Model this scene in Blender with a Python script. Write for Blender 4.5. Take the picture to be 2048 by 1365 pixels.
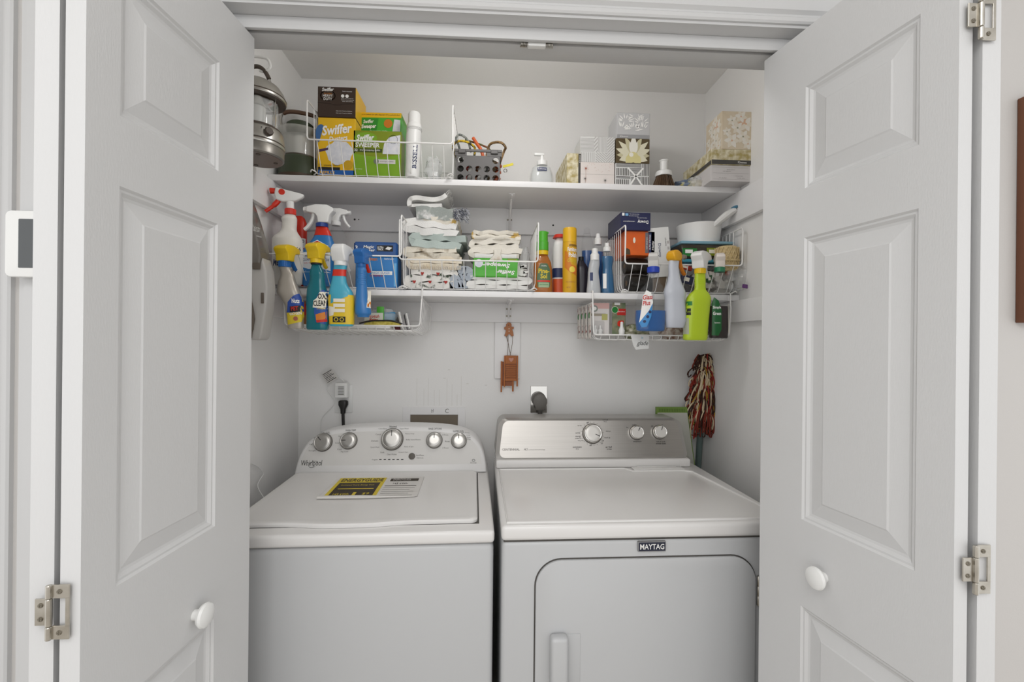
import bpy, bmesh, math, random
from mathutils import Vector, Matrix
random.seed(7)
sc = bpy.context.scene
for o in list(bpy.data.objects): bpy.data.objects.remove(o)
COL = sc.collection
PI = math.pi
# ------------------------------------------------------------------ camera
F = 930.0
CAMZ = 1.37
YAW, PITCH, ROLL = math.atan(49/F), 0.0, 0.010
cam = bpy.data.cameras.new('camera'); cam.sensor_width = 36.0; cam.lens = 36.0*F/2048
cam.clip_start = 0.02
camo = bpy.data.objects.new('camera', cam); COL.objects.link(camo)
CR = Matrix.Rotation(-YAW, 3, 'Z') @ Matrix.Rotation(PI/2+PITCH, 3, 'X') @ Matrix.Rotation(ROLL, 3, 'Z')
camo.matrix_world = Matrix.Translation((0, 0, CAMZ)) @ CR.to_4x4()
sc.camera = camo
# ------------------------------------------------------------------ light and exposure
sc.view_settings.view_transform = 'Standard'; sc.view_settings.look = 'None'
sc.view_settings.gamma = 1.0; sc.view_settings.use_curve_mapping = False
sc.view_settings.exposure = 0.32
w = bpy.data.worlds.new('daylight'); sc.world = w; w.use_nodes = True
w.node_tree.nodes['Background'].inputs[0].default_value = (1.0, 1.0, 1.0, 1)
w.node_tree.nodes['Background'].inputs[1].default_value = 0.92
def area(name, loc, rot, sx, sy, power, col):
    l = bpy.data.lights.new(name, 'AREA'); l.shape = 'RECTANGLE'; l.size = sx; l.size_y = sy
    l.energy = power; l.color = col
    o = bpy.data.objects.new(name, l); COL.objects.link(o); o.location = loc; o.rotation_euler = rot
    return o
area('room_ceiling_lamp', (-0.15, -0.55, 2.40), (math.radians(35), 0, 0), 0.9, 0.6, 7.0, (1.0, 0.99, 0.97))
bulb = bpy.data.lights.new('closet_bulb', 'POINT'); bulb.energy = 3.3; bulb.shadow_soft_size = 0.06; bulb.color = (1.0, 0.99, 0.98)
bo = bpy.data.objects.new('closet_bulb', bulb); COL.objects.link(bo); bo.location = (0.05, 1.22, 2.26)
area('front_fill', (-0.3, -2.5, 1.45), (PI/2, 0, 0), 1.7, 1.3, 4.0, (0.97, 0.985, 1.0))  # added fill behind the camera, brightens the closet; no window is known there

# ------------------------------------------------------------------ helpers
def at(px, py, y):
    """point in the room at depth y that shows at a photograph pixel"""
    v = CR @ Vector(((px-1024)/F, -(py-682.5)/F, -1.0))
    return Vector((v.x*y/v.y, y, CAMZ + v.z*y/v.y))
def lin(c):
    c = c/255.0
    return c/12.92 if c <= 0.04045 else ((c+0.055)/1.055)**2.4
def rgb(h):
    h = h.lstrip('#'); return (lin(int(h[0:2], 16)), lin(int(h[2:4], 16)), lin(int(h[4:6], 16)), 1)
MATS = {}
def mat(name, col='#ffffff', rough=0.5, metal=0.0, alpha=1.0, var=None, bump=None, col2=None, kind='noise', spec=0.5, trans=0.0, sx=(1, 1, 1)):
    """procedural material: var=(scale, width) mixes col and col2; bump=(scale, strength)"""
    if name in MATS: return MATS[name]
    m = bpy.data.materials.new(name); m.use_nodes = True
    nt = m.node_tree; b = nt.nodes['Principled BSDF']
    b.inputs['Roughness'].default_value = rough; b.inputs['Metallic'].default_value = metal
    b.inputs['Alpha'].default_value = alpha; b.inputs['Specular IOR Level'].default_value = spec
    b.inputs['Transmission Weight'].default_value = trans
    c1 = rgb(col); b.inputs['Base Color'].default_value = c1
    m.diffuse_color = c1
    tc = nt.nodes.new('ShaderNodeTexCoord'); mp = nt.nodes.new('ShaderNodeMapping')
    mp.inputs['Scale'].default_value = sx
    nt.links.new(tc.outputs['Object'], mp.inputs[0])
    if var:
        if kind == 'voronoi':
            t = nt.nodes.new('ShaderNodeTexVoronoi'); fac = t.outputs['Distance']
            t.inputs['Scale'].default_value = var[0]
        elif kind == 'wave':
            t = nt.nodes.new('ShaderNodeTexWave'); fac = t.outputs['Fac']
            t.inputs['Scale'].default_value = var[0]; t.inputs['Distortion'].default_value = 2.0; t.inputs['Detail'].default_value = 2
        else:
            t = nt.nodes.new('ShaderNodeTexNoise'); fac = t.outputs['Fac']
            t.inputs['Scale'].default_value = var[0]; t.inputs['Detail'].default_value = 3
        nt.links.new(mp.outputs[0], t.inputs['Vector'])
        r = nt.nodes.new('ShaderNodeValToRGB')
        lo = var[2] if len(var) > 2 else 0.5
        r.color_ramp.elements[0].position = max(0, lo-var[1]); r.color_ramp.elements[1].position = min(1, lo+var[1])
        r.color_ramp.elements[0].color = c1; r.color_ramp.elements[1].color = rgb(col2 or col)
        nt.links.new(fac, r.inputs[0]); nt.links.new(r.outputs[0], b.inputs['Base Color'])
    if bump:
        t2 = nt.nodes.new('ShaderNodeTexNoise'); t2.inputs['Scale'].default_value = bump[0]; t2.inputs['Detail'].default_value = 3
        nt.links.new(mp.outputs[0], t2.inputs['Vector'])
        bp = nt.nodes.new('ShaderNodeBump'); bp.inputs['Strength'].default_value = bump[1]; bp.inputs['Distance'].default_value = 0.002
        nt.links.new(t2.outputs['Fac'], bp.inputs['Height']); nt.links.new(bp.outputs[0], b.inputs['Normal'])
    MATS[name] = m
    return m
class G:
    """a bag of geometry that becomes one mesh"""
    def __init__(s): s.v = []; s.f = []; s.m = []
    def add(s, v, f, mi=0):
        o = len(s.v); s.v += [tuple(p) for p in v]; s.f += [tuple(i+o for i in q) for q in f]; s.m += [mi]*len(f); return s
    def join(s, g, mi=None):
        o = len(s.v); s.v += g.v; s.f += [tuple(i+o for i in q) for q in g.f]
        s.m += g.m if mi is None else [mi]*len(g.f); return s
    def xf(s, M): s.v = [tuple(M @ Vector(p)) for p in s.v]; return s
    def mp(s, fn): s.v = [tuple(fn(*p)) for p in s.v]; return s
def gbox(x0, x1, y0, y1, z0, z1):
    return G().add([(x0,y0,z0),(x1,y0,z0),(x1,y1,z0),(x0,y1,z0),(x0,y0,z1),(x1,y0,z1),(x1,y1,z1),(x0,y1,z1)],
        [(0,3,2,1),(4,5,6,7),(0,1,5,4),(1,2,6,5),(2,3,7,6),(3,0,4,7)])
def bev(g, off, seg=2, ang=0.5):
    bm = bmesh.new(); vs = [bm.verts.new(p) for p in g.v]
    for q in g.f:
        try: bm.faces.new([vs[i] for i in q])
        except ValueError: pass
    bm.normal_update()
    ed = [e for e in bm.edges if len(e.link_faces) == 2 and e.calc_face_angle(0) > ang]
    bmesh.ops.bevel(bm, geom=ed, offset=off, segments=seg, affect='EDGES', profile=0.5, clamp_overlap=True)
    bm.verts.index_update()
    r = G().add([v.co[:] for v in bm.verts], [[v.index for v in f.verts] for f in bm.faces]); bm.free(); return r
def rbox(x0, x1, y0, y1, z0, z1, off=0.004, seg=2): return bev(gbox(x0,x1,y0,y1,z0,z1), off, seg)
def lathe(prof, n=24, cx=0, cy=0, cap=True):
    g = G(); v = []; f = []
    for r, z in prof:
        for k in range(n):
            a = 2*PI*k/n; v.append((cx+r*math.cos(a), cy+r*math.sin(a), z))
    for i in range(len(prof)-1):
        for k in range(n):
            k2 = (k+1) % n; f.append((i*n+k, i*n+k2, (i+1)*n+k2, (i+1)*n+k))
    if cap:
        f.append(tuple(range(n-1, -1, -1))); f.append(tuple((len(prof)-1)*n+k for k in range(n)))
    return g.add(v, f)
def spow(c, e): return math.copysign(abs(c)**e, c)
def loft(secs, n=40, cap=True):
    """secs: (z, hx, hy, cx, cy, exponent)"""
    v = []; f = []
    for s in secs:
        z, hx, hy = s[:3]; cx = s[3] if len(s) > 3 else 0; cy = s[4] if len(s) > 4 else 0; e = s[5] if len(s) > 5 else 2.4
        for k in range(n):
            a = 2*PI*k/n; v.append((cx+hx*spow(math.cos(a), 2/e), cy+hy*spow(math.sin(a), 2/e), z))
    for i in range(len(secs)-1):
        for k in range(n):
            k2 = (k+1) % n; f.append((i*n+k, i*n+k2, (i+1)*n+k2, (i+1)*n+k))
    if cap:
        f.append(tuple(range(n-1, -1, -1))); f.append(tuple((len(secs)-1)*n+k for k in range(n)))
    return G().add(v, f)
def tube(path, r, n=6, closed=False, cap=True):
    P = [Vector(p) for p in path]; m = len(P); v = []; f = []
    up = None
    for i in range(m):
        if closed: t = P[(i+1) % m]-P[i-1]
        else: t = P[min(i+1, m-1)]-P[max(i-1, 0)]
        if t.length < 1e-9: t = Vector((0, 0, 1))
        t.normalize()
        if up is None:
            up = Vector((0, 0, 1)) if abs(t.z) < 0.9 else Vector((1, 0, 0))
        s = t.cross(up)
        if s.length < 1e-6: s = t.orthogonal()
        s.normalize(); up = s.cross(t).normalized()
        rr = r[i] if isinstance(r, (list, tuple)) else r
        for k in range(n):
            a = 2*PI*k/n; v.append(P[i]+s*(rr*math.cos(a))+up*(rr*math.sin(a)))
    for i in range(m if closed else m-1):
        j = (i+1) % m
        for k in range(n):
            k2 = (k+1) % n; f.append((i*n+k, j*n+k, j*n+k2, i*n+k2))
    if cap and not closed:
        f.append(tuple(range(n))); f.append(tuple((m-1)*n+k for k in range(n-1, -1, -1)))
    return G().add(v, f)
def prism(poly, y0, y1):
    """polygon in XZ (counter-clockwise seen from -Y) extruded along Y"""
    n = len(poly)
    v = [(x, y0, z) for x, z in poly]+[(x, y1, z) for x, z in poly]
    f = [tuple(range(n)), tuple(range(2*n-1, n-1, -1))]
    for i in range(n):
        j = (i+1) % n; f.append((j, i, n+i, n+j))
    return G().add(v, f)
def smooth_path(pts, n=8, closed=False):
    out = []; m = len(pts); P = [Vector(p) for p in pts]
    rng = range(m) if closed else range(m-1)
    for i in rng:
        p0 = P[i-1] if (closed or i > 0) else P[0]; p1 = P[i]; p2 = P[(i+1) % m]
        p3 = P[(i+2) % m] if (closed or i+2 < m) else P[m-1]
        for k in range(n):
            t = k/n; t2 = t*t; t3 = t2*t
            out.append(0.5*((2*p1)+(p2-p0)*t+(2*p0-5*p1+4*p2-p3)*t2+(3*p1-p0-3*p2+p3)*t3))
    if not closed: out.append(P[-1])
    return out
def rrect(x0, x1, z0, z1, r, n=6):
    p = []
    for cx, cz, a0 in ((x1-r, z0+r, -PI/2), (x1-r, z1-r, 0), (x0+r, z1-r, PI/2), (x0+r, z0+r, PI)):
        for k in range(n+1):
            a = a0+PI/2*k/n; p.append((cx+r*math.cos(a), cz+r*math.sin(a)))
    return p
def obj(name, g, m, parent=None, loc=(0,0,0), rot=(0,0,0), smooth=0.6, kind=None, label=None):
    me = bpy.data.meshes.new(name); me.from_pydata(g.v, [], g.f); me.validate(); me.update()
    ms = m if isinstance(m, (list, tuple)) else [m]
    for k in ms: me.materials.append(k)
    if len(ms) > 1 and len(me.polygons) == len(g.m): me.polygons.foreach_set('material_index', g.m)
    if smooth:
        me.polygons.foreach_set('use_smooth', [True]*len(me.polygons)); me.set_sharp_from_angle(angle=smooth)
    bm = bmesh.new(); bm.from_mesh(me); bmesh.ops.recalc_face_normals(bm, faces=bm.faces[:]); bm.to_mesh(me); bm.free()
    o = bpy.data.objects.new(name, me); COL.objects.link(o); o.parent = parent; o.location = loc; o.rotation_euler = rot
    if kind: o['kind'] = kind
    if label: o['label'] = label
    return o
def thing(name, label, cat, loc=(0,0,0), rz=0.0, group=None, rot=None):
    o = bpy.data.objects.new(name, None); COL.objects.link(o); o.location = loc
    o.rotation_euler = rot if rot else (0, 0, rz); o.empty_display_size = 0.05
    o['label'] = label; o['category'] = cat
    if group: o['group'] = group
    return o
def struct(name, g=None, m=None, parent=None, smooth=0.6, loc=(0,0,0), rz=0):
    if g is None:
        o = bpy.data.objects.new(name, None); COL.objects.link(o); o.parent = parent
        o.location = loc; o.rotation_euler = (0, 0, rz)
    else: o = obj(name, g, m, parent, smooth=smooth, loc=loc, rot=(0, 0, rz))
    if parent is None: o['kind'] = 'structure'
    return o
def textg(s, w=None, h=None, shear=0.0, bold=0.0):
    cu = bpy.data.curves.new('t', 'FONT'); cu.body = s; cu.size = 1; cu.align_x = 'CENTER'; cu.resolution_u = 2
    cu.shear = shear; cu.offset = bold; cu.space_line = 0.85
    o = bpy.data.objects.new('t', cu); COL.objects.link(o)
    bpy.context.view_layer.update()
    me = bpy.data.meshes.new_from_object(o.evaluated_get(bpy.context.evaluated_depsgraph_get()))
    v = [p.co[:] for p in me.vertices]; f = [tuple(q.vertices) for q in me.polygons]
    bpy.data.objects.remove(o); bpy.data.curves.remove(cu); bpy.data.meshes.remove(me)
    if not v: return G()
    x0 = min(p[0] for p in v); x1 = max(p[0] for p in v); y0 = min(p[1] for p in v); y1 = max(p[1] for p in v)
    sy = (h/(y1-y0)) if h else None; sx = (w/(x1-x0)) if w else sy
    if sy is None: sy = sx
    return G().add([((p[0]-(x0+x1)/2)*sx, 0, (p[1]-(y0+y1)/2)*sy) for p in v], f)
def txt(s, x, z, y, m, parent, w=None, h=None, shear=0.0, bold=0.0, ang=0.0, fn=None, name='lettering', M=None):
    """flat printed lettering on a face that looks to -Y (fn or M bends it onto another surface)"""
    g = textg(s, w, h, shear, bold)
    ca, sa = math.cos(ang), math.sin(ang)
    g.mp(lambda a, b, c: (x+a*ca-c*sa, y, z+a*sa+c*ca))
    if fn: g.mp(lambda a, b, c: fn(a, c))
    if M: g.xf(M)
    return obj(name, g, m, parent, smooth=None)
def patch(x0, x1, z0, z1, y, m, parent, fn=None, name='printed_label', M=None, nx=10, nz=4, shape=None):
    """flat print (rectangle, or polygon shape) on a face that looks to -Y"""
    if shape and fn:
        bm = bmesh.new(); bm.faces.new([bm.verts.new((p[0], y, p[1])) for p in shape]); bmesh.ops.triangulate(bm, faces=bm.faces[:])
        bmesh.ops.subdivide_edges(bm, edges=bm.edges[:], cuts=5, use_grid_fill=True); bm.verts.index_update()
        g = G().add([q.co[:] for q in bm.verts], [[q.index for q in t.verts] for t in bm.faces]); bm.free()
    elif shape: g = G().add([(p[0], y, p[1]) for p in shape], [tuple(range(len(shape)))])
    elif fn:
        v = [(x0+(x1-x0)*i/nx, y, z0+(z1-z0)*j/nz) for j in range(nz+1) for i in range(nx+1)]
        g = G().add(v, [(j*(nx+1)+i, j*(nx+1)+i+1, (j+1)*(nx+1)+i+1, (j+1)*(nx+1)+i) for j in range(nz) for i in range(nx)])
    else: g = G().add([(x0,y,z0),(x1,y,z0),(x1,y,z1),(x0,y,z1)], [(0,1,2,3)])
    if fn: g.mp(lambda a, b, c: fn(a, c))
    if M: g.xf(M)
    return obj(name, g, m, parent, smooth=0.8 if fn else None)
def surf(secs, off=0.0008):
    """maps (x, z) to the front of a lofted body"""
    def fn(x, z):
        k = 0
        while k < len(secs)-2 and z > secs[k+1][0]: k += 1
        a, b = secs[k], secs[k+1]; t = min(1, max(0, (z-a[0])/max(1e-6, b[0]-a[0])))
        g = lambda i, d: (a[i] if len(a) > i else d)*(1-t)+(b[i] if len(b) > i else d)*t
        hx, hy, cx, cy, e = g(1, 0), g(2, 0), g(3, 0), g(4, 0), g(5, 2.4)
        u = min(1.0, abs((x-cx)/hx)); return (x, cy-hy*(1-u**e)**(1/e)-off, z)
    return fn
def disc(x, z, r, n=20, rz=None): return [(x+r*math.cos(2*PI*k/n), z+(rz or r)*math.sin(2*PI*k/n)) for k in range(n)]

# ------------------------------------------------------------------ materials of the setting
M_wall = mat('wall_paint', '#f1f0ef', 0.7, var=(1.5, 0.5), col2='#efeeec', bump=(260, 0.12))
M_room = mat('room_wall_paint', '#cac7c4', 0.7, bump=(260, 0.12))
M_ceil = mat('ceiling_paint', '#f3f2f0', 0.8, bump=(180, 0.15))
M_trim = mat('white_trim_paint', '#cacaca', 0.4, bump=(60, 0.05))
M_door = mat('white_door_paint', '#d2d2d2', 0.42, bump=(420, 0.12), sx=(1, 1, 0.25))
M_shelf = mat('white_shelf_paint', '#efeeee', 0.45, bump=(90, 0.05))
M_floor = mat('wood_floor', '#b3aba0', 0.45, var=(6, 0.4), col2='#c0b8ae', sx=(1, 8, 1))
M_chrome = mat('nickel', '#c9c5bc', 0.28, 1.0, var=(40, 0.3), col2='#a8a297')
M_dark = mat('dark_gap', '#2b2926', 0.7)
M_black = mat('black_plastic', '#151312', 0.45)
M_white = mat('white_plastic', '#ebebe9', 0.35)
M_ink = mat('black_print', '#1d1b1a', 0.6)
M_inkg = mat('grey_print', '#6f6d6a', 0.6)
M_pw = mat('white_print', '#f4f3f0', 0.6)
M_wire = mat('white_coated_wire', '#efeeec', 0.35)
M_clear = mat('clear_plastic', '#9a9da0', 0.08, alpha=0.09, spec=0.9)
M_bag = mat('clear_film', '#f4f6f6', 0.12, alpha=0.34, spec=1.0, bump=(60, 0.8))

# ------------------------------------------------------------------ setting
XL, XR, YB, ZC = -0.767, 0.918, 1.94, 2.433
OL, OR, OZ = -0.685, 0.790, 2.052          # clear opening
YF, YI = 0.975, 1.088                     # room face and closet face of the front wall
struct('wall_back', gbox(XL-0.1, XR+0.1, YB, YB+0.1, 0, ZC+0.1), M_wall)
struct('wall_left', gbox(XL-0.1, XL, YI, YB, 0, ZC+0.1), M_wall)
struct('wall_right', gbox(XR, XR+0.1, YI, YB, 0, ZC+0.1), M_wall)
struct('ceiling', gbox(XL, XR, YI, YB, ZC, ZC+0.1), M_ceil)
struct('floor', gbox(-2.4, 2.4, -2.6, YB, -0.1, 0.0), M_floor)
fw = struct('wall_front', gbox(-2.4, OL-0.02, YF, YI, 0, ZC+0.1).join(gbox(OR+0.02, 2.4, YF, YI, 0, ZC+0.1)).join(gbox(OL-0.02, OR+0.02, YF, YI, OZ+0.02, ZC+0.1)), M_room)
# jambs and head
struct('trim_1', gbox(OL-0.02, OL, YF-0.004, YI, 0, OZ), M_trim)
struct('trim_2', gbox(OR, OR+0.02, YF-0.004, YI, 0, OZ), M_trim)
struct('trim_3', gbox(OL-0.02, OR+0.02, YF-0.004, YI+0.004, OZ, OZ+0.02), M_trim)
def casing_profile(w=0.07):
    return [(0, 0), (0, -0.009), (0.004, -0.012), (0.012, -0.012), (0.016, -0.008), (0.02, -0.008), (0.026, -0.015), (0.032, -0.016), (0.05, -0.018), (0.056, -0.021), (0.062, -0.021), (w, -0.017), (w, 0)]
def strip_vertical(x, side, z0, z1, w=0.07):
    pr = casing_profile(w); n = len(pr); v = []
    for z in (z0, z1):
        for a, b in pr: v.append((x+side*a, YF+b, z))
    f = [tuple(range(n)), tuple(range(2*n-1, n-1, -1))]+[(i, (i+1) % n, n+(i+1) % n, n+i) for i in range(n)]
    return G().add(v, f)
def strip_horizontal(z, x0, x1, w=0.07):
    pr = casing_profile(w); n = len(pr); v = []
    for x in (x0, x1):
        for a, b in pr: v.append((x, YF+b, z+a))
    f = [tuple(range(n)), tuple(range(2*n-1, n-1, -1))]+[(i, (i+1) % n, n+(i+1) % n, n+i) for i in range(n)]
    return G().add(v, f)
struct('trim_4', strip_vertical(OL-0.006, -1, 0, OZ+0.006), M_trim, smooth=0.3)
struct('trim_5', strip_vertical(OR+0.006, 1, 0, OZ+0.006), M_trim, smooth=0.3)
struct('trim_6', strip_horizontal(OZ+0.006, OL-0.076, OR+0.076), M_trim, smooth=0.3)
# neighbouring doorway casing at the far left
struct('trim_7', strip_vertical(-0.938, -1, 0, OZ+0.05), M_trim, smooth=0.3)
struct('trim_8', gbox(-0.925, -0.780, YF-0.006, YF, 0, ZC).join(gbox(-0.912, -0.780, YF-0.011, YF-0.006, 0, ZC)), M_trim)
struct('trim_9', gbox(-1.25, -1.004, YF-0.026, YF, 0, OZ), M_trim)
# fascia strip and track in the head
struct('trim_10', rbox(OL, OR, 1.006, 1.016, OZ-0.027, OZ, 0.002), M_trim)
trk = struct('trim_11', gbox(OL, OR, 1.018, 1.033, OZ-0.003, OZ), M_dark)
struct('trim_12', rbox(OL, OR, 1.034, YI+0.004, OZ-0.021, OZ, 0.002), M_trim)
# room ceiling above the viewer
struct('ceiling_room', gbox(-2.4, 2.4, -0.2, YF, ZC, ZC+0.1), M_ceil)
# track guide: spring, block, spring
tg = thing('door_track_guide', 'white door catch with a coil spring at each end in the header track', 'door catch', (at(1072, 90, 1.04).x, 1.0245, OZ-0.0265))
c0 = at(1040, 90, 1.03); c1 = at(1104, 92, 1.03)
def coil(x0, x1, r, turns, wr):
    pts = [(x0+(x1-x0)*k/(turns*10), r*math.cos(2*PI*k/10), r*math.sin(2*PI*k/10)) for k in range(turns*10+1)]
    return tube(pts, wr, 5)
obj('block', rbox(-0.02, 0.02, -0.006, 0.008, -0.005, 0.006, 0.002), M_white, tg)
for s in (-1, 1): obj('spring', coil(s*0.02, s*0.036, 0.005, 5, 0.001), M_chrome, tg)

# ------------------------------------------------------------------ bifold doors
LEAF = 0.388; LH = 2.018; TH = 0.0275
PANELS = [(1.689, 1.898), (1.010, 1.588), (0.20, 0.834)]
def leaf_geo(side, TH=TH):
    """leaf in its own frame: x from 0 (folding joint) to LEAF, front face y=0, back y=TH*side"""
    px0, px1 = 0.054, 0.273
    g = G()
    z = [0.012]+[v for p in sorted(PANELS) for v in p]+[LH]
    def q(x0, x1, z0, z1): g.add([(x0,0,z0),(x1,0,z0),(x1,0,z1),(x0,0,z1)], [(0,1,2,3)])
    q(0, px0, z[0], LH); q(px1, LEAF, z[0], LH)
    for i in range(0, len(z), 2): q(px0, px1, z[i], z[i+1])
    t = TH*side
    g.add([(0,0,z[0]),(0,t,z[0]),(0,t,LH),(0,0,LH)], [(0,1,2,3)]); g.add([(LEAF,0,z[0]),(LEAF,t,z[0]),(LEAF,t,LH),(LEAF,0,LH)], [(0,1,2,3)])
    g.add([(0,t,z[0]),(LEAF,t,z[0]),(LEAF,t,LH),(0,t,LH)], [(0,1,2,3)])
    g.add([(0,0,LH),(LEAF,0,LH),(LEAF,t,LH),(0,t,LH)], [(0,1,2,3)]); g.add([(0,0,z[0]),(LEAF,0,z[0]),(LEAF,t,z[0]),(0,t,z[0])], [(0,1,2,3)])
    pans = []
    for z0, z1 in PANELS:
        rings = [(0, 0), (0.0035, 0.0035), (0.007, 0.0035), (0.012, 0.0075), (0.0165, 0.0085), (0.044, 0.0030), (0.047, 0.0016)]
        v = []; f = []
        for ins, dep in rings:
            v += [(px0+ins, dep*side, z0+ins), (px1-ins, dep*side, z0+ins), (px1-ins, dep*side, z1-ins), (px0+ins, dep*side, z1-ins)]
        for i in range(len(rings)-1):
            for k in range(4): f.append((i*4+k, i*4+(k+1) % 4, (i+1)*4+(k+1) % 4, (i+1)*4+k))
        n = len(rings)-1; f.append((n*4, n*4+1, n*4+2, n*4+3))
        pans.append(G().add(v, f))
    return g, pans
def bifold(name, near_b, far_b, near_a, far_a, side, knob_z, hinges):
    d = struct(name, loc=(near_b[0], near_b[1], 0))
    for tag, (n, f_), sd in (('b', (near_b, far_b), side), ('a', (near_a, far_a), -side)):
        g, pans = leaf_geo(sd, 0.026 if (name, tag) == ('door_2', 'b') else TH)
        ang = math.atan2(f_[1]-n[1], f_[0]-n[0])
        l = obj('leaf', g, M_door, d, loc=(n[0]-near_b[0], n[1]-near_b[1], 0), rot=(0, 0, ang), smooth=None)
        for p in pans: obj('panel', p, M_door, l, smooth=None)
        if tag == 'b':
            kp = [(0.0095, 0), (0.0095, 0.008), (0.011, 0.011), (0.019, 0.014), (0.0215, 0.019), (0.020, 0.0235), (0.013, 0.0265), (0.004, 0.0275)]
            k = lathe(kp, 24); k.xf(Matrix.Rotation(PI/2*sd, 4, 'X'))
            obj('knob', k, M_white, l, loc=(0.219, 0, knob_z))
    for hz in hinges:
        pa = Vector((near_a[0]-near_b[0], near_a[1]-near_b[1], hz)); pb = Vector((0, 0, hz))
        hm = obj('hinge', hinge_geo(side), M_chrome, d, loc=(-side*0.0, 0, hz), smooth=0.5)
        hm.location = (HX[name], -0.0035, hz)
        for sx, sz in ((0.0125, 0.027), (0.0125, -0.027), (-0.011, 0.009), (-0.011, -0.009)):
            obj('screw', lathe([(0.0034, 0), (0.003, 0.0012)], 10).xf(Matrix.Rotation(PI/2, 4, 'X')).join(gbox(-0.0024, 0.0024, -0.0016, -0.0012, -0.0004, 0.0004)).join(gbox(-0.0004, 0.0004, -0.0016, -0.0012, -0.0024, 0.0024)), M_screw, hm, loc=(sx*side_of[name], -0.0012, sz))
    return d
M_screw = mat('worn_screw', '#8d877b', 0.4, 0.9)
side_of = {'door_1': 1, 'door_2': 1}
HX = {}
def hinge_geo(side):
    g = G()
    # outer leaf with a window, inner leaf, knuckle
    g.join(rbox(0.003, 0.0245, -0.0012, 0.0012, 0.018, 0.036, 0.0004, 1)); g.join(rbox(0.003, 0.0245, -0.0012, 0.0012, -0.036, -0.018, 0.0004, 1))
    g.join(rbox(0.0195, 0.0245, -0.0012, 0.0012, -0.019, 0.019, 0.0004, 1))
    g.join(rbox(-0.0185, -0.003, -0.0012, 0.0012, -0.0175, 0.0175, 0.0004, 1))
    for z0, z1 in ((-0.036, -0.0185), (-0.018, 0.018), (0.0185, 0.036)):
        g.join(lathe([(0.0030, z0), (0.0038, z0+0.001), (0.0038, z1-0.001), (0.0030, z1)], 12, 0, -0.002))
    return g
nbL = (-0.535, 0.645); fbL = (-0.509, 1.033)
naL = (-0.602, 0.648); faL = (-0.662, 1.031)
nbR = (0.692, 0.652); fbR = (0.628, 1.033)
naR = (0.7575, 0.652); faR = (0.775, 1.040)
HX['door_1'] = -0.035; HX['door_2'] = 0.028
bifold('door_1', nbL, fbL, naL, faL, 1, 0.872, (1.008, 1.915, 0.25))
bifold('door_2', nbR, fbR, naR, faR, -1, 0.918, (1.040, 1.857, 0.25))
# ------------------------------------------------------------------ shelves, cleats, brackets
YS = 1.650
S1, S2 = 1.939, 1.546            # shelf tops
for i, (zt, lab) in enumerate(((S1, 'upper white painted closet shelf across the back wall under the tissue boxes'), (S2, 'lower white painted closet shelf under the towels and spray bottles'))):
    o = thing('shelf', lab, 'shelf', ((XL+XR)/2, YB, zt-0.021), group='closet shelves')
    hw = (XR-XL)/2-0.0015
    obj('board', rbox(-hw, hw, YS-YB, 0, 0, 0.021, 0.0015), M_shelf, o)
    lo = (1.812 if i == 0 else 1.447)-(zt-0.021)
    obj('back_cleat', rbox(-hw, hw, -0.019, 0, lo, 0, 0.001), M_shelf, o)
    for s in (-1, 1):
        a, b = (-hw, -hw+0.019) if s < 0 else (hw-0.019, hw)
        obj('side_cleat', rbox(a, b, -0.62 if s > 0 else (-0.6 if i == 0 else -0.40), -0.019, lo, -0.0005, 0.001), M_shelf, o)
    for hx, r in ((at(712, 440, YB).x, .004), (at(720, 440, YB).x, .0022), (at(1105, 450, YB).x, .0035)):
        if i == 0: obj('screw_hole', lathe([(r, 0), (r, 0.0008)], 12).xf(Matrix.Rotation(PI/2, 4, 'X')), M_dark, o, loc=(hx-(XL+XR)/2, -0.019, -0.06 if hx < 0 else -0.065))
vb = at(990, 645, YB); vb2 = at(1039, 757, YB)
o = thing('wall_batten', 'short white vertical board on the back wall behind the hanging ornament', 'board', (0.5*(vb.x+vb2.x), YB, vb2.z))
obj('board', rbox(-(vb2.x-vb.x)/2, (vb2.x-vb.x)/2, -0.016, 0, 0, 1.4465-vb2.z, 0.001), M_shelf, o)
obj('upper_board', rbox(-0.05, 0.05, -0.016, 0, S2-vb2.z+0.001, 1.811-vb2.z, 0.001), M_shelf, o)
for zt, lab, h in ((S1-0.0212, 'white steel bracket under the upper shelf above the stacked towels', 0.16), (S2-0.0212, 'white steel bracket under the lower shelf above the gingerbread ornament', 0.16)):
    bx = at(1019, 430, YB-0.02).x
    h = 0.16 if zt > 1.7 else 0.075
    o = thing('shelf_bracket', lab, 'bracket', (bx, YB-0.0195, zt-h), group='steel shelf brackets')
    obj('upright', rbox(-0.011, 0.011, -0.003, 0, 0, h, 0.001).join(rbox(-0.0035, 0.0035, -0.007, -0.003, 0, h, 0.001)), M_shelf, o)
    obj('arm', rbox(-0.011, 0.011, -0.2, 0, h-0.003, h, 0.001).join(rbox(-0.0035, 0.0035, -0.2, -0.003, h-0.008, h-0.003, 0.001)), M_shelf, o)
    obj('brace', tube([(0, -0.006, h*0.2), (0, -0.05, h*0.65), (0, -0.15, h-0.008)], 0.004, 6), M_shelf, o)
    for sx in (-0.007, 0.007):
        for z in (h*0.3, h*0.7): obj('screw', lathe([(0.004, 0), (0.003, 0.002)], 10).xf(Matrix.Rotation(PI/2, 4, 'X')), M_screw, o, loc=(sx, -0.003, z))

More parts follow.
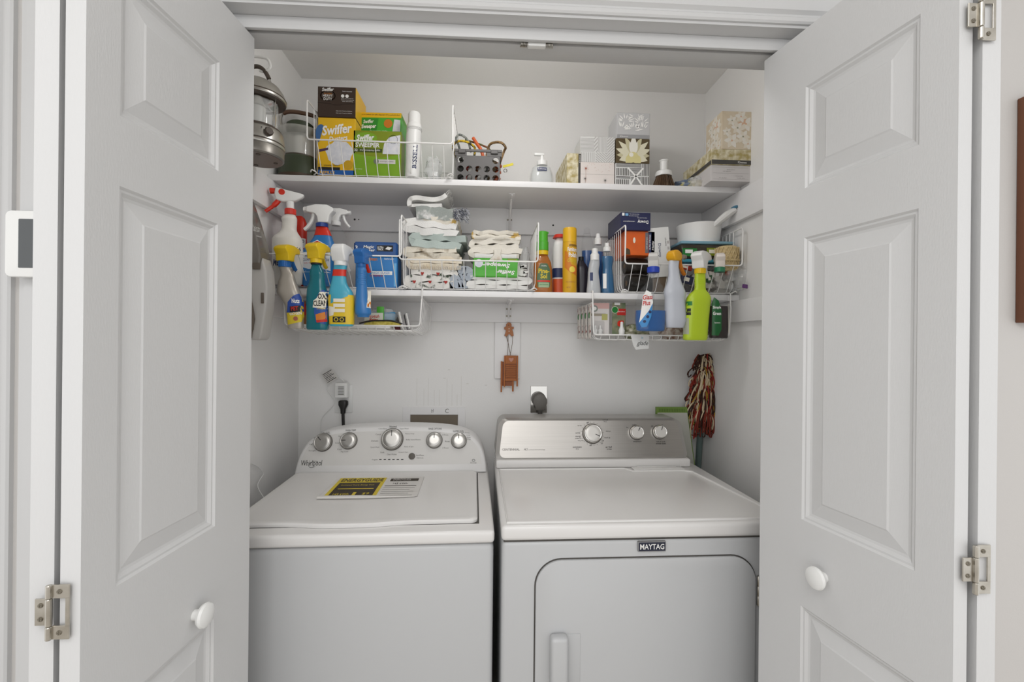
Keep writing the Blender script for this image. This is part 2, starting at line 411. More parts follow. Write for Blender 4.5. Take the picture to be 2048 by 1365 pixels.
# ------------------------------------------------------------------ washing machine
M_enamel = mat('white_enamel_darkened', '#bfc0c1', 0.28, spec=0.5)  # machine fronts, darkened in the colour to offset the stronger frontal light
M_enamelw = mat('white_enamel_lightened', '#e2e0de', 0.22)  # same enamel on the tops, extra brightness put into the colour
M_conw = mat('washer_console_plastic', '#e2e1e0', 0.4)
M_panel = mat('washer_panel_grey', '#d2d0cd', 0.45)
M_steel = mat('brushed_steel', '#c3bfba', 0.34, 1.0, var=(30, 0.5), col2='#b3afaa', sx=(0.15, 1, 12), bump=(120, 0.05))
M_steel2 = mat('knob_steel', '#b9b7b3', 0.3, 0.9, var=(30, 0.5), col2='#a5a29e')
M_chr = mat('chrome', '#d8d6d2', 0.12, 1.0)
M_seam = mat('seam_dark_grey', '#4b4844', 0.7)  # dark grey for the lid, deck and door gaps
def pxl(px, d): return at(px, 683, d).x
WW = 0.680; WX = -0.327
wash = thing('washing_machine', 'white top-load washing machine with a curved grey control console', 'washing machine', (WX, 1.49, 0.0), math.radians(1.6))
YW0, YWC, YW1 = -0.345, 0.168, 0.32      # front, console foot, back (local y)
ZW = 0.898
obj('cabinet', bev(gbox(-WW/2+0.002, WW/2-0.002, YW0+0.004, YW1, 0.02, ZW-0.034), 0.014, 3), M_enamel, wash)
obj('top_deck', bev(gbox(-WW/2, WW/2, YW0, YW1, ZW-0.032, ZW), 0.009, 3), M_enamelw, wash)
obj('foot_base', gbox(-WW/2+0.03, WW/2-0.03, YW0+0.03, YW1-0.02, 0, 0.021), M_black, wash)
LX0, LX1, LY0, LY1 = -WW/2+0.018, WW/2-0.042, YW0+0.05, YWC-0.008
obj('lid_gap', gbox(LX0-0.003, LX1+0.004, LY0-0.002, LY1+0.002, ZW, ZW+0.0006), M_seam, wash)
def lid_geo():
    r = rrect(LX0, LX1, LY0, LY1, 0.02, 5)
    bulge = lambda x, y: y-0.012*math.exp(-((x+0.02)/0.09)**4) if y < LY0+0.03 and abs(x) < 0.2 else y
    pts = []
    for i, (x, y) in enumerate(r):
        pts.append((x, y))
    front = [(LX0+0.02+(LX1-LX0-0.04)*k/24, LY0) for k in range(25)]
    front = [(x, y-0.014/(1+math.exp((abs(x+0.03)-0.10)/0.018))) for x, y in front]
    poly = front[1:-1]+pts[0:]
    # order: front edge left to right, then corner lower right, upper right, upper left, lower left
    n = len(poly); g = G()
    def ring(ins, z):
        cx, cy = (LX0+LX1)/2, (LY0+LY1)/2
        return [(cx+(x-cx)*(1-ins/((LX1-LX0)/2)), cy+(y-cy)*(1-ins/((LY1-LY0)/2)), z) for x, y in poly]
    v = ring(0, ZW+0.0007)+ring(0, ZW+0.007)+ring(0.003, ZW+0.0105)+ring(0.008, ZW+0.0115)+ring(0.02, ZW+0.0105)
    f = []
    for i in range(4):
        for k in range(n): f.append((i*n+k, i*n+(k+1) % n, (i+1)*n+(k+1) % n, (i+1)*n+k))
    f.append(tuple(4*n+k for k in range(n)))
    return g.add(v, f)
obj('lid', lid_geo(), M_enamelw, wash)
# console: arched front outline leaning back
CONW = WW/2-0.007
def arch(w, h, foot, lift=0.0, sh=1.0):
    pts = [(-w, foot), (w, foot)]
    side = [(w*0.996, foot+0.02), (w*0.975, foot+(h-foot)*0.36), (w*0.93, foot+(h-foot)*0.58), (w*0.855, foot+(h-foot)*0.76), (w*0.72, foot+(h-foot)*0.89), (w*0.5, foot+(h-foot)*0.965), (w*0.25, foot+(h-foot)*0.992), (0, h)]
    right = smooth_path([(a, 0, b) for a, b in [(w, foot)]+side], 4)
    R = [(p.x, p.z) for p in right]
    return [(-w, foot)]+R+[(-a, b) for a, b in reversed(R[1:-1])]
CH = 0.156
lean = lambda z: YWC+0.36*z
def console_geo():
    a = arch(CONW, CH, 0.0); n = len(a); v = []
    b = arch(CONW-0.006, CH-0.006, 0.002)
    for ring, off in ((b, -0.001), (a, 0.006)):
        v += [(x, lean(z)+off, ZW+0.001+z) for x, z in ring]
    v += [(x, YW1+0.01-(0.02 if z > 0.1 else 0), ZW+0.001+z) for x, z in a]
    f = [tuple(range(n)), tuple(range(3*n-1, 2*n-1, -1))]
    for i in range(2):
        for k in range(n): f.append((i*n+k, (i+1)*n+k, (i+1)*n+(k+1) % n, i*n+(k+1) % n))
    return G().add(v, f)
obj('console', console_geo(), M_conw, wash, smooth=0.9)
def onlean(x, z, off): return (x, lean(z)-0.0012-off, ZW+0.001+z)
pa = arch(CONW-0.018, CH-0.016, 0.028)
obj('control_panel', G().add([onlean(x, z, 0.0) for x, z in pa], [tuple(range(len(pa)))]), M_panel, wash, smooth=None)
LT = math.atan(0.36)
# panel coordinates from the photograph: px -> local x ; py -> z on the console
def wc(px, py):
    d = 1.49+YWC+0.02
    p = at(px, py, d); z = p.z-ZW
    for _ in range(3):
        d = 1.49+lean(max(z, 0))+(p.x-WX)*math.sin(math.radians(1.6)); p = at(px, py, d); z = p.z-ZW-0.001
    return (p.x-WX), z
def knob(parent, x, z, r, h, face, ang=0.0, m=None, mark=None, tilt=LT, base=None, on=onlean):
    g = lathe([(r*1.04, 0), (r*1.06, h*0.5), (r*1.04, h*0.75), (r*0.97, h*0.96), (r*0.9, h), (r*0.86, h*0.97)], 32)
    M = Matrix.Rotation(PI/2-tilt, 4, 'X')
    k = obj('knob', g.xf(M), m or M_steel2, parent, loc=on(x, z, 0))
    obj('knob_face', lathe([(r*0.86, h*0.965), (r*0.84, h*0.985), (r*0.5, h*0.99)], 28).xf(M), face, k)
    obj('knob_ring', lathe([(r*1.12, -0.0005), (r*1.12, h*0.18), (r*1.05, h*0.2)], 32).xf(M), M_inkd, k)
    mk = G().add([(-0.0012, r*0.25, h), (0.0012, r*0.25, h), (0.0012, r*0.84, h), (-0.0012, r*0.84, h)], [(0, 1, 2, 3)])
    mk.xf(M @ Matrix.Rotation(ang, 4, 'Z')); obj('pointer', mk.mp(lambda a, b, c: (a, b-0.0004, c+0.0001)), mark or M_ink, k, smooth=None)
    return k
M_inkd = mat('knob_ring_grey', '#5a554f', 0.5)  # dark grey of the knob rings and start button
for px, py, rp, ang in ((650, 885, 16, 0.75), (701, 882, 15, 1.57), (788, 879, 19.5, 0.0), (872, 881, 14.5, 0.0), (921, 882, 14, 0.0)):
    x, z = wc(px, py); knob(wash, x, z, rp*1.70/930, 0.017 if rp < 19 else 0.022, M_steel2, ang)
x, z = wc(827, 913)
obj('start_button', lathe([(0.0115, 0), (0.0115, 0.003), (0.009, 0.004)], 20).xf(Matrix.Rotation(PI/2-LT, 4, 'X')), M_inkd, wash, loc=onlean(x, z, 0))
for k in range(6):
    x, z = wc(764+k*8.7, 919.5)
    obj('indicator_light', G().join(rbox(-0.0042, 0.0042, -0.001, 0, -0.0016, 0.0016, 0.0004, 1)), M_ink, wash, loc=onlean(x, z, 0), rot=(-LT, 0, 0))
def wt(s, px, py, wpx, hpx, m=M_inkg, **k):
    x, z = wc(px, py); txt(s, x, z, 0, m, wash, w=wpx*1.70/930, h=hpx*1.70/930*1.06, fn=lambda a, c: onlean(a, c, 0.0006), **k)
wt('Whirlpool', 626, 928, 39, 12, M_ink)
for s, px, py, wp in (('SOIL LEVEL', 655, 866, 17), ('WASH TEMP', 705, 861, 20), ('Normal', 790, 853.5, 14), ('RINSE OPTIONS', 874, 858, 26), ('WATER LEVEL', 920, 863, 22)):
    wt(s, px, py, wp, 3.2, M_ink)
for s, px, py, wp in (('Heavy', 648, 871, 10), ('Med', 635, 876, 7), ('Light', 627, 889, 9), ('Ex Light', 628, 902, 13), ('Hot', 700, 868, 6), ('Warm', 684, 873, 8), ('Cool', 678, 886, 8), ('Cold', 682, 899, 8), ('Tap Cold', 692, 904, 14),
    ('Colors/Deep', 769, 858, 16), ('Super Wash', 812, 858, 17), ('Casual', 760, 869, 10), ('Heavy Duty', 823, 868, 18), ('Delicate', 753, 882, 13), ('Bulky Items/Sheets', 830, 880, 28), ('Quick Wash', 753, 895, 17), ('Rinse & Spin', 821, 894, 18), ('Soak', 768, 905, 8), ('Drain & Spin', 810, 905, 18), ('Clean Washer', 787, 909, 19),
    ('Fabric', 880, 866, 10), ('2 Rinses', 894, 870, 12), ('Rinse', 898, 883, 9), ('2 Rinses', 894, 896, 12), ('Auto Sensing', 934, 866, 16), ('Deep', 940, 871, 7), ('Water', 941, 875, 8), ('Wash', 941, 879, 7), ('Progress', 753, 920, 11), ('Start/Pause', 843, 911, 15), ('Hold 3 sec', 843, 916, 13), ('Energy', 950, 926, 12)):
    wt(s, px, py, wp, 2.6)
x, z = wc(630, 929)
sw = tube([(x+0.012*math.cos(t)*1.25, 0, z+0.0095*math.sin(t)+0.004*math.cos(t)) for t in [0.3+4.9*k/24 for k in range(25)]], 0.0006, 4)
obj('logo_swoosh', sw.mp(lambda a, b, c: onlean(a, c, 0.0008)), M_ink, wash)
x, z = wc(950, 921)
obj('energy_mark', tube([(x+0.005*math.cos(t), 0, z+0.0035*math.sin(t)) for t in [2*PI*k/16 for k in range(16)]], 0.0006, 4, True).mp(lambda a, b, c: onlean(a, c, 0.0008)), M_ink, wash)
# energy label lying on the lid
M_yel = mat('energy_yellow', '#d8c02f', 0.55); M_brn = mat('energy_brown', '#2e210d', 0.55); M_paper = mat('paper', '#d9d6d2', 0.7)
E0 = (-0.117, 0.055)
en = thing('energy_label', 'yellow and black energy guide sheet lying on the washing machine lid', 'paper label', (-0.346, 1.472, ZW+0.0122), math.radians(1.6))
en.scale = (1.13, 1.9, 1.0)
obj('sheet', bev(gbox(-0.125, 0.125, -0.05, 0.052, 0, 0.0006), 0.0002, 1), M_paper, en)
obj('curled_edge', tube([(-0.125, -0.053, 0.003), (-0.02, -0.055, 0.004), (0.08, -0.053, 0.002), (0.12, -0.051, 0.001)], [0.0045, 0.0045, 0.0025, 0.001], 8), M_paper, en)
def flat(x0, x1, y0, y1, m, nm, z=0.0009): obj(nm, G().add([(x0,y0,z),(x1,y0,z),(x1,y1,z),(x0,y1,z)], [(0,1,2,3)]), m, en, smooth=None)
flat(-0.115, 0.018, -0.048, 0.05, M_yel, 'yellow_panel'); flat(-0.105, 0.008, -0.046, 0.022, M_brn, 'black_panel', 0.0012)
TOP = lambda a, c: (a, c, 0.0016)
txt('ENERGYGUIDE', -0.047, 0.036, 0, M_brn, en, w=0.118, h=0.017, bold=0.02, fn=TOP)
txt('145 kWh', -0.075, -0.037, 0, M_yel, en, w=0.04, h=0.010, fn=TOP); txt('$9', -0.012, -0.036, 0, M_yel, en, w=0.018, h=0.011, fn=TOP)
flat(-0.095, 0.0, -0.012, -0.009, M_yel, 'scale_bar', 0.0015); flat(-0.046, -0.038, -0.046, -0.028, M_yel, 'divider', 0.0015)
txt('Estimated Yearly Energy Cost', -0.05, 0.008, 0, M_yel, en, w=0.09, h=0.007, fn=TOP)
flat(0.032, 0.112, 0.028, 0.043, M_brn, 'dark_header'); txt('ENERGYGUIDE', 0.065, 0.0355, 0, M_paper, en, w=0.05, h=0.009, fn=TOP)
txt('145 kWh', 0.065, 0.014, 0, M_ink, en, w=0.04, h=0.009, fn=TOP); flat(0.025, 0.112, 0.001, 0.004, M_brn, 'rule')
for k in range(5): flat(0.025, 0.11-0.012*(k % 2), -0.009-0.009*k, -0.0075-0.009*k, M_inkg, 'text_line')
# ------------------------------------------------------------------ dryer
DW = 0.747; DX = 0.4066; DR = math.radians(0.9)
dry = thing('clothes_dryer', 'white front-load clothes dryer with a brushed steel control panel', 'dryer', (DX, 1.49, 0), DR)
YD0, YDC, YD1, ZD = -0.352, 0.165, 0.33, 0.918
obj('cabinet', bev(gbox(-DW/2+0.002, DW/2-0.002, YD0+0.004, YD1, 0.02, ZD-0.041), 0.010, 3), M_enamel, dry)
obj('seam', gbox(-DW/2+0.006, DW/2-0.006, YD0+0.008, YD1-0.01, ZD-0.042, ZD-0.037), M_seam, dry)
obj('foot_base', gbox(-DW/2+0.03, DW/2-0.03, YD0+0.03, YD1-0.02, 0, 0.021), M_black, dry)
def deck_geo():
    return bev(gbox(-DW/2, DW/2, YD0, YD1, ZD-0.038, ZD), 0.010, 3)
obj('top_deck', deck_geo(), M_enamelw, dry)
# raised rim of the top, stepping round the lint door
rim = [(-DW/2+0.016, YD0+0.02), (-DW/2+0.016, YDC-0.02), (0.085, YDC-0.02), (0.105, YDC-0.055), (0.29, YDC-0.055), (0.315, YDC-0.07), (DW/2-0.016, YD0+0.06), (DW/2-0.016, YD0+0.02)]
obj('top_rim', tube([(a, b, ZD-0.0005) for a, b in rim], 0.0045, 8, True), M_enamelw, dry)
obj('lint_door', rbox(0.115, 0.30, YDC-0.045, YDC-0.008, ZD, ZD+0.004, 0.002).join(rbox(0.135, 0.28, YDC-0.018, YDC-0.010, ZD+0.004, ZD+0.006, 0.001)), M_enamelw, dry)
dl = lambda z: YDC+0.30*z
CD = 0.168
def dcon(w0, w1, z0, z1, r, off, back=None):
    n = 8; p = []
    rr = rrect(-1, 1, 0, 1, 0.0001, 1)
    poly = rrect(-0.5, 0.5, z0, z1, r, n)
    out = []
    for x, z in poly:
        t = (z-z0)/(z1-z0); hw = w0+(w1-w0)*t
        xx = x/0.5
        # keep corner radius in metres
        ex = (abs(x)-0.5)  # <=0 inside corner arcs
        out.append((math.copysign(hw+ex, x), z))
    return out
XS = -0.020
outer = dcon(DW/2-0.020, DW/2-0.034, 0.022, CD, 0.028, 0)
inner = dcon(DW/2-0.034, DW/2-0.050, 0.036, CD-0.006, 0.022, 0)
def ring3(poly, fn): return [fn(x+XS, z) for x, z in poly]
n = len(outer)
v = ring3(inner, lambda x, z: (x, dl(z)-0.010, ZD+z))+ring3(outer, lambda x, z: (x, dl(z)-0.004, ZD+z))+ring3(outer, lambda x, z: (x, dl(z)+0.02, ZD+z))+ring3(outer, lambda x, z: (x, YD1-0.01, ZD+z))
f = [tuple(range(3*n, 4*n))]
for i in range(3):
    for k in range(n): f.append((i*n+k, (i+1)*n+k, (i+1)*n+(k+1) % n, i*n+(k+1) % n))
obj('console', G().add(v, f), mat('console_rim_grey', '#b4b1ad', 0.35, 0.7), dry, smooth=0.7)
obj('console_foot', bev(gbox(-DW/2+0.004, DW/2-0.036, YDC-0.008, YD1-0.02, ZD+0.0005, ZD+0.03), 0.006, 2).join(gbox(-DW/2+0.04, -DW/2+0.041, YDC-0.0085, YDC, ZD+0.003, ZD+0.025)).join(gbox(DW/2-0.075, DW/2-0.074, YDC-0.0085, YDC, ZD+0.003, ZD+0.025)), M_enamelw, dry)
obj('control_panel', G().add(ring3(inner, lambda x, z: (x, dl(z)-0.0103, ZD+z)), [tuple(range(n))]), M_steel, dry, smooth=None)
def ond(x, z, off): return (x, dl(z)-0.0105-off, ZD+z)
def dc(px, py):
    d = 1.49+YDC+0.02; p = at(px, py, d); z = p.z-ZD
    for _ in range(3):
        d = 1.49+dl(max(z, 0))-0.0105+(p.x-DX)*math.sin(DR); p = at(px, py, d); z = p.z-ZD
    return p.x-DX, z
DT = math.atan(0.30)
M_kface = mat('knob_face_light', '#dddad5', 0.35, 0.3)
for px, py, rp, ang in ((1186, 868, 18, -2.0), (1274, 866, 13, -0.5), (1320, 865, 13, -0.35)):
    x, z = dc(px, py); knob(dry, x, z, rp*1.70/930, 0.02, M_kface, ang, m=M_chr, tilt=DT, on=ond)
def dt(s, px, py, wpx, hpx, m=M_ink, **k):
    x, z = dc(px, py); txt(s, x, z, 0, m, dry, w=wpx*1.70/930, h=hpx*1.70/930*1.05, fn=lambda a, c: ond(a, c, 0.0008), **k)
dt('CENTENNIAL', 1023.5, 899.5, 34, 3.8); dt('MCT', 1053.5, 899.5, 7, 3.4); dt('commercial technology', 1075, 900, 33, 2.2, M_inkg)
for s, px, py, wp in (('timed', 1212, 840, 11), ('dry', 1212, 844, 6), ('automatic', 1156, 894.5, 18), ('dry', 1156, 898.5, 6), ('air fluff', 1219, 894.5, 13), ('no heat', 1220, 898.5, 10), ('off', 1177, 845.5, 5), ('off', 1183, 891, 5), ('off', 1207, 882, 5), ('temperature', 1276, 884, 17), ('end of cycle', 1323, 884, 18), ('wrinkle shield', 1323, 887.5, 20), ('less dry', 1161, 852, 8), ('normal', 1157, 866, 9), ('energy', 1158, 874, 11), ('preferred', 1158, 877.5, 12), ('very dry', 1163, 882, 12), ('damp', 1218, 863, 10), ('touch up', 1216, 876, 12), ('20', 1205, 887, 4), ('medium', 1270, 850, 9), ('low', 1256, 855, 4), ('high', 1284, 855, 5), ('on', 1306, 853, 4), ('off', 1325, 851, 4)):
    dt(s, px, py, wp, 2.8)
x0, z0 = dc(1186, 868)
for k in range(20):
    a = 2*PI*k/20+0.1; r0 = 0.0385
    g = G().add([(x0+math.cos(a)*r0+math.sin(a)*s*0.0006, 0, z0+math.sin(a)*r0-math.cos(a)*s*0.0006) for s in (-1, 1)]+[(x0+math.cos(a)*(r0+0.0035)+math.sin(a)*s*0.0006, 0, z0+math.sin(a)*(r0+0.0035)-math.cos(a)*s*0.0006) for s in (1, -1)], [(0, 1, 2, 3)])
    obj('dial_tick', g.mp(lambda a_, b_, c_: ond(a_, c_, 0.0006)), M_inkg, dry, smooth=None)
# front door, handle, hinge, badge
def df(px, py):
    p = at(px, py, 1.49+YD0); d = 1.49+YD0+(p.x-DX)*math.sin(DR); p = at(px, py, d); return p.x-DX, p.z
dx0, _ = df(1066, 1250); dx1, dz1 = df(1507, 1110); _, dzl = df(1120, 1123)
dz1 = (dz1+dzl)/2
obj('door_gap', prism(rrect(dx0-0.003, dx1+0.003, 0.24, dz1+0.003, 0.067, 10), YD0+0.0030, YD0+0.006), M_seam, dry)
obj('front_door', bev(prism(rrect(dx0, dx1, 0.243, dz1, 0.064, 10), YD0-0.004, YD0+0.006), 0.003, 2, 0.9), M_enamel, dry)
hx0, hz1 = df(1094, 1263); hx1, _ = df(1128, 1300)
hd = bev(gbox(hx0, hx1, YD0-0.034, YD0-0.003, hz1-0.17, hz1), 0.009, 3)
obj('door_handle', hd, M_enamel, dry)
obj('handle_recess', bev(gbox(hx1-0.002, hx1+0.034, YD0-0.006, YD0-0.003, hz1-0.165, hz1-0.006), 0.0014, 2), M_enamel, dry)
gx, gz = df(1512, 1182)
hg = G()
for k in range(3): hg.join(lathe([(0.0035, -0.037+k*0.025), (0.0042, -0.036+k*0.025), (0.0042, -0.0135+k*0.025), (0.0035, -0.0125+k*0.025)], 10))
obj('door_hinge', hg, M_chrome, dry, loc=(gx, YD0-0.002, gz))
mx, mz = df(1299, 1093)
bd = obj('badge', rbox(mx-0.0355, mx+0.0355, YD0-0.003, YD0+0.004, mz-0.0125, mz+0.0125, 0.001, 1), mat('badge_silver', '#9b9b9c', 0.35, 0.6), dry)
obj('badge_face', gbox(mx-0.0335, mx+0.0335, YD0-0.0036, YD0-0.003, mz-0.0105, mz+0.0105), mat('badge_navy', '#1b2034', 0.4), bd)
txt('MAYTAG', mx, mz, YD0-0.004, M_pw, bd, w=0.061, h=0.0135, bold=0.01)
# ------------------------------------------------------------------ wire baskets
def basket(label, x0, x1, yf, yr, zf, H, hf, inset=0.035, hook=None, tilt=0.0, n_u=12, n_l=9, flare=0.0):
    cx = (x0+x1)/2; W = x1-x0; D = yr-yf; h = W/2
    o = thing('wire_basket', label, 'basket', (cx, yf, zf), group='white wire under-shelf baskets', rot=(tilt, 0, 0))
    rim = [(-h, 0, hf), (h, 0, hf), (h+flare, -0.004, H), (h+flare, D, H), (h, D, hf), (-h, D, hf), (-h-flare, D, H), (-h-flare, -0.004, H)]
    def rnd(path, closed=True, r=0.012):
        out = []; m = len(path)
        for i in range(m):
            a, b, c = Vector(path[i-1]), Vector(path[i]), Vector(path[(i+1) % m])
            if not closed and i in (0, m-1): out.append(b); continue
            u = (a-b); v = (c-b); ru = min(r, u.length*0.4); rv = min(r, v.length*0.4)
            p, q = b+u.normalized()*ru, b+v.normalized()*rv
            for t in (0, 0.33, 0.67, 1): out.append((1-t)**2*p+2*t*(1-t)*b+t*t*q)
        return out
    obj('rim', tube(rnd(rim), 0.0027, 7, True), M_wire, o)
    b = h-0.012
    cross = tube(rnd([(0, 0.002, hf), (0, inset, 0.0026), (0, D-0.01, 0.0026), (0, D, hf)], False, 0.02), 0.0015, 5)
    wo = None
    for k in range(n_u):
        x = -b+2*b*(k+0.5)/n_u
        if wo is None: wo = obj('cross_wire', cross, M_wire, o, loc=(x, 0, 0))
        else:
            c = wo.copy(); COL.objects.link(c); c.parent = o; c.location = (x, 0, 0)
    lo = None
    long_ = tube(rnd([(-h-flare, 0, H), (-h+0.004, 0, 0.0058), (h-0.004, 0, 0.0058), (h+flare, 0, H)], False, 0.025), 0.0014, 5)
    for k in range(n_l):
        y = inset+0.004+(D-inset-0.012)*k/(n_l-1)
        if lo is None: lo = obj('side_wire', long_, M_wire, o, loc=(0, y, 0))
        else:
            c = lo.copy(); COL.objects.link(c); c.parent = o; c.location = (0, y, 0)
    if hook is not None:
        for s in (-1, 1):
            p = [(s*(h+flare), 0.0, H), (s*(h+flare), 0.0, hook), (s*(h+flare), 0.07, hook), (s*(h+flare-0.012), 0.10, hook), (s*(h+flare-0.02), 0.07, hook)]
            obj('hook_arm', tube(rnd(p, False, 0.008), 0.0026, 6), M_wire, o)
    else:
        for s in (-1, 1):
            p = [(s*(h-0.004), inset, 0.004), (s*(h-0.02), inset-0.022, 0.004), (s*(h-0.008), inset-0.03, 0.010), (s*(h-0.0), inset-0.02, 0.006)]
            obj('foot_loop', tube(smooth_path(p, 4), 0.0022, 6), M_wire, o)
    return o
yb = 1.875
basket('white wire basket on the upper shelf holding the duster and sweeper refill boxes', at(614,284,1.6).x, at(905,297,1.6).x, 1.60, yb, S1+0.0005, 0.236, 0.103, 0.055)
basket('white wire basket on the lower shelf holding the red-trigger spray bottle and blue sponge boxes', -0.7705, at(803,515,1.57).x, 1.565, yb, S2+0.0005, 0.240, 0.102, 0.09)
basket('white wire basket on the lower shelf holding the two stacks of folded towels', at(797,515,1.6).x+0.003, at(1076,524,1.6).x, 1.60, yb, S2+0.0005, 0.234, 0.098, 0.055)
basket('white wire basket on the lower shelf holding the twine and white pan', at(1250,525,1.6).x, 0.8965, 1.60, yb, S2+0.0005, 0.232, 0.098, 0.055)
basket('white wire basket hung under the lower shelf at the left holding sponges', at(566,650,1.62).x, at(838,655,1.62).x, 1.635, 1.90, 1.3985, 0.118, 0.020, 0.012, hook=0.1525, tilt=-0.055, n_u=14, n_l=8, flare=0.006)
basket('white wire basket hung under the lower shelf at the right holding air freshener packs', at(1188,672,1.63).x, at(1462,676,1.63).x-0.004, 1.636, 1.90, 1.3735, 0.135, 0.022, 0.012, hook=0.178, n_u=15, n_l=9, flare=0.004)

# ------------------------------------------------------------------ printed cartons
def carton(name, label, cat, xl, xr, yt, d, z0, depth, m, group=None, rz=0.0, bevr=0.0012, yl=None):
    a = at(xl, yt, d); b = at(xr, yt, d); h = (a.z+b.z)/2-z0; W = b.x-a.x
    o = thing(name, label, cat, ((a.x+b.x)/2, d, z0+0.0003), rz, group)
    obj('box', rbox(-W/2, W/2, 0, depth, 0, h, bevr, 1), m, o)
    return o, W, h
Y0 = -0.0005
FL1 = S1+0.0080; FL2 = S2+0.0080      # basket floors
M_syel = mat('carton_yellow', '#e9b91c', 0.45); M_sgrn = mat('carton_green', '#7aa61f', 0.45); M_sgrn2 = mat('carton_bright_green', '#4fae33', 0.45)
M_sbrown = mat('carton_brown', '#3a2a20', 0.45); M_sblue = mat('carton_blue', '#1a5ca8', 0.45); M_olive = mat('carton_olive', '#7f8f1c', 0.45)
M_orange = mat('print_orange', '#d07a1e', 0.5); M_red = mat('print_red', '#c3271f', 0.5)
M_puff = mat('print_puff', '#e6e6ea', 0.6, var=(60, 0.2), col2='#cfd2dc')
def S(px, d): return px*d/930.0
o, W, h = carton('duster_refill_box', 'yellow duster refill box with white and blue lettering in the upper wire basket', 'box', 636, 711, 236, 1.672, FL1, 0.10, M_syel)
hd = h
patch(-W/2+0.002, W/2-0.002, 0.001, 0.02, Y0, M_sblue, o); patch(-W/2+0.002, W*0.1, 0.02, 0.03, Y0, M_ink, o, name='printed_band')
patch(0, 0, 0, 0, Y0, M_puff, o, shape=[(W*0.08+W*0.36*math.cos(t)*(1+0.08*math.sin(5*t)), h*0.40+h*0.21*math.sin(t)*(1+0.08*math.cos(7*t))) for t in [2*PI*k/40 for k in range(40)]], name='printed_picture')
patch(0, 0, 0, 0, Y0-0.0003, mat('print_purple', '#4b2f55', 0.5), o, shape=[(-W*0.46, h*0.40), (-W*0.22, h*0.44), (-W*0.22, h*0.48), (-W*0.46, h*0.45)], name='printed_handle')
patch(0, 0, 0, 0, Y0, mat('print_blue_swirl', '#3f6aa0', 0.5), o, shape=[(-W*0.42+W*0.14*math.cos(t), h*0.72+h*0.16*math.sin(t)) for t in [1+3.4*k/14 for k in range(15)]], name='printed_swirl')
txt('Swiffer', 0.001, h*0.80, Y0-0.0005, M_pw, o, w=W*0.82, h=h*0.17, shear=0.25, bold=0.03, ang=0.14)
txt('Dusters', 0.006, h*0.645, Y0-0.0005, M_pw, o, w=W*0.5, h=h*0.09, shear=0.25, bold=0.02, ang=0.14)
txt('REFILLS', -W*0.24, 0.011, Y0-0.0006, M_syel, o, w=W*0.4, h=0.010, shear=0.1, bold=0.02)
txt('10', -W*0.43, 0.037, Y0-0.0006, M_ink, o, h=0.009); txt('unscented dusters', -W*0.12, 0.037, Y0-0.0006, M_ink, o, w=W*0.42, h=0.006)
patch(0, 0, 0, 0, Y0-0.0004, mat('print_dark_yellow', '#caa01a', 0.5), o, shape=disc(W*0.32, h*0.19, 0.017), name='printed_seal')
o, W, h = carton('heavy_duty_box', 'dark brown heavy duty duster carton stacked on the yellow duster box', 'box', 635.5, 711.5, 174, 1.668, FL1+hd+0.0008, 0.135, M_sbrown)
obj('side_panel', gbox(W/2, W/2+0.0006, 0.001, 0.134, 0.001, h-0.001), M_syel, o)
txt('Swiffer', -W*0.23, h*0.90, Y0-0.0005, M_pw, o, w=W*0.32, h=h*0.12, shear=0.25, bold=0.03, ang=0.05)
ring_ = [( -W*0.23+W*0.19*math.cos(t), h*0.70+h*0.17*math.sin(t)) for t in [2*PI*k/30 for k in range(30)]]
obj('printed_ring', tube([(a, Y0-0.0002, c) for a, c in ring_], 0.0012, 4, True).mp(lambda a, b, c: (a, Y0-0.0002, c)), M_orange, o)
txt('DUSTERS', -W*0.23, h*0.76, Y0-0.0005, M_orange, o, w=W*0.2, h=h*0.045); txt('HEAVY\nDUTY', -W*0.23, h*0.64, Y0-0.0005, M_pw, o, w=W*0.26, h=h*0.20, bold=0.01)
for k in (0, 1): patch(0, 0, 0, 0, Y0-0.0004, M_pw, o, shape=disc(W*(0.16+0.115*k), h*0.70, W*0.045), name='printed_icon')
for k, (a, b) in enumerate(((W*0.12, W*0.44), (W*0.12, W*0.46), (W*0.15, W*0.43))): txt('dust everything', (a+b)/2, h*(0.62-0.05*k), Y0-0.0004, M_pw, o, w=b-a, h=h*0.03)
txt('Lost mousse', W*0.28, h*0.86, Y0-0.0004, M_pw, o, w=W*0.25, h=h*0.04)
for k in range(2): txt('keep out of reach of children', W*0.2, h*(0.2-0.07*k), Y0-0.0004, M_pw, o, w=W*0.42, h=h*0.035)
obj('tuck_flap', tube([(-W/2, Y0, h*0.46), (-W*0.14, Y0, h*0.44), (-W*0.10, Y0, h*0.40), (W*0.10, Y0, h*0.40), (W*0.14, Y0, h*0.44), (W/2, Y0, h*0.46)], 0.0005, 4), M_ink, o)
# sweeper boxes (front one in front of a taller one)
o, W, h = carton('sweeper_refill_box', 'tall green and yellow sweeper box standing behind the other sweeper box', 'box', 715, 803, 226, 1.745, FL1, 0.10, M_sgrn2, rz=-0.03)
obj('printed_top_band', gbox(-W/2, W/2, Y0-0.0001, 0.0995, h-0.018, h+0.0004), M_syel, o)
patch(0, 0, 0, 0, Y0-0.0003, mat('carton_dark_green', '#2f8f2d', 0.45), o, shape=[(-W/2, h*0.60), (-W*0.1, h*0.62), (-W*0.02, h*0.92), (-W/2, h*0.92)], name='printed_field')
txt('Swiffer', -W*0.25, h*0.875, Y0-0.0006, M_pw, o, w=W*0.24, h=h*0.05, shear=0.25, bold=0.02, ang=0.06); txt('Sweeper', -W*0.24, h*0.80, Y0-0.0006, M_pw, o, w=W*0.34, h=h*0.075, shear=0.25, bold=0.03, ang=0.06)
